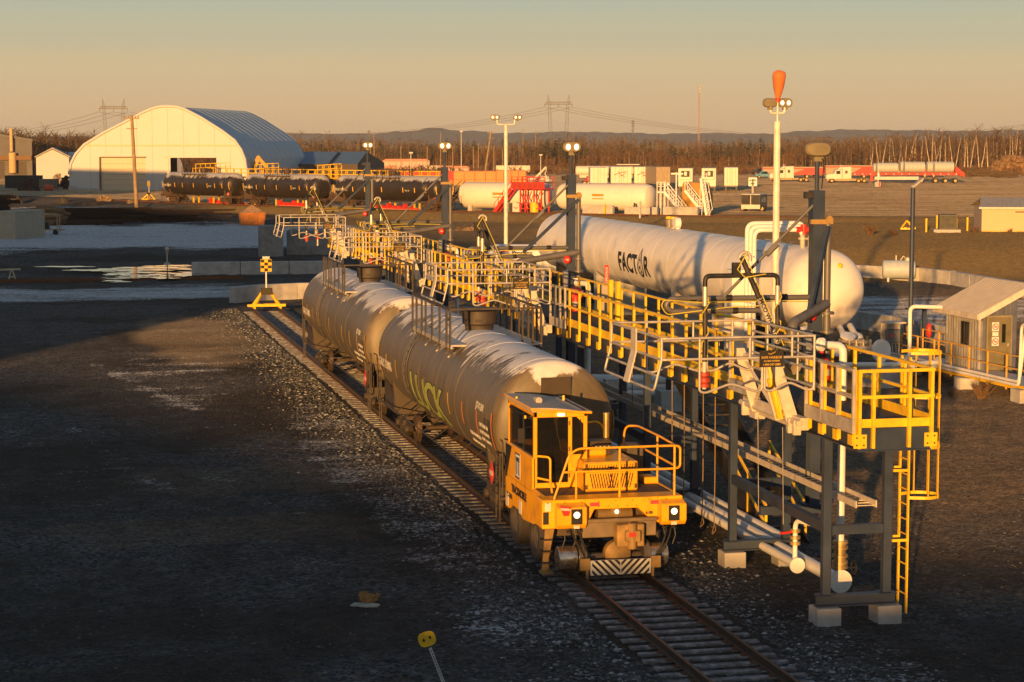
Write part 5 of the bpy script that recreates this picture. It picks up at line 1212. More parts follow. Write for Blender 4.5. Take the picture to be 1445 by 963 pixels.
for dx in (.55, 1.05):
    b = MB(); b.tube(bend([(TX + dx, 80.8, 2.1), (TX + dx, 80.2, 1.75), (TX + dx, 79.6, 1.75), (TX + dx, 79.6, 1.15)], .25), .13, 12); b.cyl((TX + dx, 79.6, 1.1), (TX + dx, 79.6, 1.2), .26, n=16); b.build('drain_pipe', WHT, tk, smooth=45)
# pump set in front of the tank end
pp = thing('pump_set', 'cluster of white flanged pipes, valves and pump in front of the white tank end', 'pump', (19.6, 78.3, 0))
OLIVE = mat('olive_pump_paint', (.22, .17, .06), .5, .2, var=.3)
b = MB(); b.lathe((18.5, 78.3, 1.25), (1, 0, 0), [(0, .2), (0, .42), (.1, .42), (.12, .3), (.6, .34), (1.0, .3), (1.05, .42), (1.15, .42), (1.15, .2)], 18); b.lathe((19.6, 78.5, 1.15), (0, 0, 1), [(-.3, .2), (-.2, .4), (.3, .4), (.35, .2)], 16)
for i in range(6): b.cyl((18.7 + i * .3, 78.0, 1.2 + .12 * (i % 2)), (18.7 + i * .3, 78.0, 1.75 + .08 * (i % 3)), .07, n=8)
b.build('pump_body', OLIVE, pp, smooth=35)
b = MB(); b.lathe((17.9, 78.2, 1.2), (0, 0, 1), [(0, .2), (.35, .24), (.8, .32), (1.0, .34), (1.0, .5), (1.1, .5), (1.1, .1)], 18); b.build('white_reducer', WHT, pp, smooth=40)
b = MB(); b.lathe((20.6, 77.6, 1.35), (.25, -1, 0), [(-.5, .2), (0, .2), (0, .46), (.09, .46), (.09, .0)], 22, caps=False); b.build('blind_flange', WHT, pp, smooth=35); b = MB(); b.lathe((18.6, 77.2, 1.5), (-.5, -1, 0), [(0, .3), (.1, .3), (.1, .1)], 18); b.lathe((19.3, 77.9, 1.9), (0, -.4, 1), [(0, .32), (.08, .32), (.08, .1)], 18); b.build('blind_flange', WHT, pp, smooth=35)
b = MB(); b.tube([(19.1, 77.7, 1.5), (20.6, 77.7, 1.4)], .1, 10); b.tube([(19.0, 77.8, 1.75), (20.2, 77.9, 1.65)], .08, 10)
for x in (19.3, 19.6, 19.9, 20.2): b.cyl((x, 77.7, 1.35), (x, 77.7, 1.8), .06, n=8)
b.build('manifold', mat('valve_cream', (.5, .43, .33)), pp, smooth=40)
b = MB(); b.tube(bend([(17.0, 77.0, .9), (21.0, 76.9, .85), (23.0, 77.2, .85)], .3), .10, 10); b.cyl((21.6, 76.8, .85), (21.5, 76.5, .85), .22, n=16); b.cyl((22.9, 77.2, .85), (23.0, 77.2, .85), .24, n=16); b.build('discharge_pipe', WHT, pp, smooth=45)
def conc_drum(name, label, x, y, r, h):
    b = MB(); b.lathe((x, y, -.1), (0, 0, 1), [(0, r), (h + .05, r), (h + .1, r * .96)], 28); o = b.build(name, CONC, None, smooth=35); return tag(o, label, 'concrete base')
conc_drum('concrete_plinth', 'large round concrete base under the pump pipes by the white tank end', 20.5, 77.6, .95, .75)
# local control panel with sun roof
cp = thing('pump_controller', 'local control panel under a small sheet metal hood beside the pump', 'control panel', (21.5, 78.6, 0))
b = MB(); b.box((21.15, 78.3, 2.35), (22.0, 79.0, 2.42)); b.box((21.15, 78.9, 1.5), (22.0, 78.94, 2.36)); b.build('hood', GALV, cp)
b = MB(); b.box((21.3, 78.5, 1.55), (21.85, 78.8, 2.1)); pb = b.build('box', mat('panel_grey', (.11, .12, .13), .5), cp, bevel=.02)
b = MB(); b.cyl((21.45, 78.5, 1.85), (21.45, 78.47, 1.85), .07, n=12); b.build('red_button', RED, pb)
b = MB(); [b.bar((x, 78.9, -.1), (x, 78.9, 2.3), .06) for x in (21.2, 21.95)]; [b.tube([(x, 78.65, 1.55), (x + .05, 78.6, .6)], .025, 6) for x in (21.4, 21.55, 21.7)]; b.build('legs', GALV, cp)
# ------------------------------------------------------------------ poles
def tall_pole(name, label, x, y, h, r0, r1, m_, z0=-.1, n=14):
    t = thing(name, label, 'lamp post', (x, y, z0)); b = MB(); b.cyl((x, y, z0), (x, y, h), r0, r1, n); b.build('pole', m_, t, smooth=50); return t
p_ = atX(1096, 250, 17.0)
wp = tall_pole('lamp_post', 'white lamp post carrying the orange windsock, in front of the white tank end', 17.0, p_.y, atY(1096, 172, p_.y).z, .14, .14, mat('post_white', (.74, .66, .55), .45))
zt = atY(1096, 160, p_.y).z
b = MB(); b.tube(bend([(16.70, p_.y, zt + .28), (16.70, p_.y, zt), (17.30, p_.y, zt), (17.30, p_.y, zt + .28)], .12), .045, 8); b.cyl((17, p_.y, zt - .4), (17, p_.y, zt + 1.2), .035, n=8); b.build('bracket', MATS['post_white'], wp)
flood_head(wp, (16.68, p_.y, zt + .42), 1, False, .62, .38); flood_head(wp, (17.32, p_.y + .02, zt + .42), -1, True, .62, .38)
ws = thing('windsock', 'limp orange windsock on top of the white lamp post', 'windsock', (17, p_.y, zt + .9))
OR_ = mat('windsock_orange', (.72, .16, .035), .7, var=.12, bump=.2, bscale=6)
b = MB(); b.lathe((17, p_.y, zt + .54), (.06, 0, 1), [(0, .09), (.15, .12), (.5, .2), (.85, .27), (1.0, .29), (1.12, .26), (1.19, .12), (1.21, .0)], 16, caps=False)
for i, v in enumerate(b.v):
    a = math.atan2(v[1] - p_.y, v[0] - 17); s_ = 1 + .06 * math.sin(a * 4 + v[2] * 5); b.v[i] = (17 + (v[0] - 17) * s_, p_.y + (v[1] - p_.y) * s_, v[2])
b.build('sock', OR_, ws, smooth=60)
b = MB(); b.cyl((17, p_.y, zt + .45), (17, p_.y, zt + .62), .11, n=12); b.build('cuff', RED, ws)
b = MB(); b.cyl((17, p_.y, zt + .4), (17, p_.y, zt + 1.4), .02, n=6); b.build('pivot_rod', GALV, ws)
q_ = G(714, 372); zt = atY(714, 176, q_.y).z
wp = tall_pole('lamp_post', 'tall white double lamp post standing alone beyond the platform', q_.x, q_.y, zt, .17, .15, MATS['post_white'])
b = MB(); b.tube(bend([(q_.x - .72, q_.y, zt + .4), (q_.x - .72, q_.y, zt), (q_.x + .72, q_.y, zt), (q_.x + .72, q_.y, zt + .4)], .25), .055, 8); b.build('bracket', MATS['post_white'], wp)
flood_head(wp, (q_.x - .92, q_.y, zt + .58), -1, True, .8, .42); flood_head(wp, (q_.x + .95, q_.y, zt + .58), -1, True, .75, .42)
q_ = G(1284, 503); zt = atY(1288, 265, q_.y).z
dp = tall_pole('lamp_post', 'slim dark lamp post with tilted flat lamp, left of the metal shed', q_.x, q_.y, zt, .11, .10, NAVY)
b = MB(); b.obox((q_.x + .2, q_.y, zt + .22), (.62, .3, .08), R=Matrix.Rotation(rad(-38), 3, 'Y')); b.cbox((q_.x, q_.y, zt + .03), (.14, .14, .16)); b.build('lamp_head', GALV, dp)
q_ = G(1303, 507)
t = thing('junction_stand', 'short dark steel post with cross bar and red cover, left of the metal shed', 'post', (q_.x, q_.y, 0)); b = MB(); b.bar((q_.x, q_.y, -.1), (q_.x, q_.y, 2.3), .16); b.bar((q_.x - .9, q_.y, 2.3), (q_.x + .15, q_.y, 2.3), .1); b.build('post', NAVY, t)
b = MB(); b.ball((q_.x + .22, q_.y - .05, 1.3), .3, 12, 8, (.45, .5, 1.15)); b.build('red_cover', RED, t, smooth=50)
b = MB(); b.cbox((q_.x - .75, q_.y, 1.3), (.36, .2, .75)); b.build('tan_box', mat('tan_box', (.3, .2, .09), .6), t)
# ------------------------------------------------------------------ metal shed with its walkway
CORR = mat('corrugated_steel', (.36, .36, .38), .30, .8, var=.12, scale=2)
c0 = G(1386, 522, .55); c1 = atX(1346, 500, c0.x); sx, sy, sl = c0.x, c0.y, 3.4; sw_ = atY(1434, 480, c0.y).x - c0.x
zs, z_lo = .5, atY(1388, 438, sy).z; z_hi = z_lo + .75
sd_ = thing('metal_shed', 'small corrugated metal shed with sloping roof and grey door at the right edge', 'shed', (sx, sy, zs))
def corr_wall(mb, p, q, z0, zf, depth, pitch=.19):
    p, q = Vector(p), Vector(q); d = (q - p); Lw = d.length; d.normalize(); nrm = Vector((d.y, -d.x, 0)); n = int(Lw / pitch); pr = []
    for i in range(n):
        a = i * pitch
        for f, o in ((.0, 0), (.28, 0), (.36, depth), (.56, depth), (.64, 0)): pr.append((a + f * pitch, o))
    pr.append((Lw, 0)); vs = []
    for a, o in pr:
        x = p + d * a + nrm * o; vs += [(x.x, x.y, z0), (x.x, x.y, zf(a / Lw))]
    mb.add(vs, [(2 * i, 2 * i + 2, 2 * i + 3, 2 * i + 1) for i in range(len(pr) - 1)])
b = MB(); corr_wall(b, (sx, sy + sl, 0), (sx, sy, 0), zs, lambda t_: z_lo, .12, .25)
corr_wall(b, (sx, sy, 0), (sx + sw_, sy, 0), zs, lambda t_: z_lo + (z_hi - z_lo) * t_, .045); corr_wall(b, (sx + sw_, sy, 0), (sx + sw_, sy + sl, 0), zs, lambda t_: z_hi, .045); corr_wall(b, (sx + sw_, sy + sl, 0), (sx, sy + sl, 0), zs, lambda t_: z_hi + (z_lo - z_hi) * t_, .045)
b.build('wall', CORR, sd_)
b = MB(); ov = .45; dz = (z_hi - z_lo) / sw_
for i in range(18):
    y0 = sy - ov + i * (sl + 2 * ov) / 18; y1 = y0 + (sl + 2 * ov) / 18
    for e0, e1, h in ((0, .62, .05), (.62, 1, .10)):
        a0, a1 = y0 + (y1 - y0) * e0, y0 + (y1 - y0) * e1
        b.add([(sx - ov, a0, z_lo - dz * ov + .02), (sx + sw_ + ov, a0, z_hi + dz * ov + .02), (sx + sw_ + ov, a1, z_hi + dz * ov + .02), (sx - ov, a1, z_lo - dz * ov + .02), (sx - ov, a0, z_lo - dz * ov + h), (sx + sw_ + ov, a0, z_hi + dz * ov + h), (sx + sw_ + ov, a1, z_hi + dz * ov + h), (sx - ov, a1, z_lo - dz * ov + h)],
              [(3, 2, 1, 0), (4, 5, 6, 7), (0, 1, 5, 4), (1, 2, 6, 5), (2, 3, 7, 6), (3, 0, 4, 7)])
rf = b.build('roof', mat('pale_ribbed_roof', (.46, .43, .40), .5, .3, var=.1), sd_)
b = MB(); b.prism([(-ov, z_lo - dz * ov - .16), (sw_ + ov, z_hi + dz * ov - .16), (sw_ + ov, z_hi + dz * ov + .10), (-ov, z_lo - dz * ov + .10)], (sx, sy - ov - .02, 0), (1, 0, 0), (0, 0, 1), -.03 * -1); b.box((sx - ov - .03, sy - ov, z_lo - dz * ov - .12), (sx - ov, sy + sl + ov, z_lo - dz * ov + .1)); b.build('fascia', mat('fascia_cream', (.62, .55, .46), .5), rf)
d0, d1 = atY(1393, 480, sy).x - sx, atY(1425, 480, sy).x - sx; dw = d1 - d0
b = MB(); b.box((sx + d0, sy - .09, zs + .03), (sx + d1, sy - .05, zs + 2.18)); dr = b.build('door', mat('door_olive', (.17, .145, .075), .45), sd_, bevel=.01)
b = MB(); b.box((sx + d0 - .06, sy - .075, zs), (sx + d0, sy - .04, zs + 2.25)); b.box((sx + d1, sy - .075, zs), (sx + d1 + .06, sy - .04, zs + 2.25)); b.box((sx + d0, sy - .075, zs + 2.18), (sx + d1, sy - .04, zs + 2.25)); b.build('frame', mat('door_frame', (.24, .21, .13), .5), dr)
b = MB(); b.box((sx + d0 + dw * .60, sy - .1, zs + 1.15), (sx + d0 + dw * .76, sy - .092, zs + 1.9)); b.build('window', GLASS, dr)
b = MB(); b.box((sx + d0 + dw * .84, sy - .12, zs + 1.0), (sx + d0 + dw * .9, sy - .092, zs + 1.12)); b.build('handle', GALV, dr)
for zz in (1.62, 1.02):
    b = MB(); b.box((sx + d0 + dw * .16, sy - .1, zs + zz), (sx + d0 + dw * .46, sy - .092, zs + zz + .36)); sg = b.build('sign', mat('sign_white', (.72, .70, .66), .5, var=.03), dr)
    b = MB(); cc = Vector((sx + d0 + dw * .31, sy - .104, zs + zz + .18)); b.tube([cc + Vector((.12 * math.cos(a), 0, .12 * math.sin(a))) for a in [2 * math.pi * i / 20 for i in range(20)]], .016, 5, closed=True); b.bar(cc + Vector((-.085, 0, .085)), cc + Vector((.085, 0, -.085)), .012, .026); b.build('prohibition_ring', RED, sg)
    b = MB(); b.bar(cc + Vector((-.06, .002, -.02)), cc + Vector((.06, .002, .01)), .008, .03); b.build('pictogram', TXT, sg)
b = MB(); b.box((sx + d0 + dw * .18, sy - .1, zs + 1.42), (sx + d0 + dw * .44, sy - .092, zs + 1.58)); b.build('notice', MATS['sign_white'], dr)
b = MB(); b.box((sx - .12, sy + 1.15, zs + 1.0), (sx - .10, sy + 1.75, zs + 1.85)); wn = b.build('window', GLASS, sd_)
b = MB(); [b.box((sx - .14, y0, z0), (sx - .06, y1, z1)) for y0, z0, y1, z1 in ((sy + 1.1, zs + .95, sy + 1.15, zs + 1.9), (sy + 1.75, zs + .95, sy + 1.8, zs + 1.9), (sy + 1.15, zs + 1.85, sy + 1.75, zs + 1.9), (sy + 1.15, zs + .95, sy + 1.75, zs + 1.0))]; b.build('frame', DARK, wn)
A_, B_ = G(1448, 545, .55), G(1250, 500, .55); A_ = A_ + (A_ - B_).normalized() * 1.5
wd_ = (B_ - A_).normalized(); wn_ = Vector((wd_.y, -wd_.x, 0)); wl = (B_ - A_).length
wk = thing('walkway', 'low steel walkway with thin yellow rails in front of the metal shed', 'walkway', (A_.x, A_.y, .3))
b = MB(); b.bar(A_ + wn_ * .9 + Vector((0, 0, -.06)), B_ + wn_ * .9 + Vector((0, 0, -.06)), 1.7, .06); b.build('deck', GALV, wk)
b = MB(); b.bar(A_ + Vector((0, 0, -.12)), B_ + Vector((0, 0, -.12)), .1, .18); b.build('side_beam', YEL, wk)
OCH = mat('ochre_rail_paint', (.62, .34, .04), .5, var=.15)
for off, nm in ((0, 'front_rail'), (1.75, 'back_rail')):
    b = MB(); n = 9
    for i in range(n + 1):
        p = A_.lerp(B_, i / n) + wn_ * off
        if off and .12 < i / n < .62: continue
        b.bar(p + Vector((0, 0, -.3 if off == 0 else 0)), p + Vector((0, 0, 1.08)), .06, .06)
    for z in (1.06, .56):
        if off == 0: b.bar(A_ + Vector((0, 0, z)), B_ + Vector((0, 0, z)), .045, .045)
        else: b.bar(A_.lerp(B_, .66) + wn_ * off + Vector((0, 0, z)), B_ + wn_ * off + Vector((0, 0, z)), .045, .045)
    b.build(nm, OCH, wk)
b = MB(); b.bar(B_ + Vector((0, 0, -.2)), B_ + Vector((0, 0, 1.35)), .2, .2); b.build('end_post', OCH, wk)
for i, (f, w, h) in enumerate(((.12, .75, .42), (.45, .8, .38), (.82, .7, .35))):
    p = A_.lerp(B_, f); b = MB()
    if i == 1: b.lathe((p.x, p.y, -.1), (0, 0, 1), [(0, .55), (h + .1, .55)], 22)
    else: b.obox((p.x, p.y, h / 2 - .05), (w, w, h + .1), math.atan2(wd_.y, wd_.x))
    tag(b.build('concrete_plinth', CONC, None, bevel=.012), ['square concrete block under the near end of the shed walkway', 'round concrete base under the middle of the shed walkway', 'square concrete block under the far end of the shed walkway'][i], 'concrete base')
pA, pB = A_ - wn_ * .22 + Vector((0, 0, .0)), B_ - wn_ * .22
for j, dz_ in enumerate((0, .14)):
    ps = [pB + Vector((-1.5, 1.0, .1)), pB + Vector((0, 0, .0 + dz_)), pA.lerp(pB, .12) + Vector((0, 0, dz_)), pA.lerp(pB, .115) + wn_ * (.02 + .2 * j) + Vector((0, 0, 2.35)), pA.lerp(pB, .0) + wn_ * (.02 + .2 * j) + Vector((0, 0, 2.38))]
    pipe('shed_pipe', ['lower white pipe along the shed walkway, turning up at the right edge', 'upper white pipe along the shed walkway, turning up at the right edge'][j], ps, .06, WHT, group='white pipes along the shed walkway', br=.25)
pe = pA.lerp(pB, .80)
pipe('shed_pipe', 'white pipe rising from the walkway and turning to the shed eave', [pe + Vector((-1.2, .6, .05)), pe + Vector((0, 0, .05)), (pe.x, pe.y, z_lo - .12), (sx - ov, sy + sl * .85, z_lo - .1)], .085, WHT, br=.25)
# ------------------------------------------------------------------ concrete walls and barriers
def barrier_row(pts, name, label, cat, group, h=.92, w=.5, seg=3.4, jersey=True):
    P = [Vector(p) for p in pts]; out_ = []; cnt = 0
    for a, c in zip(P, P[1:]):
        d = c - a; n = max(1, round(d.length / seg)); e = d.normalized(); s_ = Vector((e.y, -e.x, 0)); z = (0, 0, 1)
        for i in range(n):
            p = a + d * (i / n) + e * .03; Ls = d.length / n - .06; b = MB(); z0 = min(a.z, c.z) - .1
            pr = [(-w / 2, 0), (w / 2, 0), (w / 2, .2), (w * .24, .45), (w * .2, h + .1), (-w * .2, h + .1), (-w * .24, .45), (-w / 2, .2)] if jersey else [(-w / 2, 0), (w / 2, 0), (w / 2, h + .1), (-w / 2, h + .1)]
            b.prism(pr, (p.x, p.y, z0), s_, z, Ls * (1 if s_.cross(Vector(z)).dot(e) > 0 else -1)); o = b.build(name, CONC, None, bevel=.02); tag(o, label % ORD[cnt], cat, group); cnt += 1; out_.append(o)
    return out_
bw = barrier_row([GG(1198, 388), GG(1300, 397), GG(1345, 402), GG(1465, 424)], 'retaining_block', '%s pale concrete block of the grassy bank wall, counted from the white tank end', 'concrete block', 'retaining wall blocks below the grass bank', .95, .5, 3.6, False)
barrier_row([GG(1190, 461), GG(1262, 472), GG(1345, 490)], 'wall_block', '%s concrete block of the low wall running from the white tank end to the shed', 'concrete block', 'low wall blocks behind the shed', .95, .4, 3.4, False)
r1 = barrier_row([GG(270, 388), GG(476, 386)], 'concrete_barrier', '%s grey concrete barrier from the left in the farther row behind the buffer stop', 'concrete barrier', 'farther row of concrete barriers', .95, .5, 3.2, False)
r2 = barrier_row([GG(327, 428), GG(372, 424), GG(418, 422), GG(470, 420)], 'concrete_barrier', '%s concrete barrier from the left in the nearer row behind the buffer stop', 'concrete barrier', 'nearer row of concrete barriers', 1.0, .5, 3.2, False)
for i, (u0, u1, v, vt, lab) in enumerate(((365, 400, 362.5, 321, 'leftmost of the large grey concrete boxes behind the barriers'), (403, 430, 361, 327, 'middle grey concrete box, set back between the two wider ones'), (424, 470, 360, 326, 'right hand large grey concrete box behind the barriers'))):
    a, c = GG(u0, v), GG(u1, v); h = (v - vt) * (a - CAM).length / F_PX; e = (c - a); w = e.length; rz = math.atan2(e.y, e.x); m_ = (a + c) / 2 + Vector((-math.sin(rz), math.cos(rz), 0)) * (1.2 + .8 * (i == 1))
    b = MB(); b.obox((m_.x, m_.y, h / 2 - .1), (w, 2.2, h + .1), rz); b.obox((m_.x, m_.y, h - .02), (w * .8, 1.7, .12), rz); tag(b.build('concrete_box', mat('dark_concrete', (.27, .26, .25), .9, var=.2, dirt=(.09, .09, .09), dirt_amt=.5), None, bevel=.03), lab, 'concrete box', 'large precast concrete boxes')
# small blue grey gas tank by the wall
q_ = GG(1268, 397.5); ax = Vector((math.cos(rad(-20)), math.sin(rad(-20)), 0))
gt = thing('gas_tank', 'small pale blue horizontal tank standing in front of the low wall', 'gas tank', q_); c = q_ + Vector((0, 0, .85))
b = MB(); b.lathe(c - ax * 1.15, ax, [(-.02, 0), (-.0, .5), (.06, .62), (.15, .66), (2.15, .66), (2.24, .62), (2.3, .5), (2.32, 0)], 28, caps=False); b.build('shell', mat('pale_blue_paint', (.42, .47, .50), .5, var=.08), gt, smooth=40)
b = MB()
for s_ in (-.75, .75): b.obox(tuple(q_ + ax * s_ + Vector((0, 0, .12))), (.14, 1.0, .35), math.atan2(ax.y, ax.x))
b.build('saddle', MATS['pale_blue_paint'], gt)
b = MB(); b.cyl(c + ax * -.2 + Vector((0, 0, .6)), c + ax * -.2 + Vector((0, 0, 1.0)), .05, n=8); b.cyl(c + ax * .6 + Vector((0, 0, .6)), c + ax * .6 + Vector((0, 0, .85)), .2, n=12); b.tube([c + ax * .1 + Vector((0, 0, .66)), c + ax * .3 + Vector((0, 0, .95)), c + ax * .55 + Vector((0, 0, .7))], .03, 6); b.build('valves', GALV, gt)
# bobtail gas truck behind the platform
q_ = GG(745, 402); rz = math.atan2(RT.y, RT.x) + rad(-4); R3 = Matrix.Rotation(rz, 4, 'Z'); T4 = Matrix.Translation((q_.x, q_.y, q_.z)) @ R3
gtk = thing('gas_truck', 'white gas delivery truck with red logo, half hidden behind the long white tank', 'tank truck', q_)
def tb(): m_ = MB(); m_.T = T4; return m_
b = tb(); b.lathe((-2.5, 0, 1.85), (1, 0, 0), [(-.35, 0), (-.3, .4), (-.15, .8), (0, .95), (5.5, .95), (5.7, .7), (5.8, 0)], 30, caps=False); ts = b.build('tank', WHT, gtk, smooth=40)
b = tb(); b.box((-4.6, -1.05, .9), (-3.1, 1.05, 2.35)); b.prism([(-5.6, .7), (-4.6, .7), (-4.6, 1.75), (-5.5, 1.55)], (0, 1.0, 0), (1, 0, 0), (0, 0, 1), 2.0); cbn = b.build('cab', mat('truck_blue_white', (.45, .50, .55), .4), gtk, bevel=.05)
b = tb(); b.box((-4.3, -1.07, 1.6), (-3.4, -1.055, 2.2)); b.box((-4.62, -.9, 1.6), (-4.605, .9, 2.25)); b.build('window', GLASS, cbn)
b = tb(); b.box((-5.4, -.45, .6), (3.3, .45, .9)); b.box((2.8, -1.1, .5), (3.3, 1.1, 1.6)); b.build('chassis', BLK, gtk)
for x in (-4.9, 1.0, 2.1):
    b = tb(); b.cyl((x, -1.05, .5), (x, -.75, .5), .5, n=20); b.cyl((x, 1.05, .5), (x, .75, .5), .5, n=20); b.build('wheel', BLK, gtk, smooth=40)
def tmw(x, y, d): return T4 @ Vector((x, -.97 - d, 2.25 + y))
lettering('tank_lettering', 'Propane', .42, lambda x, y, d: tmw(-.35 + x, y, d), TXT, ts, .01, .002, world=True)
b = MB(); b.add([tmw(x, y, .0) for x, y in [(-2.1, -.1), (-1.7, .15), (-1.3, .15), (-1.3, .05), (-1.65, .05), (-1.95, -.15)]], [(0, 1, 2, 3, 4, 5)]); b.build('red_logo', RED, ts)
# pipe crossover and extra ground pipes between platform and tank
for i, (u, v) in enumerate(((880, 545), (925, 555))):
    q_ = G(u, v, 0); t = thing('crossover_stair', ['left small dark stair with yellow rails over the ground pipes', 'right small dark stair with yellow rails over the ground pipes'][i], 'stair', q_); b = MB(); b.prism([(-1.0, 0), (-.75, 0), (.75, 1.5), (.75, 1.75), (.5, 1.75)], (q_.x, q_.y, -.1), (-.5, .85, 0), (0, 0, 1), .06); b.prism([(-1.0, 0), (-.75, 0), (.75, 1.5), (.75, 1.75), (.5, 1.75)], (q_.x + .75, q_.y + .45, -.1), (-.5, .85, 0), (0, 0, 1), .06); b.build('stringer', DARK, t)
    b = MB(); e = Vector((-.5, .85, 0)).normalized()
    for s_ in range(5): p = Vector((q_.x + .37, q_.y + .22, 0)) + e * (-.8 + .36 * s_); b.obox((p.x, p.y, .12 + .33 * s_), (.25, .9, .03), math.atan2(e.y, e.x))
    b.build('treads', GALV, t)
    b = MB()
    for o in (Vector((0, 0, 0)), Vector((.75, .45, 0))):
        p0, p1 = Vector((q_.x, q_.y, 0)) + o - e * 1.0, Vector((q_.x, q_.y, 0)) + o + e * .7
        b.tube([p0, p0 + Vector((0, 0, .95)), p1 + Vector((0, 0, 2.5)), p1 + Vector((0, 0, 1.6))], .025, 6); b.tube([p0.lerp(p1, .5) + Vector((0, 0, .8)), p0.lerp(p1, .5) + Vector((0, 0, 1.75))], .025, 6)
    b.build('handrail', YEL, t)
for i in range(3):
    p0, p1 = G(770, 533 + 11 * i, .9 - .25 * i), G(960, 537 + 9 * i, .9 - .25 * i)
    pipe('ground_pipe', ['upper thick pale pipe crossing behind the platform columns', 'middle thick pale pipe crossing behind the platform columns', 'lower thick pale pipe crossing behind the platform columns'][i], [p0, p1], .16 - .02 * i, WHT, group='pale pipes crossing behind the platform')
q_ = G(943, 577)
block('pipe_support', 'concrete block with short black post behind the platform', q_.x, q_.y, .8, .7, None); 
t = tag(MB().bar((q_.x, q_.y, .7), (q_.x, q_.y, 2.0), .16).build('steel_stub', DARK, None), 'short black steel post standing on a concrete block behind the platform', 'post')
t = thing('meter_box', 'grey meter box with red label on a stand, right of the yellow cab', 'meter box', G(868, 600)); q_ = G(868, 600); b = MB(); b.cbox((q_.x, q_.y, 1.25), (.8, .3, .75)); bx_ = b.build('box', GALV, t, bevel=.02)
b = MB(); b.cbox((q_.x + .18, q_.y - .16, 1.3), (.18, .02, .3)); b.build('red_label', RED, bx_); b = MB(); b.bar((q_.x, q_.y + .05, -.1), (q_.x, q_.y + .05, .9), .1); b.build('stand', DARK, t)
# ------------------------------------------------------------------ the far yard
E1 = Vector((RT.x, RT.y, 0)).normalized(); E2 = Vector((FW.x, FW.y, 0)).normalized(); ZV = Vector((0, 0, 1))
CAM_RZ = math.atan2(E1.y, E1.x)
def dist(p): return (Vector(p) - CAM).dot(FW)
def frame(p, rz=0.0):                                    # local axes: x to the right of the view, y away, turned by rz
    return Matrix.Translation(p) @ Matrix.Rotation(CAM_RZ + rz, 4, 'Z')
def LB(T): m_ = MB(); m_.T = T; return m_
# ------------------------------------------------------------------ white fabric warehouse
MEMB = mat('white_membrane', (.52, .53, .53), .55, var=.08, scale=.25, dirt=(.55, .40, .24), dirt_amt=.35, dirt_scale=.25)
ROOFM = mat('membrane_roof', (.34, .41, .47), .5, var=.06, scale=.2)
w0 = GG(100, 269); W = dist(w0) / F_PX                   # metres per photo pixel there
wh = thing('warehouse', 'large white arched fabric warehouse with two doors', 'warehouse', w0); TW = frame(w0)
pf = [(0, 0), (-2, 22), (1, 38), (8, 51), (20, 64), (48, 81), (80, 97), (105, 110), (117, 115), (128, 117.5), (140, 118), (152, 117), (164, 113), (185, 102), (215, 83), (232, 70), (241, 57), (246, 44), (248, 30), (248, 4)]
pf = [(x * W, z * W) for x, z in pf]
def top_at(x):
    for (a, c), (d_, e) in zip(pf[1:], pf[2:]):
        if a <= x <= d_: return c + (e - c) * (x - a) / max(1e-6, d_ - a)
    return 0
def gable(mb, y, th, cuts):
    for x0, x1, zb in cuts:
        xs = [x0] + [p[0] for p in pf[1:] if x0 < p[0] < x1] + [x1]
        poly = [(x0, zb)] + [(x1, zb)] + [(x, top_at(x)) for x in xs[::-1]]
        mb.prism(poly, (0, y, 0), (1, 0, 0), (0, 0, 1), -th)
cuts = [(pf[1][0], 42 * W, 0), (42 * W, 106 * W, 46 * W), (106 * W, 141 * W, 0), (141 * W, 206 * W, 46 * W), (206 * W, 248 * W, 0)]
b = LB(TW); gable(b, 0, .3, cuts); fw_ = b.build('front_wall', MEMB, wh)
LEN = 54.0; shx = 6.5
b = LB(TW); vs = []
for j in range(13):
    for x, z in pf: vs.append((x + shx * j / 12, .3 + LEN * j / 12, z))
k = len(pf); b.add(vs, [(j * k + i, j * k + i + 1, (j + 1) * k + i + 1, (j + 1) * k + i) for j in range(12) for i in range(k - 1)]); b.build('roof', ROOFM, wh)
b = LB(TW)
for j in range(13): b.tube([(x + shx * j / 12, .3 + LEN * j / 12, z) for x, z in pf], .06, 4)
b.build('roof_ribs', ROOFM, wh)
b = LB(TW); b.T = TW @ Matrix.Translation((shx, LEN + .3, 0)); gable(b, 0, .3, cuts); b.build('rear_wall', MEMB, wh)
b = LB(TW); b.box((42 * W, .1, 0), (106 * W, .35, 46 * W)); dr = b.build('door', mat('sectional_door', (.60, .50, .36), .6, var=.06), wh)
b = LB(TW)
for i in range(1, 6): b.box((42.5 * W, .05, i * 7.5 * W - .05), (105.5 * W, .1, i * 7.5 * W + .05))
b.build('panel_lines', mat('door_groove', (.42, .33, .22), .6), dr)
b = LB(TW); b.box((41 * W, -.25, 0), (43 * W, .1, 47 * W)); b.box((43 * W, -.25, 46 * W), (107 * W, -.02, 47.5 * W)); b.build('door_frame', mat('dark_door_frame', (.12, .09, .05), .7), wh)  # dark brown frame strips along the left and top of the door
b = LB(TW); b.box((18 * W, -.06, 62 * W), (236 * W, -.01, 64 * W)); b.box((0, -.06, 0), (42 * W, -.02, 1.8 * W)); b.build('wall_band', mat('band_ochre', (.62, .47, .27), .6), wh)
b = LB(TW); q = 4.0
while q < 246 * W:
    z1 = top_at(q) - .3
    if 43 * W < q < 105 * W or 142 * W < q < 205 * W: b.box((q - .03, -.03, 48 * W), (q + .03, -.005, z1))
    elif z1 > 1: b.box((q - .03, -.03, .2), (q + .03, -.005, z1))
    q += 3.1
b.build('panel_seams', mat('seam_ochre', (.40, .36, .29), .6), fw_)
b = LB(TW); b.tube([(x, -.05, z + .05) for x, z in pf[1:]], .28, 6); b.build('edge_trim', MEMB, wh)
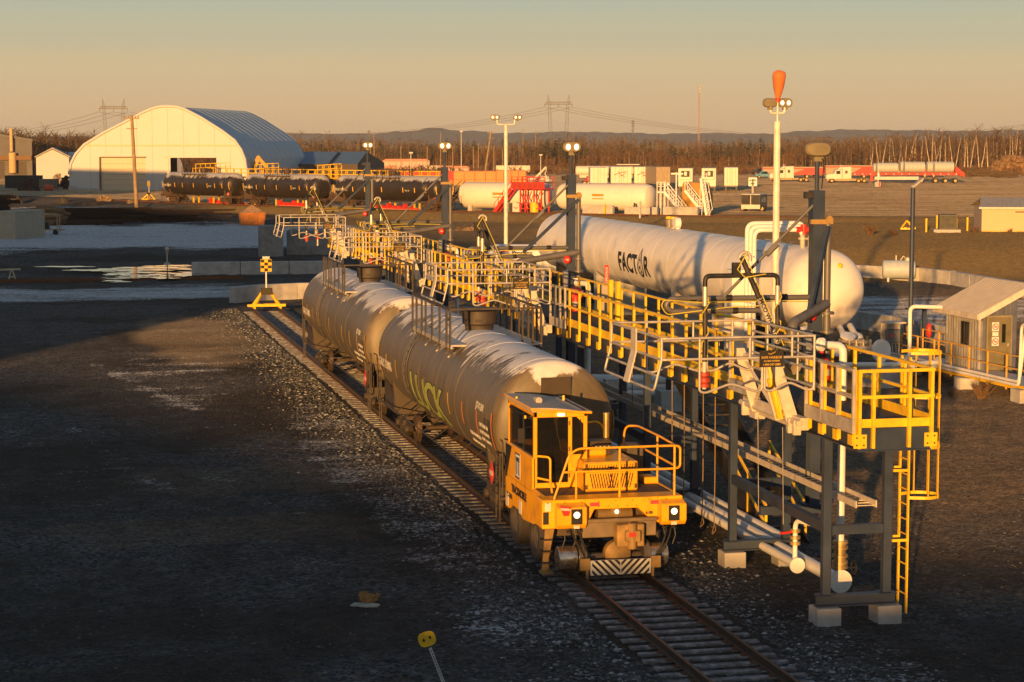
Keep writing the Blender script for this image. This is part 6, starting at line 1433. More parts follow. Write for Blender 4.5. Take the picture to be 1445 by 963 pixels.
b = LB(TW); b.box((-2 * W, -.9, 0), (6 * W, -.2, 6 * W)); b.box((206 * W, -.9, 0), (250 * W, -.3, 7 * W)); b.box((-2 * W, -.5, 0), (42 * W, -.05, 3 * W)); b.build('base_wall', CONC, wh)
# ------------------------------------------------------------------ buildings at the left edge
GREYB = mat('grey_cladding', (.13, .125, .12), .7, var=.15, scale=.4, dirt=(.14, .11, .08), dirt_amt=.5, dirt_scale=.5)
p = GG(46, 254); s = dist(p) / F_PX; T = frame(p, rad(14)); bl = thing('industrial_building', 'grey industrial building with tan chimney at the left edge of the yard', 'building', p)
b = LB(T); b.prism([(-70 * s, 0), (0, 0), (0, 55 * s), (-70 * s, 66 * s)], (0, 0, 0), (1, 0, 0), (0, 0, 1), -24); b.build('wall', GREYB, bl)
b = LB(T); b.prism([(-72 * s, 66 * s), (1 * s, 54.5 * s), (1 * s, 57 * s), (-72 * s, 69 * s)], (0, -.5, 0), (1, 0, 0), (0, 0, 1), -25); b.build('roof', mat('grey_roof', (.14, .15, .16), .7), bl)
b = LB(T); b.box((-70 * s, -1.2, 28 * s), (-.2, -.02, 34 * s)); b.build('canopy', mat('canopy_rust', (.2, .11, .05), .8), bl)
for x0, x1 in ((-60, -38), (-26, -8)):
    b = LB(T); b.box((x0 * s, -.08, 2 * s), (x1 * s, -.02, 26 * s)); b.build('bay_door', mat('bay_dark', (.09, .075, .06), .8), bl)
b = LB(T); b.cyl((-28 * s, -1.0, 40 * s), (-28 * s, -1.0, 72 * s), 2.3 * s, n=12); b.cyl((-27 * s, -1, 10 * s), (-27 * s, -1, 38 * s), 5 * s, n=14); b.build('chimney', mat('chimney_tan', (.55, .36, .16), .6), bl)
p = GG(103, 252); s = dist(p) / F_PX
qh = thing('arched_hut', 'small arched white hut left of the warehouse', 'hut', p); T = frame(p, rad(-5))
b = LB(T); vs = []; n_ = 15
for j in range(9):
    for i in range(n_):
        a = math.pi * i / (n_ - 1); vs.append((-34 * s + 24 * s * math.cos(a) + j * 2.6, j * 5.5, 37 * s * math.sin(a) ** .8))
b.add(vs, [(j * n_ + i, j * n_ + i + 1, (j + 1) * n_ + i + 1, (j + 1) * n_ + i) for j in range(8) for i in range(n_ - 1)]); b.build('shell', mat('hut_membrane', (.52, .49, .45), .6, var=.06), qh, smooth=80)
b = LB(T); b.add([vs[i] for i in range(n_)], [tuple(range(n_))]); ew = b.build('end_wall', MEMB, qh)
b = LB(T); b.box((-50 * s, -.2, 0), (-34 * s, -.05, 17 * s)); b.build('door', MATS['bay_dark'], qh)
p = GG(112, 258); s = dist(p) / F_PX; T = frame(p, rad(12)); gb = thing('gable_shed', 'pale gable roofed shed behind the small arched hut', 'shed', p)
b = LB(T); b.prism([(-62 * s, 0), (-14 * s, 0), (-14 * s, 34 * s), (-38 * s, 46 * s), (-62 * s, 34 * s)], (0, 30, 0), (1, 0, 0), (0, 0, 1), -60); b.build('wall', MEMB, gb)
b = LB(T); b.prism([(-64 * s, 34 * s), (-38 * s, 47 * s), (-12 * s, 34 * s), (-12 * s, 35.5 * s), (-38 * s, 49 * s), (-64 * s, 35.5 * s)], (0, 29.5, 0), (1, 0, 0), (0, 0, 1), -61); b.build('roof', mat('shed_roof', (.40, .37, .33), .7), gb)
# blue roofed twin gable
p = GG(418, 262); s = dist(p) / F_PX; T = frame(p, rad(0)); bb = thing('blue_roofed_building', 'low building with twin blue gable roofs beside the warehouse', 'building', p)
BLU = mat('blue_roof', (.085, .16, .27), .6, var=.1, scale=.3)
for x0, w_, y in ((-6, 70, 0), (44, 60, 4)):
    b = LB(T); b.add([(x0 * s, y, 30 * s), ((x0 + w_) * s - 3, y, 30 * s), ((x0 + w_) * s - 12 * s, y + 14, 47 * s), (x0 * s, y + 14, 47 * s), (x0 * s, y + 28, 30 * s), ((x0 + w_ + 8) * s, y + 28, 30 * s)], [(0, 1, 2, 3), (3, 2, 5, 4)]); b.build('roof', BLU, bb)
    b = LB(T); b.prism([((x0 + w_) * s - 3, 30 * s), ((x0 + w_) * s - 3, 0)], (0, 0, 0), (1, 0, 0), (0, 0, 1), .1) if False else b.add([((x0 + w_) * s - 3, y + .2, 30 * s), ((x0 + w_ - 12) * s, y + 14, 46.5 * s), ((x0 + w_ + 8) * s, y + 27.8, 30 * s), ((x0 + w_ + 8) * s, y + 27.8, 0), ((x0 + w_) * s - 3, y + .2, 0), (x0 * s, y + .3, 30 * s), (x0 * s, y + .3, 0)], [(0, 1, 2, 3, 4), (0, 4, 6, 5)]); b.build('wall', mat('brown_wall', (.085, .06, .045), .8), bb)
# ------------------------------------------------------------------ far siding: track, walkways, red frames, white tanks
ft = thing('railway_track', 'far siding track on its gravel bank in front of the black tank cars', 'railway track', on_side(300, 0))
UL = list(range(150, 1560, 30)); b = MB()
for e in (-.75, .75): b.tube([on_side(u, e, .68) for u in UL], .08, 4)
b.build('rails', RUST, ft)
b = MB(); u = 150.0
while u < 1550: c = on_side(u, 0, .53); b.obox(tuple(c), (.25, 2.6, .2), side_rz(u)); u += 6.5 * 300 / float(np.interp(u, SID_U, SID_D)) * .9
tag(b.build('sleepers', RUST, ft), kind='stuff')
def SF(u, off): p = on_side(u, off); return p, Matrix.Translation(p) @ Matrix.Rotation(side_rz(u), 4, 'Z')
ya = thing('loading_walkway', 'long yellow railed walkway behind the black tank cars', 'walkway', on_side(450, 3.2))
p0, p1 = on_side(278, 3.4), on_side(624, 3.4); Ly = (p1 - p0).length
T = Matrix.Translation((p0.x, p0.y, 0)) @ Matrix.Rotation(math.atan2((p1 - p0).y, (p1 - p0).x), 4, 'Z')
b = LB(T); b.box((0, -.6, 4.55), (Ly, .6, 4.72)); b.build('deck', YEL, ya)
b = LB(T); n = int(Ly / 1.6)
for y in (-.6, .6):
    for i in range(n + 1): b.bar((Ly * i / n, y, 4.7), (Ly * i / n, y, 5.85), .09)
    for z in (5.85, 5.25): b.bar((0, y, z), (Ly, y, z), .09)
b.build('guard_rail', YEL, ya)
b = LB(T)
for i in range(0, 12):
    for y in (-.5, .5): b.bar((Ly * i / 11, y, 0), (Ly * i / 11, y, 4.6), .2)
b.build('legs', YEL, ya)
for xx, w_ in ((Ly * .30, 4.2), (Ly * .56, 4.0), (Ly * .0 + 2, 7)):
    b = LB(T)
    for y in (-1.6, -.7):
        for z in (5.9, 6.5): b.bar((xx, y, z), (xx + w_, y, z + .25), .08)
        for q in range(4): b.bar((xx + w_ * q / 3, y, 4.8), (xx + w_ * q / 3, y, 6.55), .08)
    b.box((xx, -1.6, 4.7), (xx + w_, -.7, 4.82)); b.build('access_gangway', YEL, ya)
for u0, u1 in ((298, 348), (395, 440), (525, 600)):
    p, T = SF(u0, 4.2); w_ = (on_side(u1, 4.2) - p).length; t = thing('pipe_manifold', {298: 'red pipework under the leftmost black tank car', 395: 'red pipework under the middle black tank car', 525: 'red pipework under the right black tank car'}[u0], 'pipework', p, 0, 'red pipework behind the far siding')
    b = LB(T); b.box((0, -.2, .1), (w_, .2, .25))
    for i in range(int(w_ / 1.1)): b.box((i * 1.1, -.3, .2), (i * 1.1 + .35, .3, .55 + .3 * (i % 3 == 0)))
    b.build('frame', RED, t)
    b = LB(T); b.box((0, -.5, -.1), (w_, .5, .1)); b.build('base', CREAM, t)
FWT = mat('far_white_tank', (.74, .69, .60), .5, var=.05, scale=.3, dirt=(.5, .4, .28), dirt_amt=.25)
for u0, u1, off, lab in ((652, 778, 7.5, 'white storage tank at the far siding, behind the red loading rack'), (790, 925, 7.5, 'white storage tank at the far siding, left of the white stairs')):
    p, T = SF(u0, off); Lt = (on_side(u1, off) - p).length; t = thing('storage_tank', lab, 'storage tank', p, 0, 'white tanks at the far siding'); R_ = 1.75
    b = LB(T); b.lathe((0, 0, R_ + .35), (1, 0, 0), [(-.02, 0), (.05, R_ * .6), (.35, R_ * .9), (.9, R_), (Lt - .9, R_), (Lt - .35, R_ * .9), (Lt - .05, R_ * .6), (Lt, 0)], 36, caps=False); sh_ = b.build('shell', FWT, t, smooth=40)
    b = LB(T)
    for q in (Lt - 3, Lt - 2.2): b.lathe((q, 0, R_ + .35), (1, 0, 0), [(-.06, R_), (-.06, R_ + .05), (.06, R_ + .05), (.06, R_)], 36, caps=False)
    b.build('bands', FWT, sh_)
    b = LB(T); a = -.15
    for j in range(2): b.add([(Lt * .42 + e, -(R_ + .01) * math.cos(a), R_ + .35 + (R_ + .01) * math.sin(a) + dz) for e, dz in ((0, 0), (1.7, 0), (1.7, .7), (0, .7))], [(0, 1, 2, 3)]); break
    b.build('orange_label', mat('orange_label', (.6, .25, .03), .5), sh_)
    b = LB(T)
    for q in (.15, .5, .85): b.box((Lt * q - .3, -1.4, -.1), (Lt * q + .3, 1.4, 1.0))
    b.build('saddle', CONC, t)
# small dark stair at the left end of the first white tank
p, T = SF(628, 8.5); t = thing('end_stair', 'dark metal stair at the shaded left end of the white far tank', 'stair', p); b = LB(T)
for y in (-.5, .5): b.bar((-.5, y, 0), (3.2, y, 3.0), .1, .3); b.bar((-.5, y, 1), (3.2, y, 4.0), .06); b.bar((.6, y, .9), (.6, y, 1.9), .06); b.bar((2.0, y, 2.0), (2.0, y, 3.0), .06)
for i in range(9): b.box((-.4 + .4 * i, -.5, .1 + .33 * i), (-.1 + .4 * i, .5, .16 + .33 * i))
b.build('flight', DARK, t)
# red loading rack
p, T = SF(733, 4.5); s = dist(p) / F_PX; rk = thing('loading_rack', 'bright red steel loading rack with stair in front of the white far tanks', 'loading rack', p)
b = LB(T); b.box((-6 * s, -1.0, 33 * s), (46 * s, 1.6, 34.5 * s)); b.box((-6 * s, -1.05, 33.5 * s), (46 * s, -.98, 43 * s)); b.build('deck', RED, rk)
b = LB(T)
for i in range(6): b.box((-5 * s + i * 8.5 * s, -1.09, 34.5 * s), (-5 * s + i * 8.5 * s + 6.5 * s, -1.06, 42 * s))
b.build('mesh_panels', mat('red_mesh', (.33, .03, .015), .7), rk)
b = LB(T)
for x in (6, 14, 28, 40): 
    for y in (-.7, 1.3): b.bar((x * s, y, 0), (x * s, y, 33 * s), .16)
for x in (6, 14, 28): b.bar((x * s, -.7, 4 * s), ((x + 10) * s, -.7, 30 * s), .1); b.bar(((x + 10) * s, -.7, 4 * s), (x * s, -.7, 30 * s), .1)
b.bar((6 * s, -.7, 6 * s), (40 * s, -.7, 6 * s), .1)
b.build('legs', RED, rk)
b = LB(T)
for i in range(7):
    for y in (-1.0, 1.6): b.bar((-6 * s + i * 8.7 * s, y, 34 * s), (-6 * s + i * 8.7 * s, y, 50 * s), .07)
for z in (50, 46):
    for y in (-1.0, 1.6): b.bar((-6 * s, y, z * s), (46 * s, y, z * s), .07)
b.build('rails', RED, rk)
b = LB(T)
for y in (-1.2, -.2): b.bar((-6 * s, y, 33 * s), (-34 * s, y, 0), .1, .45); b.bar((-6 * s, y, 45 * s), (-34 * s, y, 12 * s), .06); [b.bar((-6 * s - 7 * s * i, y, (33 - 8.25 * i) * s), (-6 * s - 7 * s * i, y, (45 - 8.25 * i) * s), .06) for i in range(5)]
for i in range(12): b.box((-(6 + 28 * i / 12) * s - .3, -1.2, (33 - 33 * i / 12) * s - .3), (-(6 + 28 * i / 12) * s, -.2, (33 - 33 * i / 12) * s - .22))
b.build('stair', RED, rk)
b = LB(T); b.bar((24 * s, .2, 48 * s), (42 * s, .2, 64 * s), .12, .25); b.bar((22 * s, .2, 46 * s), (26 * s, .2, 49 * s), .3); b.tube([(42 * s, .2, 64 * s), (42 * s, .2, 58 * s), (40 * s, .2, 55 * s), (43 * s, .2, 50 * s)], .06, 5); b.box((34 * s, -.4, 44 * s), (50 * s, .4, 47 * s)); b.cyl((18 * s, .2, 44 * s), (18 * s, .2, 50 * s), .5, n=10); b.cyl((40 * s, .2, 47 * s), (40 * s, .2, 51 * s), .6, n=10); b.build('loading_arm', CREAM, rk)
for u, kind, lab in ((754, 'y', 'yellow barrel standing under the red loading rack'), (730, 'w', 'white cabinet with red mark left of the red rack legs'), (717, 'g', 'grey green cabinet beside the white cabinet')):
    p, T = SF(u, 4.0); b = LB(T)
    if kind == 'y': b.lathe((0, 0, 0), (0, 0, 1), [(0, .55), (.45, .58), (.5, .55), (.9, .58), (.95, .55), (1.35, .56), (1.35, 0)], 18); tag(b.build('barrel', YEL, None, smooth=35), lab, 'barrel')
    elif kind == 'w':
        t = thing('cabinet', lab, 'cabinet', p); b.box((-.5, -.4, 0), (.5, .4, 1.15)); b.prism([(-.55, 1.15), (.55, 1.15), (0, 1.35)], (0, .45, 0), (1, 0, 0), (0, 0, 1), .9); bx_ = b.build('body', CREAM, t); b = LB(T); b.prism([(-.3, .65), (0, .5), (.3, .65), (.3, .75), (0, .62), (-.3, .75)], (0, -.41, 0), (1, 0, 0), (0, 0, 1), .01); b.build('red_mark', RED, bx_)
    else:
        t = thing('cabinet', lab, 'cabinet', p); b.box((-.45, -.4, 0), (.35, .4, 1.2)); b.build('body', mat('grey_green', (.2, .19, .13), .6), t); b = LB(T); b.box((-.5, -.45, 1.2), (.4, .45, 1.27)); b.build('lid', CREAM, t)
# concrete barriers before the white tank, yellow markers
for u0, u1, off, h in ((823, 866, 3.2, 1.15), (882, 928, 3.2, 1.0), (936, 985, 3.0, 1.1), (1006, 1042, 3.0, 0)):
    if not h: continue
    p, T = SF(u0, off); w_ = (on_side(u1, off) - p).length; b = LB(T); b.box((0, -.3, -.1), (w_, .3, h)); tag(b.build('concrete_barrier', CONC, None, bevel=.03), {823: 'long concrete barrier left of three before the white far tank', 882: 'concrete barrier in the middle before the right end of the white far tank', 936: 'concrete barrier at the foot of the white stairs'}[u0], 'concrete barrier', 'concrete barriers at the far siding')
for u, off, h, m_, lab in ((853, 2.6, 1.3, YEL, 'short yellow marker post before the long concrete barrier'), (903, -6, 2.0, GALV, 'thin grey marker stake beside the far siding'), (895, 3.6, 1.5, DARK, 'short black post behind the concrete barriers')):
    p, T = SF(u, off); tag(LB(T).bar((0, 0, -.1), (0, 0, h), .2).build('marker_stake', m_, None), lab, 'post')
# white stairs and tan ramp box
p, T = SF(932, 5.0); s = dist(p) / F_PX; ws_ = thing('stair_tower', 'white steel stairs with railings at the right end of the white far tank', 'stair', p)
b = LB(T)
for y in (-.6, .5): b.bar((8 * s, y, 32 * s), (36 * s, y, 2 * s), .1, .35); b.bar((8 * s, y, 45 * s), (36 * s, y, 13 * s), .08); b.bar((8 * s, y, 39 * s), (36 * s, y, 8 * s), .06); [b.bar((8 + 7 * i) * s * Vector((1, 0, 0)) + Vector((0, y, (32 - 7.5 * i) * s)), (8 + 7 * i) * s * Vector((1, 0, 0)) + Vector((0, y, (44.5 - 8 * i) * s)), .08) for i in range(5)]
for y in (2.0, 3.0): b.bar((28 * s, y, 34 * s), (54 * s, y, 4 * s), .1, .35); b.bar((28 * s, y, 46 * s), (54 * s, y, 15 * s), .08); [b.bar((28 + 6.5 * i) * s * Vector((1, 0, 0)) + Vector((0, y, (34 - 7.5 * i) * s)), (28 + 6.5 * i) * s * Vector((1, 0, 0)) + Vector((0, y, (46 - 7.8 * i) * s)), .08) for i in range(5)]
for i in range(12): b.box(((8 + 28 * i / 12) * s, -.6, (32 - 30 * i / 12) * s - .1), ((8 + 28 * i / 12) * s + .3, .5, (32 - 30 * i / 12) * s - .03)); b.box(((28 + 26 * i / 12) * s, 2, (34 - 30 * i / 12) * s - .1), ((28 + 26 * i / 12) * s + .3, 3, (34 - 30 * i / 12) * s - .03))
b.build('flights', WHT, ws_)
b = LB(T); b.box((-3 * s, -.6, 31 * s), (10 * s, .6, 33 * s)); [b.bar((x * s, y, 0), (x * s, y, 46 * s), .09) for x in (-3, 3, 9) for y in (-.6, .5)]; b.bar((-3 * s, -.6, 46 * s), (10 * s, -.6, 46 * s), .08); b.bar((-3 * s, -.6, 40 * s), (10 * s, -.6, 40 * s), .07); b.build('landing', WHT, ws_)
b = LB(T); [b.bar((x * s, -.2, 0), (x * s, -.2, 60 * s), .14) for x in (24,)]; b.bar((16 * s, -.2, 58 * s), (34 * s, -.2, 58 * s), .14, .2); b.build('lamp_pole', WHT, ws_)
p, T = SF(962, 9.0); s = dist(p) / F_PX; b = LB(T); b.prism([(0, 0), (36 * s, 0), (36 * s, 26 * s), (30 * s, 44 * s), (2 * s, 45 * s), (0, 40 * s)], (0, 0, 0), (1, 0, 0), (0, 0, 1), -2.5); t = b.build('steel_bin', mat('rusty_ochre', (.42, .24, .05), .8, var=.3, scale=.6, dirt=(.3, .08, .03), dirt_amt=.6, dirt_scale=.6), None); tag(t, 'tall ochre steel bin with rusty streaks behind the white stairs', 'bin')
p, T = SF(990, 4.5); s = dist(p) / F_PX; t = thing('ladder_stair', 'steep white ladder stair right of the ochre steel bin', 'stair', p); b = LB(T)
for y in (-.5, .5): b.bar((0, y, 52 * s), (9 * s, y, 0), .1, .3); b.bar((4 * s, y, 60 * s), (14 * s, y, 8 * s), .07); [b.bar((2.2 * i * s, y, (52 - 12.5 * i) * s), (4 * s + 2.4 * i * s, y, (60 - 12.5 * i) * s), .06) for i in range(5)]
for i in range(14): b.box(((9 * i / 14) * s - .1, -.5, (52 - 52 * i / 14) * s - .1), ((9 * i / 14) * s + .3, .5, (52 - 52 * i / 14) * s - .04))
for y in (-.5, .5): b.bar((0, y, 52 * s), (-2 * s, y, 0), .08)
b.build('flight', WHT, t)
# ------------------------------------------------------------------ vehicles and trailers
TYRE = mat('far_tyre', (.03, .025, .02), .8); RIM = mat('far_rim', (.55, .36, .14), .5, .3)
def wheels(t, T, xs, y0, y1, r=.52):
    for x in xs:
        for y in (y0, y1):
            b = LB(T); sg = -1 if y == y0 else 1; b.cyl((x, y, r), (x, y - sg * .32, r), r, n=18); w_ = b.build('wheel', TYRE, t, smooth=40)
            b = LB(T); b.cyl((x, y + sg * .015, r), (x, y - sg * .1, r), r * .55, n=14); b.build('rim', RIM, w_, smooth=40)
BOXW = mat('trailer_white', (.70, .64, .53), .5, var=.05, scale=.5, dirt=(.45, .34, .22), dirt_amt=.3)
def box_trailer(u0, u1, vb, vt, lab, rz=0, depth=11, reefer=False, logo=False, legs=False, m_=None):
    p = GG(u0, vb); s = dist(p) / F_PX; w_, h = (u1 - u0) * s, (vb - vt) * s; T = frame(p, rz); t = thing('box_trailer', lab, 'trailer', p, 0, 'box trailers parked in the far yard')
    z0 = 1.1 if h > 3.2 else .5
    b = LB(T); b.box((0, 0, z0), (w_, depth, h)); bd = b.build('body', m_ or BOXW, t, bevel=.03)
    b = LB(T); b.box((.05, -.04, z0 - .2), (w_ - .05, .3, z0)); b.build('bumper', mat('trailer_sill', (.3, .24, .17), .6), t); b = LB(T); [b.box((x, .5, 0), (x + .35, 1.3, z0 - .2)) for x in (.1, w_ - .45)]; b.build('landing_gear', DARK, t)
    wheels(t, T, (w_ * .5,), 0, 0, .01) if False else None
    b = LB(T); [b.cyl((x, depth - 2.5, .5), (x + .3, depth - 2.5, .5), .5, n=16) for x in (.1, w_ - .4)]; b.build('wheel', TYRE, t)
    if reefer:
        b = LB(T); b.box((w_ * .12, -.35, h * .52), (w_ * .88, -.02, h * .95)); un = b.build('cooling_unit', BOXW, t, bevel=.05)
        b = LB(T); b.box((w_ * .2, -.37, h * .64), (w_ * .8, -.35, h * .9)); b.build('grille', mat('reefer_black', (.03, .028, .025), .6), un)
        b = LB(T); b.box((w_ * .42, -.385, h * .7), (w_ * .6, -.37, h * .86)); b.build('emblem', BOXW, un)
    else:
        b = LB(T); b.box((w_ * .49, -.02, z0 + .1), (w_ * .51, -.003, h - .1)); [b.box((w_ * x, -.05, z0 + .1), (w_ * x + .05, -.003, h - .1)) for x in (.2, .4, .6, .8)]; b.build('door_bars', MATS['trailer_sill'], bd)
    if logo:
        b = LB(T); b.tube([(w_ * x, -.04, z0 + (h - z0) * z) for x, z in ((.15, .5), (.4, .62), (.75, .72), (.6, .5), (.4, .42))], .06, 5); b.tube([(w_ * x, -.04, z0 + (h - z0) * z) for x, z in ((.35, .75), (.5, .5), (.7, .35))], .05, 5); b.build('red_logo', RED, bd)
    return t
box_trailer(833, 857, 266, 237, 'plain white trailer rear, leftmost of the group in the far yard', logo=False)
box_trailer(862, 891, 266, 236, 'white trailer rear with red swirl logo, second in the far yard group', logo=True)
box_trailer(895, 921, 266, 236, 'white trailer rear with red swirl logo, right of the lamp post bar', logo=True, rz=rad(-3))
box_trailer(926, 946, 268, 236, 'tan sided trailer turned away, between the white trailers', m_=mat('tan_trailer', (.36, .28, .18), .6), rz=rad(8))
box_trailer(957, 977, 271, 238, 'refrigerated trailer with black cooling unit, left of the other one', reefer=True, rz=rad(-6))
box_trailer(990, 1010, 271, 238, 'refrigerated trailer with black cooling unit, right of the other one', reefer=True, rz=rad(-6))
box_trailer(1022, 1041, 270, 237, 'pale trailer rear with box hatch, rightmost of the far yard group', rz=rad(-5))
# white tanker trailer beyond
p = GG(812, 256); s = dist(p) / F_PX; T = frame(p); t = thing('tanker_trailer', 'long white tanker trailer parked behind the box trailers', 'trailer', p); b = LB(T)
b.lathe((0, 0, 2.6), (1, 0, 0), [(0, 0), (.05, .9), (.4, 1.15), (80 * s, 1.15), (82 * s, .9), (82.2 * s, 0)], 24, caps=False); b.build('tank', BOXW, t, smooth=40)
b = LB(T); b.box((1, -.5, .9), (80 * s, .5, 1.5)); b.box((58 * s, -.9, 4.0), (90 * s, .9, 4.2)); b.build('frame', CREAM, t); wheels(t, T, (66 * s, 72 * s), -1.1, 1.1, .55)
p = GG(828, 263); s = dist(p) / F_PX; T = frame(p); t = thing('red_tractor', 'small red truck cab left of the plain white trailer', 'truck', p); b = LB(T); b.box((0, 0, .8), (5 * s, 3, 14 * s)); b.prism([(-5 * s, .8), (0, .8), (0, 10 * s), (-4 * s, 8 * s)], (0, 2.5, 0), (1, 0, 0), (0, 0, 1), 2.4); b.build('cab', RED, t, bevel=.1); wheels(t, T, (-3 * s, 3 * s), 0, 2.6, .6)
# black cargo trailer with a sign
p = GG(1046, 299); s = dist(p) / F_PX; rz = rad(-20); T = frame(p, rz); t = thing('cargo_trailer', 'small black cargo trailer with white lower trim and white sign behind', 'trailer', p)
b = LB(T); b.box((0, 0, 4 * s), (27 * s, 4.2, 24 * s)); bd = b.build('body', mat('cargo_grey', (.06, .06, .065), .4), t, bevel=.06); b = LB(T); b.box((1 * s, -.03, 10 * s), (26 * s, 0, 23 * s)); b.build('doors', mat('cargo_black', (.018, .016, .015), .3), bd); b = LB(T); b.box((13 * s, -.06, 10 * s), (14 * s, -.02, 23 * s)); b.box((0, -.06, 4 * s), (27 * s, -.02, 10 * s)); b.box((0, -.02, 24 * s), (27 * s, 4.2, 25 * s)); b.build('trim', CREAM, bd)
wheels(t, T, (-.1, 26.5 * s), 1.2, 2.4, .4)
def tb_(x, y, d): return T @ Vector((27 * s + .01 + d, 2.1 + x, 16 * s + y))
lettering('trailer_lettering', 'ALTEX', .8, tb_, TXW, bd, .01, .002, world=True)
p = GG(1062, 283); s = dist(p) / F_PX; T = frame(p); t = thing('notice_board', 'white notice board on posts behind the black cargo trailer', 'sign', p); b = LB(T); b.box((-6 * s, 0, 20 * s), (6 * s, .1, 32 * s)); bd = b.build('panel', WHT, t); b = LB(T); b.bar((0, .15, 0), (0, .15, 30 * s), .3); b.box((-11 * s, -.4, 0), (11 * s, .6, 7 * s)); b.build('posts', CONC, t)
for j, s_ in enumerate(('NO ENTRY', 'YARD 4')):
    lettering('sign_text', s_, 3.2 * s, lambda x, y, d, j=j: T @ Vector((x * .62, -.03 - d, 28 * s - j * 4.6 * s + y)), TXT, bd, .02, .002, world=True)
# articulated trucks at the right
def tractor(u, vb, lab, s_over=None, rz=0):
    p = GG(u, vb); s = dist(p) / F_PX; T = frame(p, rz); t = thing('semi_truck', lab, 'truck', p, 0, 'white semi trucks in the far yard')
    b = LB(T); b.prism([(0, .9), (0, 1.7), (.25, 2.05), (1.9, 2.2), (2.1, 2.95), (2.45, 3.1), (3.7, 3.15), (3.7, .9)], (0, 2.3, 0), (1, 0, 0), (0, 0, 1), 2.3); cb = b.build('cab', BOXW, t, bevel=.06)
    b = LB(T); b.box((3.75, .05, .9), (5.9, 2.4, 3.55)); b.prism([(2.5, 3.1), (5.9, 3.55), (5.9, 3.8), (3.2, 3.7)], (0, 2.3, 0), (1, 0, 0), (0, 0, 1), 2.2); b.build('sleeper_cab', BOXW, t, bevel=.06)
    b = LB(T); b.box((2.3, -.02, 2.1), (3.3, .0, 2.85)); b.box((4.4, .03, 2.2), (5.0, .05, 2.9)); b.prism([(1.95, 2.3), (2.12, 2.95), (2.16, 2.95), (2.0, 2.3)], (0, 2.2, 0), (1, 0, 0), (0, 0, 1), 2.1); b.build('window', GLASS, cb)
    b = LB(T); b.box((0.2, .4, .5), (9.6, 1.9, .95)); b.box((2.6, -.05, .45), (5.6, .3, 1.0)); b.build('chassis', mat('truck_tank_tan', (.34, .24, .12), .5, .3), t)
    b = LB(T); b.cyl((3.72, -.0, 1), (3.72, -.0, 4.2), .1, n=8); b.cyl((3.72, 2.3, 1), (3.72, 2.3, 4.2), .1, n=8); b.build('exhaust_stack', GALV, t)
    b = LB(T); b.lathe((1.3, 0.02, .55), (0, 1, 0), [(0, .62), (.5, .62)], 16, caps=False); b.build('red_fender', RED, t); wheels(t, T, (1.3, 7.6, 8.95), -.02, 2.35, .53)
    return T
tractor(1166, 258.5, 'white semi truck with red fender pulling the flatbed of pale tanks'); tractor(1086, 257, 'white semi truck partly hidden by the white lamp post', rz=rad(2))
p = GG(1240, 259); s = dist(p) / F_PX; T = frame(p, rad(0)); fl = thing('flatbed_trailer', 'red lowbed trailer with row of wheels, loaded with pale tanks', 'trailer', p)
b = LB(T); b.box((-36 * s, -.1, 11.5 * s), (114 * s, 2.4, 15 * s)); b.prism([(114 * s, 11 * s), (122 * s, 9 * s), (120 * s, 15 * s), (108 * s, 24 * s), (108 * s, 15 * s)], (0, 2.4, 0), (1, 0, 0), (0, 0, 1), 2.5); b.box((-12 * s, -.05, 3 * s), (-8 * s, .3, 12 * s)); b.build('bed', RED, fl)
b = LB(T); b.box((-6 * s, -.12, 5 * s), (56 * s, .2, 9.5 * s)); b.build('side_box', CREAM, fl); b = LB(T)
for i in range(14): b.cyl((-34 * s + i * 11 * s, -.13, 13 * s), (-34 * s + i * 11 * s, -.1, 13 * s), .16, n=6)
b.build('side_lamps', CREAM, fl); wheels(fl, T, (60 * s, 80 * s, 94 * s, 108 * s), -.1, 2.3, .58)
PT = mat('pale_tank_plastic', (.46, .48, .44), .5, var=.05)
for i, (x0, x1, y, h) in enumerate(((0 - 3, 28, .1, 14), (36, 66, .1, 15.5), (78, 107, .1, 15.5), (-6, 12, 1.9, 13), (32, 50, 1.9, 15.5), (70, 90, 1.9, 15.5))):
    t = thing('tank_load', ['leftmost front tank on the red flatbed', 'middle front tank on the red flatbed', 'rightmost front tank on the red flatbed', 'leftmost rear tank on the red flatbed', 'middle rear tank on the red flatbed', 'rightmost rear tank on the red flatbed'][i] + ', pale ribbed plastic', 'tank', T @ Vector((x0 * s, y, 15 * s)), 0, 'pale tanks on the red flatbed'); r_ = h * s / 2; b = LB(T); Lq = (x1 - x0) * s; pr = [(0, r_ * .55), (.12, r_ * .86)]; n = 5
    for q in range(n): a = .15 + (Lq - .3) * q / n; w_ = (Lq - .3) / n; pr += [(a, r_ * .95), (a + .12, r_), (a + w_ - .12, r_), (a + w_, r_ * .95)]
    pr += [(Lq - .12, r_ * .86), (Lq, r_ * .55)]; b.lathe((x0 * s, y + r_ * .75, 15 * s + r_), (1, 0, 0), pr, 24); b.build('body', PT, t, smooth=25)
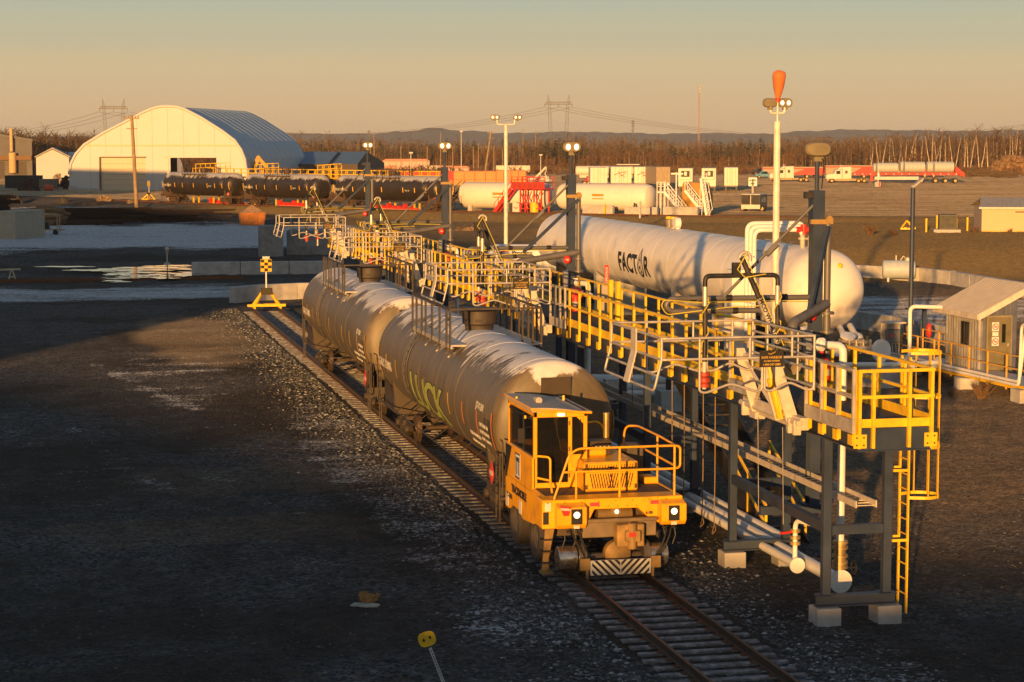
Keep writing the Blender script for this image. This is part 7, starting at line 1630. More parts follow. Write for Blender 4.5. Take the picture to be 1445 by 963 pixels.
for u0, u1, vb, h0, h1, lab in ((1076, 1163, 252, 15, 15, 'white and red dump trailer behind the left semi truck'), (1165, 1240, 252, 17, 14, 'pale and red machinery trailer behind the right semi truck'), (1240, 1330, 251, 15, 15, 'long red trailer behind the flatbed of tanks')):
    p = GG(u0, vb); s = dist(p) / F_PX; T = frame(p); t = thing('dump_trailer', lab, 'trailer', p, 0, 'red trailers behind the semi trucks'); w_ = (u1 - u0) * s
    b = LB(T); b.box((0, 0, 1.0), (w_, 2.5, h0 * s)); b.box((0, -.1, h0 * s), (w_, 2.6, h0 * s + .25)); b.build('body', mat('dump_tan', (.36, .28, .19), .6), t); b = LB(T)
    b.prism([(w_ * .45, 1.0), (w_ * 1.0, 1.0), (w_ * 1.0, h0 * s * .95), (w_ * .68, h0 * s * .9)], (0, -.05, 0), (1, 0, 0), (0, 0, 1), .06); b.box((0, -.06, h0 * s * .9), (w_, -.02, h0 * s)); b.build('red_side', RED, t); wheels(t, T, (w_ * .72, w_ * .86), -.1, 2.5, .52)
def pickup(u, vb, m_, lab, rz=0):
    p = GG(u, vb); T = frame(p, rz); t = thing('pickup_truck', lab, 'pickup', p, 0, 'pickups parked in the far yard'); b = LB(T); b.prism([(0, .5), (5.4, .5), (5.4, 1.15), (3.6, 1.15), (3.2, 1.85), (1.9, 1.9), (1.25, 1.2), (.1, 1.05)], (0, 1.9, 0), (1, 0, 0), (0, 0, 1), 1.9); bd = b.build('body', m_, t, bevel=.05); b = LB(T); b.prism([(1.45, 1.2), (3.4, 1.2), (3.1, 1.75), (1.95, 1.78)], (0, -.01, 0), (1, 0, 0), (0, 0, 1), .02); b.build('window', GLASS, bd); wheels(t, T, (1.0, 4.3), -.02, 1.9, .42)
pickup(1062, 247, mat('pickup_black', (.03, .03, .032), .3), 'black pickup left of the light blue one in the far yard', rad(10)); pickup(1066, 252, mat('pickup_blue', (.12, .30, .42), .35), 'light blue pickup at the left of the red and white trailers', rad(5))
pickup(1370, 243, mat('pickup_dark', (.05, .045, .04), .5), 'dark pickup by the log piles near the trees', 0)
p = GG(1238, 264); s = dist(p) / F_PX; T = frame(p); t = thing('marker_block', 'small concrete block with red stripe and white sign before the flatbed', 'concrete block', p); b = LB(T); b.box((-4 * s, -.6, 0), (4 * s, .6, 7 * s)); bk = b.build('block', CONC, t); b = LB(T); b.box((1.5 * s, -.63, 0), (3.4 * s, -.6, 7 * s)); b.build('red_stripe', RED, bk); b = LB(T); b.bar((1 * s, 0, 6 * s), (1 * s, 0, 22 * s), .12); b.box((0, -.05, 14 * s), (2.6 * s, 0, 20 * s)); b.build('sign', WHT, t)
# ------------------------------------------------------------------ right bank: generator, bollards, tan building, stop
p = GG(1319, 328); s = dist(p) / F_PX; T = frame(p, rad(-8)); t = thing('generator', 'black generator box on a concrete pad between yellow bollards', 'generator', p); b = LB(T); b.box((-.1, -.2, -.2), (36 * s, 2.2, 4 * s)); b.build('pad', CONC, t, bevel=.03); b = LB(T); b.box((6 * s, 0, 4 * s), (31 * s, 1.8, 25 * s)); bd = b.build('housing', mat('generator_black', (.03, .028, .026), .5), t, bevel=.03); b = LB(T); [b.box((7 * s, -.02, (6 + 1.6 * i) * s), (29 * s, -.004, (6.8 + 1.6 * i) * s)) for i in range(11)]; b.build('louvres', BLK, bd)
for i, (u, v) in enumerate(((1307, 328), (1322, 323), (1350, 327), (1365, 326))):
    p = GG(u, v); b = MB(); b.cyl((p.x, p.y, p.z - .2), (p.x, p.y, p.z + 19 * s), .10, n=12); b.ball((p.x, p.y, p.z + 19 * s), .10, 12, 6, (1, 1, .5)); tag(b.build('bollard', YEL, None, smooth=50), ['yellow bollard left of the generator pad', 'yellow bollard close behind the left end of the generator', 'yellow bollard in front of the right end of the generator', 'yellow bollard right of the generator, nearest the tan building'][i], 'bollard', 'yellow bollards around the generator')
p = GG(1385, 327); s = dist(p) / F_PX; T = frame(p, rad(-6)); t = thing('tan_shed', 'tan metal shed with ribbed roof on the bank at the right edge', 'shed', p); w_ = 11.0
b = LB(T); b.box((0, 0, 0), (w_, 6.5, 34 * s)); b.build('wall', mat('tan_siding', (.60, .43, .25), .6, var=.05, scale=1), t); b = LB(T); b.add([(-.3, -.3, 34 * s), (w_, -.3, 34 * s), (w_, 3.2, 47 * s), (.3, 3.2, 47 * s), (-.3, 6.8, 34 * s), (w_, 6.8, 34 * s)], [(0, 1, 2, 3), (3, 2, 5, 4)])
b.mi = 0
for i in range(26): x = -.1 + i * .42; b.bar((x, -.3, 34 * s + .03), (x + .25, 3.2, 47 * s + .03), .07, .06)
b.build('roof', mat('ribbed_roof', (.42, .38, .33), .5, .3), t); b = LB(T); b.box((-.32, -.36, 32 * s), (w_, -.28, 34.5 * s)); b.build('eave_trim', CREAM, t); b = LB(T); b.box((0, -.05, -.1), (w_, 0, 1.2 * s)); b.build('base_trim', OCH, t); b = LB(T); b.box((46 * s, -.05, 27 * s), (60 * s, -.01, 28.5 * s)); b.build('vent', BLK, t)
p = GG(1283, 326); buffer_stop('buffer_stop', 'small yellow buffer stop on the grassy bank left of the generator', (p.x, p.y, p.z + .0), rad(60), False)
p = GG(209, 283.5); buffer_stop('buffer_stop', 'far yellow buffer stop with dark chequered sign beside the wooden utility pole', (p.x, p.y, p.z), side_rz(209) - math.pi / 2 + rad(12), True)
p = GG(1248, 329); 
# ------------------------------------------------------------------ left yard
p = GG(0, 338); s = dist(p) / F_PX; T = frame(p, rad(-30)); t = thing('shipping_container', 'pale beige shipping container at the left edge of the frosty yard', 'container', p); pc = GG(21, 338.5); T = frame(pc, rad(-16)) @ Matrix.Translation((-2.44, 0, 0))
CONT = mat('container_beige', (.46, .40, .31), .6, var=.06, dirt=(.25, .18, .1), dirt_amt=.3)
b = LB(T); b.box((.06, .06, .15), (2.38, 6.0, 2.75)); bd = b.build('body', CONT, t)
b = LB(T); [b.box((.02, .06 + .28 * i, .2), (.06, .06 + .28 * i + .14, 2.7)) for i in range(21)]; [b.box((2.38, .06 + .28 * i, .2), (2.42, .06 + .28 * i + .14, 2.7)) for i in range(21)]; [b.box((.1 + .19 * i, .02, .2), (.1 + .19 * i + .1, .06, 2.7)) for i in range(12)]; b.build('corrugation', CONT, bd)
b = LB(T); [b.bar((x, y, 0), (x, y, 2.85), .12) for x in (0.02, 2.42) for y in (0.02, 6.04)]; [b.bar((0.02, y, z), (2.42, y, z), .12) for y in (.02, 6.04) for z in (.1, 2.8)]; [b.bar((x, .02, z), (x, 6.04, z), .12) for x in (.02, 2.42) for z in (.1, 2.8)]; b.build('frame', CONT, t)
b = LB(T); [b.bar((-.05, .9 + .25 * i, .2), (-.05, .9 + .25 * i, 2.7), .04) for i in range(2)]; b.build('lock_bars', GALV, bd)
rnd = random.Random(11)
def pile_of_bars(u0, u1, v, h, n, lab, name='rail_stack', cat='rail stack', m_=RUST, seed=1, thick=.16):
    r = random.Random(seed); p0, p1 = GG(u0, v), GG(u1, v - .6); t = thing(name, lab, cat, p0.lerp(p1, .5)); d = (p1 - p0); Lb = d.length; d.normalize(); s_ = Vector((-d.y, d.x, 0))
    for i in range(n):
        lay = i * h / n; a = r.uniform(0, .35) * Lb; e = Lb * r.uniform(.6, 1.0); o = s_ * r.uniform(-1.2, 1.2); b = MB(); q0 = p0 + d * a * .6 + o + ZV * (lay + .08); q1 = p0 + d * e + o + ZV * (lay + .08 + r.uniform(-.04, .04)); ibeam(b, q0, q1, thick * 1.3, thick); b.build('rail', m_, t)
RD = mat('rail_pile_steel', (.035, .022, .015), .8, .1, var=.4, dirt=(.09, .04, .015), dirt_amt=.5)
pile_of_bars(60, 255, 312, 1.5, 16, 'long stack of rusty rails on the earth bank, left part', m_=RD, seed=2, thick=.13); pile_of_bars(190, 335, 312, 1.4, 14, 'long stack of rusty rails on the earth bank, right part by the orange bin', m_=RD, seed=3, thick=.13)
pile_of_bars(70, 205, 318, .5, 6, 'thin scattered rusty bars on the slope below the rail stack', m_=RD, seed=4); pile_of_bars(-20, 30, 303, 2.6, 14, 'brown stack of beams at the left edge above the container', m_=RD, seed=5, thick=.2)
pile_of_bars(42, 100, 318, 2.2, 16, 'heap of weathered timber beside the beige container', 'timber_heap', 'timber heap', WOOD, 6, .2)
p = GG(52, 332); s = dist(p) / F_PX; T = frame(p); t = thing('frame_cart', 'small wheeled frame cart with pale rails beside the container', 'cart', p); b = LB(T); [b.tube(bend([(x, y, .3), (x, y, 2.2), (x + 2.2, y, 2.2), (x + 2.2, y, .3)], .4), .06, 6) for x in (0,) for y in (0, 1.2)]; b.box((-.2, 0, .5), (2.8, 1.2, .62)); b.build('frame', mat('cart_tan', (.4, .28, .14), .6), t); b = LB(T); b.box((.2, .1, .6), (1.2, 1.0, 1.4)); b.build('engine', BLK, t); b = LB(T); [b.cyl((x, -.05, .3), (x, .12, .3), .3, n=12) for x in (.3, 2.0)]; b.build('wheel', BLK, t)
# orange hopper bin
p = GG(340, 318); s = dist(p) / F_PX; T = frame(p, rad(12)); t = thing('hopper_bin', 'rusty orange steel bin heaped with a pointed pile', 'bin', p); OB = mat('rusty_orange', (.46, .17, .035), .8, var=.3, scale=.8, dirt=(.2, .07, .02), dirt_amt=.6)
b = LB(T); b.prism([(1 * s, 0), (33 * s, 0), (35 * s, 17 * s), (-1 * s, 17 * s)], (0, 0, 0), (1, 0, 0), (0, 0, 1), -2.6); bd = b.build('body', OB, t); b = LB(T); [b.box((x * s, -.1, 0), ((x + 1.6) * s, 0, 17 * s)) for x in (0, 11, 22, 31)]; b.box((-1 * s, -.12, 15.5 * s), (35 * s, .0, 17.5 * s)); b.build('ribs', OB, bd)
b = LB(T); b.add([(0, 0, 17 * s), (34 * s, 0, 17 * s), (34 * s, 2.6, 17 * s), (0, 2.6, 17 * s), (17 * s, 1.3, 29 * s), (13 * s, 1.0, 27 * s)], [(0, 1, 4, 5), (1, 2, 4), (2, 3, 5, 4), (3, 0, 5)]); b.build('heap', mat('rust_heap', (.34, .20, .11), .9, var=.3), t)
# small lamp on a block, saw horse, signal post
p = GG(236, 376); t = thing('yard_signal', 'small round headed signal on a grey post and concrete foot', 'signal', p); b = MB(); b.bar((p.x, p.y, p.z), (p.x, p.y, p.z + 1.25), .1); b.build('post', GALV, t); b = MB(); b.prism([(-.35, 0), (.35, 0), (.2, .35), (-.2, .35)], (p.x, p.y - .3, p.z - .05), (1, 0, 0), (0, 0, 1), -.6); b.build('foot', CONC, t); b = MB(); b.cyl((p.x, p.y - .05, p.z + 1.4), (p.x, p.y + .05, p.z + 1.4), .17, n=14); b.cbox((p.x, p.y, p.z + 1.15), (.2, .1, .25)); b.build('head', GALV, t)
p = GG(17, 396); t = thing('saw_horse', 'small pale A frame trestle at the left edge beside the icy puddle', 'trestle', p); b = MB(); s = dist(p) / F_PX
for e in (-1, 1): b.bar((p.x + e * 5 * s, p.y, p.z), (p.x + e * .8 * s, p.y, p.z + 15 * s), .09)
b.bar((p.x - 3.4 * s, p.y, p.z + 5 * s), (p.x + 3.4 * s, p.y, p.z + 5 * s), .08); b.bar((p.x - 16 * s, p.y + .3, p.z + 15 * s), (p.x + 12 * s, p.y + .3, p.z + 15.5 * s), .09, .14); b.build('frame', mat('trestle_pale', (.5, .42, .3), .7), t)
p0, p1 = GG(-30, 400.5), GG(345, 394); b = MB(); [b.bar(p0 + Vector((0, e, .09)), p1 + Vector((0, e, .09)), .09, .18) for e in (0, 1.5)]; tag(b.build('disused_rails', RUST, None), 'pair of old rusty rails crossing the yard in front of the puddle', 'rails')
# equipment clutter before the left buildings
cl = [((8, 57), 267, 19, 'black open container with ribbed side before the grey building', 'open_container', (.028, .026, .025), 4), ((56, 80), 268, 15, 'grey skip beside the black container', 'skip', (.17, .15, .12), 3), ((24, 56), 270, 16, 'heap of dark rusty scrap left of the warehouse', 'scrap_heap', (.06, .028, .018), 0), ((62, 75), 270, 9, 'bright orange drum lying in front of the scrap', 'drum', (.5, .08, .02), 0), ((88, 98), 267, 18, 'dark rusty scrap heap at the left corner of the warehouse', 'scrap_heap', (.05, .028, .02), 0), ((74, 88), 262, 15, 'pale machinery heap between the hut and the scrap', 'machine_heap', (.3, .25, .19), 0), ((0, 32), 288, 14, 'dark earth heap at the left edge of the yard', 'earth_heap', (.045, .04, .036), 0), ((78, 98), 283, 9, 'dark rubble heap before the warehouse door', 'rubble_heap', (.05, .045, .04), 0), ((104, 150), 286, 7, 'low rubble heap in front of the warehouse', 'rubble_heap', (.06, .052, .046), 0)]
def heap(u0, u1, v, hpx, lab, name, col, seed, cat='heap', k=26):
    r = random.Random(seed); a, c = GG(u0, v), GG(u1, v); s = dist(a) / F_PX; w_ = (c - a).length; h = hpx * s; b = MB(); T = frame(a)
    b.T = T
    nu, nv = 22, 9; vs = []
    for j in range(nv):
        for i in range(nu):
            fx, fy = i / (nu - 1), j / (nv - 1); e = max(0, math.sin(math.pi * fx)) ** .7 * max(0, math.sin(math.pi * fy)) ** .8
            vs.append((fx * w_, fy * w_ * .35, -.15 + h * e * r.uniform(.55, 1.1)))
    b.add(vs, [(j * nu + i, j * nu + i + 1, (j + 1) * nu + i + 1, (j + 1) * nu + i) for j in range(nv - 1) for i in range(nu - 1)])
    for i in range(k):
        x, y = r.uniform(.1, .9), r.uniform(.1, .6); z = h * math.sin(math.pi * x) ** .7 * math.sin(math.pi * y) ** .8 * r.uniform(.7, 1.1); q = h * r.uniform(.1, .28)
        b.obox((x * w_, y * w_ * .35, z), (q * r.uniform(1, 2.6), q, q * r.uniform(.4, 1)), R=Matrix.Rotation(r.uniform(0, 6), 3, 'Z') @ Matrix.Rotation(r.uniform(-.6, .6), 3, 'X'))
    o = b.build(name, mat(name + '_%d' % seed, col, .9, var=.45, scale=1.0), None); return tag(o, lab, cat)
for i, ((u0, u1), v, hpx, lab, nm, col, bx) in enumerate(cl):
    if bx:
        p = GG(u0, v); s = dist(p) / F_PX; T = frame(p, rad(4)); w_ = (u1 - u0) * s; t = thing(nm, lab, nm.split('_')[-1], p); b = LB(T); b.box((0, 0, .2), (w_, 3, hpx * s)); bd = b.build('body', mat(nm + '_paint', col, .7), t, bevel=.05); b = LB(T); [b.box((w_ * q / 8 - .1, -.1, .2), (w_ * q / 8 + .1, 0, hpx * s)) for q in range(9)]; b.build('ribs', mat(nm + '_paint', col), bd)
    elif nm == 'drum':
        p = GG(u0, v); s = dist(p) / F_PX; b = LB(frame(p)); b.lathe((0, .4, hpx * s / 2), (1, 0, 0), [(0, hpx * s * .42), (.3, hpx * s * .5), ((u1 - u0) * s - .3, hpx * s * .5), ((u1 - u0) * s, hpx * s * .4)], 16); tag(b.build('drum', mat('drum_orange', col, .6), None, smooth=40), lab, 'drum')
    else: heap(u0, u1, v, hpx, lab, nm, col, i + 20)
heap(134, 158, 284, 8, 'pile of pale boulders left of the wooden utility pole', 'boulder_pile', (.26, .18, .10), 41, k=40); heap(178, 192, 286, 5, 'small pile of boulders at the foot of the wooden utility pole', 'boulder_pile', (.24, .17, .10), 42); heap(636, 690, 326, 7, 'sandy earth heap beyond the platform', 'earth_heap', (.22, .14, .07), 43, k=6)
heap(225, 240, 268, 12, 'small white equipment stand at the left end of the black tank cars', 'equipment_stand', (.5, .45, .38), 44)
heap(1395, 1475, 247, 24, 'large heap of tangled pale branches and logs near the trees', 'brush_heap', (.22, .13, .06), 45, k=90)
for i, (u0, u1, v, h) in enumerate(((1345, 1395, 247, 2.0), (1362, 1422, 250, 1.6), (1398, 1445, 251, 1.4))): pile_of_bars(u0, u1, v, h, 12, ['dark stack of logs behind the end of the flatbed', 'stack of logs in front of the brush heap', 'scattered logs at the right edge below the brush heap'][i], 'log_stack', 'log stack', mat('log_bark', (.12, .08, .045), .9, var=.4), 50 + i, .34)
# excavator arm behind the yellow walkway
p = GG(352, 268); s = dist(p) / F_PX; T = frame(p); t = thing('excavator', 'ochre excavator with folded boom behind the yellow walkway', 'excavator', p); EX = mat('excavator_ochre', (.46, .25, .03), .6, var=.2); b = LB(T); b.bar((-2 * s, 0, 12 * s), (14 * s, 0, 46 * s), .8, .9); b.bar((12 * s, 0, 47 * s), (26 * s, 0, 30 * s), .6, .7); b.build('boom', EX, t); b = LB(T); b.box((-18 * s, -1.5, 4 * s), (2 * s, 1.5, 18 * s)); b.build('house', EX, t, bevel=.1); b = LB(T); b.box((-22 * s, -1.8, 0), (6 * s, 1.8, 5 * s)); b.build('tracks', BLK, t); b = LB(T); b.prism([(24 * s, 24 * s), (30 * s, 20 * s), (32 * s, 28 * s), (27 * s, 32 * s)], (0, .7, 0), (1, 0, 0), (0, 0, 1), 1.4); b.build('bucket', BLK, t)
# containers and trailers in the middle distance between the masts
mid = [(640, 700, 262, 20, (.42, .27, .08), 'long ochre lumber stack with red straps behind the far tanks', 'lumber_stack'), (700, 742, 262, 21, (.40, .26, .08), 'right ochre lumber stack behind the red rack', 'lumber_stack'), (566, 640, 262, 20, (.55, .05, .03), 'red flat trailer behind the right black tank car', 'flat_trailer'), (620, 662, 246, 8, (.60, .42, .33), 'pale pink roofed low shed far behind the lumber', 'low_shed'), (540, 606, 240, 12, (.62, .40, .32), 'long pale red roofed building at the foot of the woods', 'long_building'), (596, 640, 243, 9, (.60, .5, .4), 'white low trailers row beside the long building', 'trailer_row'), (498, 560, 246, 8, (.2, .15, .1), 'dark low hut at the woods edge behind the black tank cars', 'low_hut'), (700, 748, 246, 12, (.7, .62, .5), 'white tanker roof behind the ochre lumber stacks', 'tanker_trailer'), (655, 690, 252, 5, (.6, .55, .5), 'row of pale barrels on the ochre lumber stack', 'barrel_row')]
for i, (u0, u1, v, h, col, lab, nm) in enumerate(mid):
    p = GG(u0, v); s = dist(p) / F_PX; T = frame(p, rad(2)); w_ = (u1 - u0) * s; hh = h * s; t = thing(nm, lab, nm.split('_')[-1], p)
    b = LB(T); b.box((0, 0, .5 if 'trailer' in nm else 0), (w_, 3.5, hh)); bd = b.build('body', mat(nm + '_c%d' % i, col, .7, var=.15, scale=.4), t, bevel=.05)
    b = LB(T); n = max(4, int(w_ / 2.2))
    for q in range(n + 1): b.box((w_ * q / n - .08, -.06, .3), (w_ * q / n + .08, -.01, hh - .1))
    b.build('straps', RED if 'lumber' in nm or 'flat' in nm else mat('strap_tan', (.3, .22, .14), .7), bd)
    b = LB(T)
    if 'lumber' in nm:
        for q in range(int(w_ / .55)): b.box((q * .55, -.08, hh + .0), (q * .55 + .25, 3.4, hh + .12)); b.box((q * .55, -.1, 1.2), (q * .55 + .2, -.03, 1.42))
        b.build('red_edge', RED, bd)
    elif 'building' in nm or 'shed' in nm or 'hut' in nm:
        b.prism([(-.4, hh), (w_ + .4, hh), (w_ * .93, hh + 3.4 * s), (w_ * .07, hh + 3.4 * s)], (0, 3.6, 0), (1, 0, 0), (0, 0, 1), 3.8); b.build('roof', mat('pale_red_roof', (.5, .22, .15), .7), t)
    else:
        [b.cyl((w_ * q, -.05, .5), (w_ * q, .4, .5), .5, n=14) for q in (.12, .2, .8, .88)]; b.build('wheel', TYRE, t)
# ------------------------------------------------------------------ poles, pylons and wires
PW = mat('pole_wood', (.30, .21, .11), .8, var=.25, scale=2); LAT = mat('lattice_steel', (.10, .085, .07), .6, .3)
def wood_pole(u, vb, vt, lab, lean=0.0, arm=True, r=.17, m_=None, lamp=False, name='utility_pole'):
    p = GG(u, vb); s = dist(p) / F_PX; h = (vb - vt) * s; t = thing(name, lab, 'pole', p, 0, 'slim poles standing in the far yard' if not arm else 'wooden utility poles'); E = Vector((E1.x, E1.y, 0)); tp = p + ZV * h + E * lean * s; b = MB(); b.cyl(p - ZV * .3, tp, r * 1.15, r * .8, n=10); b.build('pole', m_ or PW, t, smooth=50)
    if arm:
        b = MB(); b.bar(tp - ZV * .5 - E * 1.1, tp - ZV * .5 + E * 1.1, .12, .16); b.bar(tp - ZV * 2.0 - E * .8, tp - ZV * 2.0 + E * .8, .1, .14); [b.cyl(tp - ZV * .42 + E * q, tp - ZV * .1 + E * q, .07, n=6) for q in (-1, -.5, .5, 1)]; b.build('crossarm', m_ or PW, t)
    if lamp:
        b = MB(); b.cbox(tp, (.9, .4, .35)); b.build('lamp_head', CREAM, t)
    return t
wood_pole(193, 289, 157, 'tall weathered wooden utility pole in front of the warehouse', -5, True, .27)
wood_pole(684, 245, 186, 'leaning pale utility pole beyond the lumber stacks', 9, True, .3)
for i, (u, vb, vt, nm, lab) in enumerate(((400, 247, 202, 1, 'pole beside the blue roofed building'), (523, 245, 205, 0, 'pole right of the farthest mast lamp'), (528, 244, 190, 0, 'taller pole right of the farthest mast lamp'), (566, 246, 206, 0, 'pole behind the right black tank car'), (603, 246, 207, 0, 'pole left of the third mast lamp'), (639, 246, 207, 0, 'pole right of the third mast lamp'), (622, 246, 188, 0, 'tall pole just left of the third mast lamp'), (668, 243, 207, 0, 'pole left of the leaning utility pole'), (675, 244, 202, 0, 'second pole left of the leaning utility pole'), (697, 246, 207, 0, 'pole right of the leaning utility pole'), (709, 244, 197, 0, 'pole just left of the white double lamp post'), (738, 232, 182, 0, 'pole right of the white double lamp post'), (756, 232, 186, 0, 'pole midway between the lamp post and the second mast'), (651, 247, 186, 2, 'dark yard lamp pole between the masts'), (346, 250, 214, 2, 'short lamp pole before the roof of the warehouse'), (450, 258, 214, 2, 'pale lamp pole before the blue roof'), (580, 258, 216, 2, 'pale lamp pole behind the yellow walkway'), (763, 250, 219, 2, 'short white lamp pole behind the red rack'))):
    wood_pole(u, vb, vt, 'slim ' + lab, 0, False, .14, None if nm < 2 else GALV, nm == 2)
# lamp post by the right warehouse door
p = GG(237, 285); wood_pole(238, 283, 222, 'white lamp post before the right warehouse door', 0, False, .12, MATS['post_white'], True, 'lamp_post')
def lattice(mb, p, q, w0, w1, k, r=.12):
    p, q = Vector(p), Vector(q)
    for i in range(k):
        a, c = p.lerp(q, i / k), p.lerp(q, (i + 1) / k); wa, wc = w0 + (w1 - w0) * i / k, w0 + (w1 - w0) * (i + 1) / k
        for e in (-1, 1): mb.bar(a + E1 * e * wa, c + E1 * e * wc, r); mb.bar(a + E1 * e * wa, c - E1 * e * wc, r * .7)
        mb.bar(a - E1 * wa, a + E1 * wa, r * .7)
def pylon(u, vb, vt, hw, d, lab):
    p = G(u, 201, 0) if False else None
    dr_ = ray(u, 201); h_ = Vector((dr_.x, dr_.y, 0)).normalized(); base = Vector((CAM.x, CAM.y, 0)) + h_ * d; s = d / F_PX; zt_ = CAM.z + (201 - vt) * s; base.z = -1; t = thing('transmission_tower', lab, 'pylon', base, 0, 'steel transmission towers behind the woods')
    b = MB(); ztop = zt_; zb = zt_ - 13 * s
    for e in (-1, 1):
        lattice(b, base + E1 * e * 9 * s, Vector((base.x, base.y, zb)) + E1 * e * 13 * s, 3.2 * s, 1.6 * s, 12); lattice(b, Vector((base.x, base.y, zb)) + E1 * e * 13 * s, Vector((base.x, base.y, ztop)) + E1 * e * 15 * s, 2.4 * s, .2 * s, 4)
    b.build('legs', LAT, t); b = MB(); c = Vector((base.x, base.y, zb)); n = 12
    for i in range(n):
        a0, a1 = -20 + 40 * i / n, -20 + 40 * (i + 1) / n; b.bar(c + E1 * a0 * s, c + E1 * a1 * s, .3); b.bar(c + E1 * a0 * s * .9 + ZV * 3 * s, c + E1 * a1 * s * .9 + ZV * 3 * s, .3); b.bar(c + E1 * a0 * s, c + E1 * a1 * s * .9 + ZV * 3 * s, .2)
    for e in (-19, 0, 19): b.bar(c + E1 * e * s, c + E1 * e * s - ZV * 4 * s, .2)
    b.build('crossbeam', LAT, t); return c, s
c1, s1 = pylon(788, 240, 135, 15, 1150, 'wide H shaped steel transmission tower right of centre'); c0_, s0 = pylon(161, 250, 142, 14, 1050, 'wide H shaped steel transmission tower behind the warehouse'); 
b = MB()
c2 = Vector((CAM.x, CAM.y, 0)) + Vector((ray(1700, 201).x, ray(1700, 201).y, 0)).normalized() * 1250; c2.z = CAM.z + (201 - 128) * 1250 / F_PX
c3 = Vector((CAM.x, CAM.y, 0)) + Vector((ray(-300, 201).x, ray(-300, 201).y, 0)).normalized() * 1000; c3.z = CAM.z + (201 - 148) * 1000 / F_PX
for a, c in ((c0_, c1), (c1, c2), (c3, c0_)):
    for e in (-19, 0, 19):
        pts = []
        for i in range(25):
            f = i / 24; q = (a - ZV * 4 * s1).lerp(c - ZV * 4 * s1, f) + E1 * e * s1; q.z -= 4 * f * (1 - f) * (13 if a is not c1 else 22); pts.append(q)
        b.tube(pts, .075, 4, caps=False)
tag(b.build('power_lines', mat('wire_grey', (.16, .13, .10), .6), None), 'thin power lines strung across the sky between the transmission towers', 'power lines')
for u, vt, d, lab, hgt in ((986, 122, 1500, 'tall slim red and white radio mast right of centre', 0), (893, 170, 1500, 'small lattice tower on the horizon left of the radio mast', 1), (521, 184, 1500, 'tiny lattice tower on the horizon above the blue roof', 1)):
    dr_ = ray(u, 201); h_ = Vector((dr_.x, dr_.y, 0)).normalized(); base = Vector((CAM.x, CAM.y, -1)) + h_ * d; s = d / F_PX; zt_ = CAM.z + (201 - vt) * s; t = thing('radio_mast', lab, 'mast', base); b = MB(); lattice(b, base, Vector((base.x, base.y, zt_)), (.7 if not hgt else 1.8) * s, (.6 if not hgt else .8) * s, 22 if not hgt else 8, .22); b.build('lattice', mat('mast_red_white', (.34, .2, .15), .6) if not hgt else LAT, t)
    if not hgt: b = MB(); [b.cbox((base.x, base.y, zt_ - q * s), (3.2 * s, 1, 3 * s)) for q in (1, 5, 9)]; b.build('antennas', GALV, t)
    else: b = MB(); [b.bar(Vector((base.x, base.y, zt_ - q * s)) - E1 * 2.4 * s, Vector((base.x, base.y, zt_ - q * s)) + E1 * 2.4 * s, .4) for q in (2, 5, 8)]; b.build('arms', LAT, t)
# wires from the wooden pole
# ------------------------------------------------------------------ near small things
p = GG(612, 918); sg = thing('marker_sign', 'yellow octagonal marker sign with black diamonds on a perforated post', 'sign', p); s = dist(p) / F_PX
bt, tp = GG(640, 1000), atY(607, 915, GG(640, 1000).y - .05); b = MB(); b.bar(bt, tp, .055, .03, (0, 1, 0)); po = b.build('post', mat('perforated_steel', (.55, .58, .62), .5, .3), sg)
b = MB(); d_ = (tp - bt); n = 22; nn = (CAM - tp).normalized()
for i in range(1, n): c = bt + d_ * (i / n) - Vector((0, .0165, 0)); b.obox(tuple(c), (.016, .004, .03), R=Matrix.Rotation(math.atan2(d_.x, d_.z), 3, 'Y'))
b.build('post_holes', TXT, po)
c = atY(602.5, 902, tp.y - .04); w_ = 12.5 * dist(c) / F_PX; ax = (E1 * math.cos(rad(18)) + ZV * math.sin(rad(18))); ay = (ZV * math.cos(rad(18)) - E1 * math.sin(rad(18)))
b = MB(); b.prism([(w_ * math.copysign(abs(math.cos(a)) ** .7, math.cos(a)), w_ * .86 * math.copysign(abs(math.sin(a)) ** .7, math.sin(a))) for a in [2 * math.pi * i / 20 for i in range(20)]], c, ax, ay, .012); pl = b.build('sign_plate', YEL, sg)
b = MB(); o_ = Vector((0, -.004, 0)) - E2 * .004
for x, y, q in ((-.38, -.02, .22), (.38, .1, .22)): b.prism([(w_ * (x - q * .75), w_ * y), (w_ * x, w_ * (y - q * 1.1)), (w_ * (x + q * .75), w_ * y), (w_ * x, w_ * (y + q * 1.1))], c - E2 * .013 + o_, ax, ay, .004)
b.build('black_diamonds', TXT, pl); b = MB()
for x, y in ((0.0, .38), (.12, -.32)): b.prism([(w_ * (x + .09 * math.cos(a)), w_ * (y + .09 * math.sin(a))) for a in [2 * math.pi * i / 10 for i in range(10)]], c - E2 * .013 + o_, ax, ay, .004)
b.build('bolt_heads', GALV, pl)
p = GG(514, 856); t = thing('broken_board', 'splintered pale and orange scrap of board lying on the gravel', 'scrap', p); b = MB(); T = frame(p, rad(-8)); b.T = T; b.prism([(-.28, -.10), (.05, -.16), (.30, -.12), (.34, .02), (.05, .10), (-.22, .05)], (0, 0, .03), (1, 0, .0), (0, 1, .12), .03); b.build('pale_sheet', mat('scrap_pale', (.40, .38, .33), .8, var=.25, scale=8), t)
b = MB(); b.T = T; r = random.Random(4)
for i in range(14): b.obox((r.uniform(-.15, .28), r.uniform(-.02, .22), .09 + r.uniform(0, .14)), (r.uniform(.08, .22), .03, r.uniform(.05, .16)), R=Matrix.Rotation(r.uniform(-.6, .6), 3, 'Z') @ Matrix.Rotation(r.uniform(-.5, .5), 3, 'Y'))
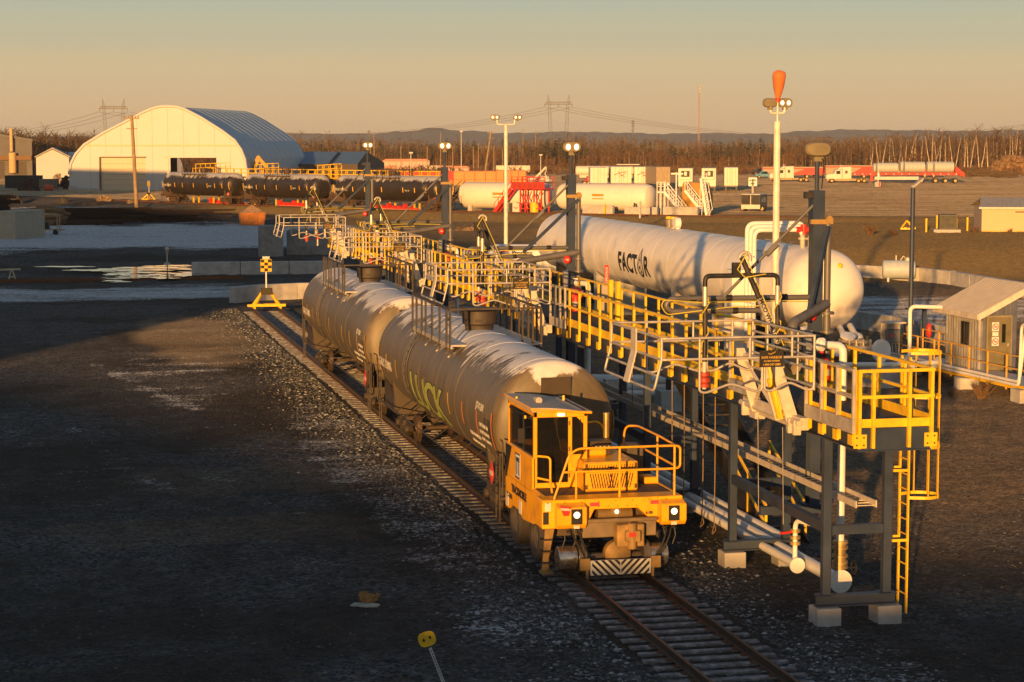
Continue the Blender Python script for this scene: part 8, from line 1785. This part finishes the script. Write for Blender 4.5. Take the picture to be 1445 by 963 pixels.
b.build('splinters', mat('scrap_orange', (.36, .19, .06), .8, var=.4, scale=9), t)
# icy puddle: many thin overlapping sheets left by the wheels
ICE = bpy.data.materials.new('puddle_ice'); ICE.use_nodes = True; q = ICE.node_tree.nodes['Principled BSDF']; q.inputs['Base Color'].default_value = (.30, .28, .25, 1); q.inputs['Roughness'].default_value = .06; q.inputs['Specular IOR Level'].default_value = .9
b = MB(); r = random.Random(5); zi = 0
for k in range(90):
    f = r.random(); u = 150 + 112 * f + r.gauss(0, 8); v = 377 + 18 * r.random() ** 1.1 + (4 if f < .3 else 0); ru = r.uniform(5, 26) * (1.2 if v < 386 else .8); rv = r.uniform(.35, 1.1); vs = []
    for i in range(26):
        a = 2 * math.pi * i / 26; g_ = 1 + .3 * math.sin(a * 3 + k) + .22 * math.sin(a * 5 + k * 2) + .12 * r.uniform(-1, 1); c_ = G(u + ru * g_ * math.cos(a) + rv * math.sin(a) * 3, v + rv * g_ * math.sin(a), 0); vs.append((c_.x, c_.y, .02 + .0012 * k))
    b.add(vs, [tuple(range(26))])
for u, v, ru, rv in ((259, 391.5, 12, 1.6), (250, 377.5, 26, .9), (92, 379, 40, .8), (120, 384, 30, .9)):
    vs = [G(u + ru * math.cos(a) * (1 + .2 * math.sin(3 * a)), v + rv * math.sin(a) * (1 + .3 * math.sin(5 * a)), 0) for a in [2 * math.pi * i / 30 for i in range(30)]]; b.add([(c_.x, c_.y, .14 + .0012 * u / 30) for c_ in vs], [tuple(range(30))])
o = b.build('puddle', ICE, None); o['kind'] = 'structure'
# ------------------------------------------------------------------ woods
def bark_mat(name, c1, c2, c3):
    m = stone_mat(name, c1, c2, c3); return m
def forest(name, label, n, ufun, dfun, hfun_, mats, seed, twigs=26, spread=.22, cone=False):
    r = np.random.RandomState(seed); V, F, M = [], [], []; c = 0
    for i in range(n):
        u = ufun(r); d = dfun(r, u); dr_ = ray(u, 201); q = Vector((dr_.x, dr_.y, 0)).normalized(); x, y = CAM.x + q.x * d, CAM.y + q.y * d; z = -.5; h = hfun_(r, u, d)
        def quad(a, b_, w, mi):
            nonlocal c
            ex, ey = RT.x * w, RT.y * w
            V.extend([(a[0] - ex, a[1] - ey, a[2]), (a[0] + ex, a[1] + ey, a[2]), (b_[0] + ex * .35, b_[1] + ey * .35, b_[2]), (b_[0] - ex * .35, b_[1] - ey * .35, b_[2])]); F.append((c, c + 1, c + 2, c + 3)); M.append(mi); c += 4
            # the crossing face, so that a stem has body from the side as well
            V.extend([(a[0] + ey, a[1] - ex, a[2]), (a[0] - ey, a[1] + ex, a[2]), (b_[0] - ey * .35, b_[1] + ex * .35, b_[2]), (b_[0] + ey * .35, b_[1] - ex * .35, b_[2])]); F.append((c, c + 1, c + 2, c + 3)); M.append(mi); c += 4
        lx, ly = r.randn() * .04 * h, r.randn() * .04 * h
        quad((x, y, z), (x + lx * .9, y + ly * .9, z + h * .9), .10 + .012 * h * .5, 0)
        for k in range(twigs):
            t_ = (.12 + .88 * r.rand() ** .8); a = r.rand() * 6.28
            if cone:
                L_ = h * spread * (1.05 - t_) * (.6 + .6 * r.rand()); p0 = (x + lx * t_, y + ly * t_, z + h * t_); p1 = (p0[0] + math.cos(a) * L_, p0[1] + math.sin(a) * L_, p0[2] - L_ * .25); quad(p0, p1, .5 + .3 * r.rand(), 1)
            else:
                L_ = h * spread * (.35 + .9 * r.rand()) * (1.15 - .6 * t_); p0 = (x + lx * t_, y + ly * t_, z + h * t_ * .92); p1 = (p0[0] + math.cos(a) * L_ * .85, p0[1] + math.sin(a) * L_ * .85, p0[2] + L_ * (.25 + .6 * r.rand())); quad(p0, p1, .05 + .07 * r.rand(), 1)
    me = bpy.data.meshes.new(name); me.from_pydata(V, [], F); [me.materials.append(m_) for m_ in mats]; me.polygons.foreach_set('material_index', M)
    o = bpy.data.objects.new(name, me); COL.objects.link(o); return tag(o, label, 'woods', kind='stuff')
def tw(name, a, c, d): return bark_mat(name, a, c, d)
BRK = tw('bark_brown', (.10, .06, .03), (.17, .11, .06), (.32, .24, .16)); TWG = tw('twigs_russet', (.07, .032, .011), (.15, .07, .025), (.24, .14, .07)); TWG2 = tw('twigs_grey', (.07, .045, .028), (.13, .088, .055), (.2, .15, .1)); PINE = tw('needles_dark', (.018, .022, .012), (.035, .04, .02), (.06, .06, .03))
UU = lambda r: r.uniform(-60, 1520)
def h_back(r, u, d): return (11.0 + 2.5 * math.sin(u * .013) + r.randn() * 1.2) * (1.0 if u < 1150 else 1.05)
BRK2 = tw('bark_pale', (.09, .06, .035), (.20, .14, .09), (.50, .42, .32)); TWG3 = tw('twigs_dark', (.04, .024, .012), (.085, .05, .026), (.15, .10, .06))
forest('woods', 'far band of bare brown and grey woods along the horizon', 2900, UU, lambda r, u: r.uniform(900, 1500), lambda r, u, d: 10.6 + 1.5 * math.sin(u * .017) + 1.0 * math.sin(u * .11) + r.randn() * 1.7, (BRK, TWG2), 1, 27, .26)
forest('woods', 'dark evergreens mixed into the far woods', 620, lambda r: r.choice([r.uniform(-60, 110), r.uniform(420, 680), r.uniform(420, 1130), r.uniform(760, 830), r.uniform(1000, 1130)]), lambda r, u: r.uniform(840, 1000), lambda r, u, d: 8.8 + r.randn() * 1.8, (BRK, PINE), 2, 30, .30, True)
forest('woods', 'russet brushwood and bare trees in front of the far woods', 1700, UU, lambda r, u: r.uniform(680, 880) + (60 if u < 1100 else 0), lambda r, u, d: (4.2 + 2.4 * r.rand() + 1.3 * math.sin(u * .03)), (BRK, TWG), 3, 24, .34)
forest('woods', 'dark bare thicket behind the russet brushwood', 1500, UU, lambda r, u: r.uniform(820, 960), lambda r, u, d: (7.0 + 1.8 * r.rand() + 1.2 * math.sin(u * .045)), (BRK, TWG3), 13, 26, .28)
forest('woods', 'taller bare woods at the right, behind the parked trucks', 700, lambda r: r.uniform(1120, 1520), lambda r, u: r.uniform(690, 860), lambda r, u, d: 8.5 + 4.0 * sst(1130, 1420, u) + r.randn() * 2.0, (BRK2, TWG3), 4, 30, .3)
forest('woods', 'bare woods on the rise at the far left', 700, lambda r: r.uniform(-80, 170), lambda r, u: r.uniform(560, 760), lambda r, u, d: 12.5 - 1.5 * sst(0, 150, u) + r.randn() * 1.4, (BRK, TWG3), 5, 30, .28)
forest('brushwood', 'low russet brush at the foot of the woods', 1900, UU, lambda r, u: r.uniform(600, 690), lambda r, u, d: 1.2 + 2.2 * r.rand(), (BRK, TWG), 6, 16, .55)
# single pale birches
BIRCH = mat('birch_bark', (.50, .40, .29), .8, var=.25, scale=1.5)
def birch(u, d, h, lab, seed, stems=2):
    r = random.Random(seed); dr_ = ray(u, 201); q = Vector((dr_.x, dr_.y, 0)).normalized(); p = Vector((CAM.x, CAM.y, 0)) + q * d; p.z = -.3; t = thing('birch_tree', lab, 'tree', p, 0, 'bare pale birches along the woods edge'); b = MB(); tw_ = MB()
    for s_ in range(stems):
        lean = (s_ - (stems - 1) / 2) * .20 + r.uniform(-.06, .06); hh = h * r.uniform(.82, 1.0); pts = []; x = 0
        for i in range(7):
            f = i / 6; pts.append(p + E1 * (lean * hh * f + r.uniform(-.12, .12) * f + .35 * (s_ - (stems - 1) / 2)) + E2 * r.uniform(-.1, .1) + ZV * hh * f)
        b.tube(pts, [.20 * (1 - i / 6.6) + .03 for i in range(7)], 6)
        for k in range(16):
            f = r.uniform(.3, 1.0); i = min(5, int(f * 6)); c = pts[i].lerp(pts[i + 1], f * 6 - i); a = r.choice((-1, 1)); L_ = hh * r.uniform(.08, .2) * (1.25 - f); e = c + E1 * a * L_ * r.uniform(.3, .7) + E2 * r.uniform(-.5, .5) * L_ + ZV * L_
            tw_.tube([c, c.lerp(e, .5) + ZV * .1, e], [.06, .045, .02], 4)
            for j in range(4): g = c.lerp(e, r.uniform(.4, 1)); tw_.tube([g, g + E1 * r.uniform(-.5, .5) + E2 * r.uniform(-.4, .4) + ZV * r.uniform(.4, 1.0)], [.03, .012], 3)
    b.build('trunk', BIRCH, t, smooth=60); tw_.build('crown', TWG2, t)
side = ['behind the two semi trucks', 'behind the flatbed of tanks', 'above the end of the flatbed', 'above the log stacks', 'at the right edge over the brush heap']
bs = [(1243, 12.5, 2), (1258, 13, 1), (1266, 13, 2), (1278, 12.5, 3), (1290, 13, 1), (1300, 12, 1), (1316, 13, 3), (1325, 12, 2), (1336, 10, 1), (1347, 13.5, 2), (1361, 12.5, 1), (1368, 12, 2), (1384, 13, 2), (1395, 12, 1), (1408, 12.5, 1), (1425, 14, 3), (1432, 13, 2), (1441, 13, 1), (1372, 9, 1), (1230, 10, 1)]
for i, (u, h, st_) in enumerate(bs):
    birch(u, 668 + (i * 37) % 40, h * 1.02, 'pale ' + ['single', 'forked', 'triple'][st_ - 1] + ' stemmed bare birch ' + side[0 if u < 1250 else 1 if u < 1295 else 2 if u < 1345 else 3 if u < 1400 else 4], 100 + i, st_)
# dry shrubs on the bank and by the walkway
def shrub(u, v, hpx, lab, seed, n=70):
    p = GG(u, v); s = dist(p) / F_PX; h = hpx * s; r = random.Random(seed); b = MB()
    for i in range(n):
        a = r.uniform(0, 6.28); L_ = h * r.uniform(.4, 1.1); e = p + Vector((math.cos(a) * L_ * .7, math.sin(a) * L_ * .7, L_ * r.uniform(.4, 1))); mid_ = p.lerp(e, .5) + Vector((r.uniform(-.1, .1), r.uniform(-.1, .1), .08)) * h; b.tube([p + Vector((r.uniform(-.2, .2) * h, 0, 0)), mid_, e], [.03 * h / 1.0 + .006, .012 * h + .005, .004], 4)
        for j in range(2): g = mid_.lerp(e, r.random()); b.tube([g, g + Vector((r.uniform(-.3, .3), r.uniform(-.3, .3), r.uniform(.1, .4))) * h], [.008 * h + .004, .003], 3)
    tag(b.build('dry_shrub', mat('dry_stems', (.15, .085, .04), .9, var=.3), None), lab, 'shrub', 'dry leafless shrubs')
shrub(1228, 332, 15, 'wide dry shrub on the grassy bank above the small gas tank', 1, 130); shrub(1260, 333, 10, 'smaller dry shrub on the grassy bank left of the yellow stop', 2); shrub(1375, 328, 10, 'dry shrub beside the corner of the tan shed', 3); shrub(1385, 563, 24, 'dry reddish weeds beside the walkway block', 4, 60); shrub(1342, 560, 14, 'dry weeds in front of the round walkway base', 5, 40); shrub(1425, 329, 7, 'low dry weeds at the base of the tan shed wall', 6, 40)
# ------------------------------------------------------------------ unseen blocks added out of view, sized to cast the long shadows
def st_xy(t_, s_): a = rad(SUN_AZ); return (t_ * math.cos(a) + s_ * math.sin(a), -t_ * math.sin(a) + s_ * math.cos(a))
def shade_block(name, label, t0, t1, s0, depth, h0, h1):
    xs = [st_xy(t0, s0), st_xy(t1, s0), st_xy(t1, s0 - depth), st_xy(t0, s0 - depth)]
    p = Vector((xs[0][0], xs[0][1], -.5)); th = thing(name, label, 'building', p); hs = [h0, h1, h1, h0]
    b = MB(); b.add([(x, y, -.5) for x, y in xs] + [(x, y, h) for (x, y), h in zip(xs, hs)], [(3, 2, 1, 0), (4, 5, 6, 7), (0, 1, 5, 4), (1, 2, 6, 5), (2, 3, 7, 6), (3, 0, 4, 7)]); b.build('wall', GREYB, th)
TAN_E = math.tan(rad(SUN_EL))
def reach(s_, s0, z=0): return (s_ - s0) * TAN_E + z
shade_block('yard_shade_block', 'tall grey unseen block left of the yard, added to cast shade', -150, -54.0, -42, 22, reach(300, -42), reach(185, -42))
shade_block('near_shade_block', 'long low unseen block behind the viewer, added to shade the foreground', -52, -17, -70, 14, reach(76, -70), reach(43, -70))
shade_block('near_shade_block', 'second low unseen block behind the viewer, added to shade the foreground', -17, 34, -70, 14, reach(42, -70), reach(42, -70))
shade_block('far_shade_block', 'grey unseen block left of the warehouse, added to shade its foot', -250, -166, 250, 14, reach(391, 250, 3.4), reach(405, 250, 1.5))

# ------------------------------------------------------------------ evening haze over the whole place
hm = bpy.data.materials.new('evening_haze'); hm.use_nodes = True; n_ = hm.node_tree.nodes; n_.remove(n_['Principled BSDF']); pv = n_.new('ShaderNodeVolumePrincipled')
pv.inputs['Color'].default_value = (.80, .86, .95, 1); pv.inputs['Density'].default_value = .00008; pv.inputs['Anisotropy'].default_value = 0.0
hm.node_tree.links.new(pv.outputs[0], n_['Material Output'].inputs['Volume'])
b = MB(); b.box((-4000, -260, -9), (5200, 7400, 66)); hb_ = b.build('haze', hm, None); hb_['kind'] = 'stuff'; hb_['label'] = 'thin evening haze lying over the yard, woods and hills'
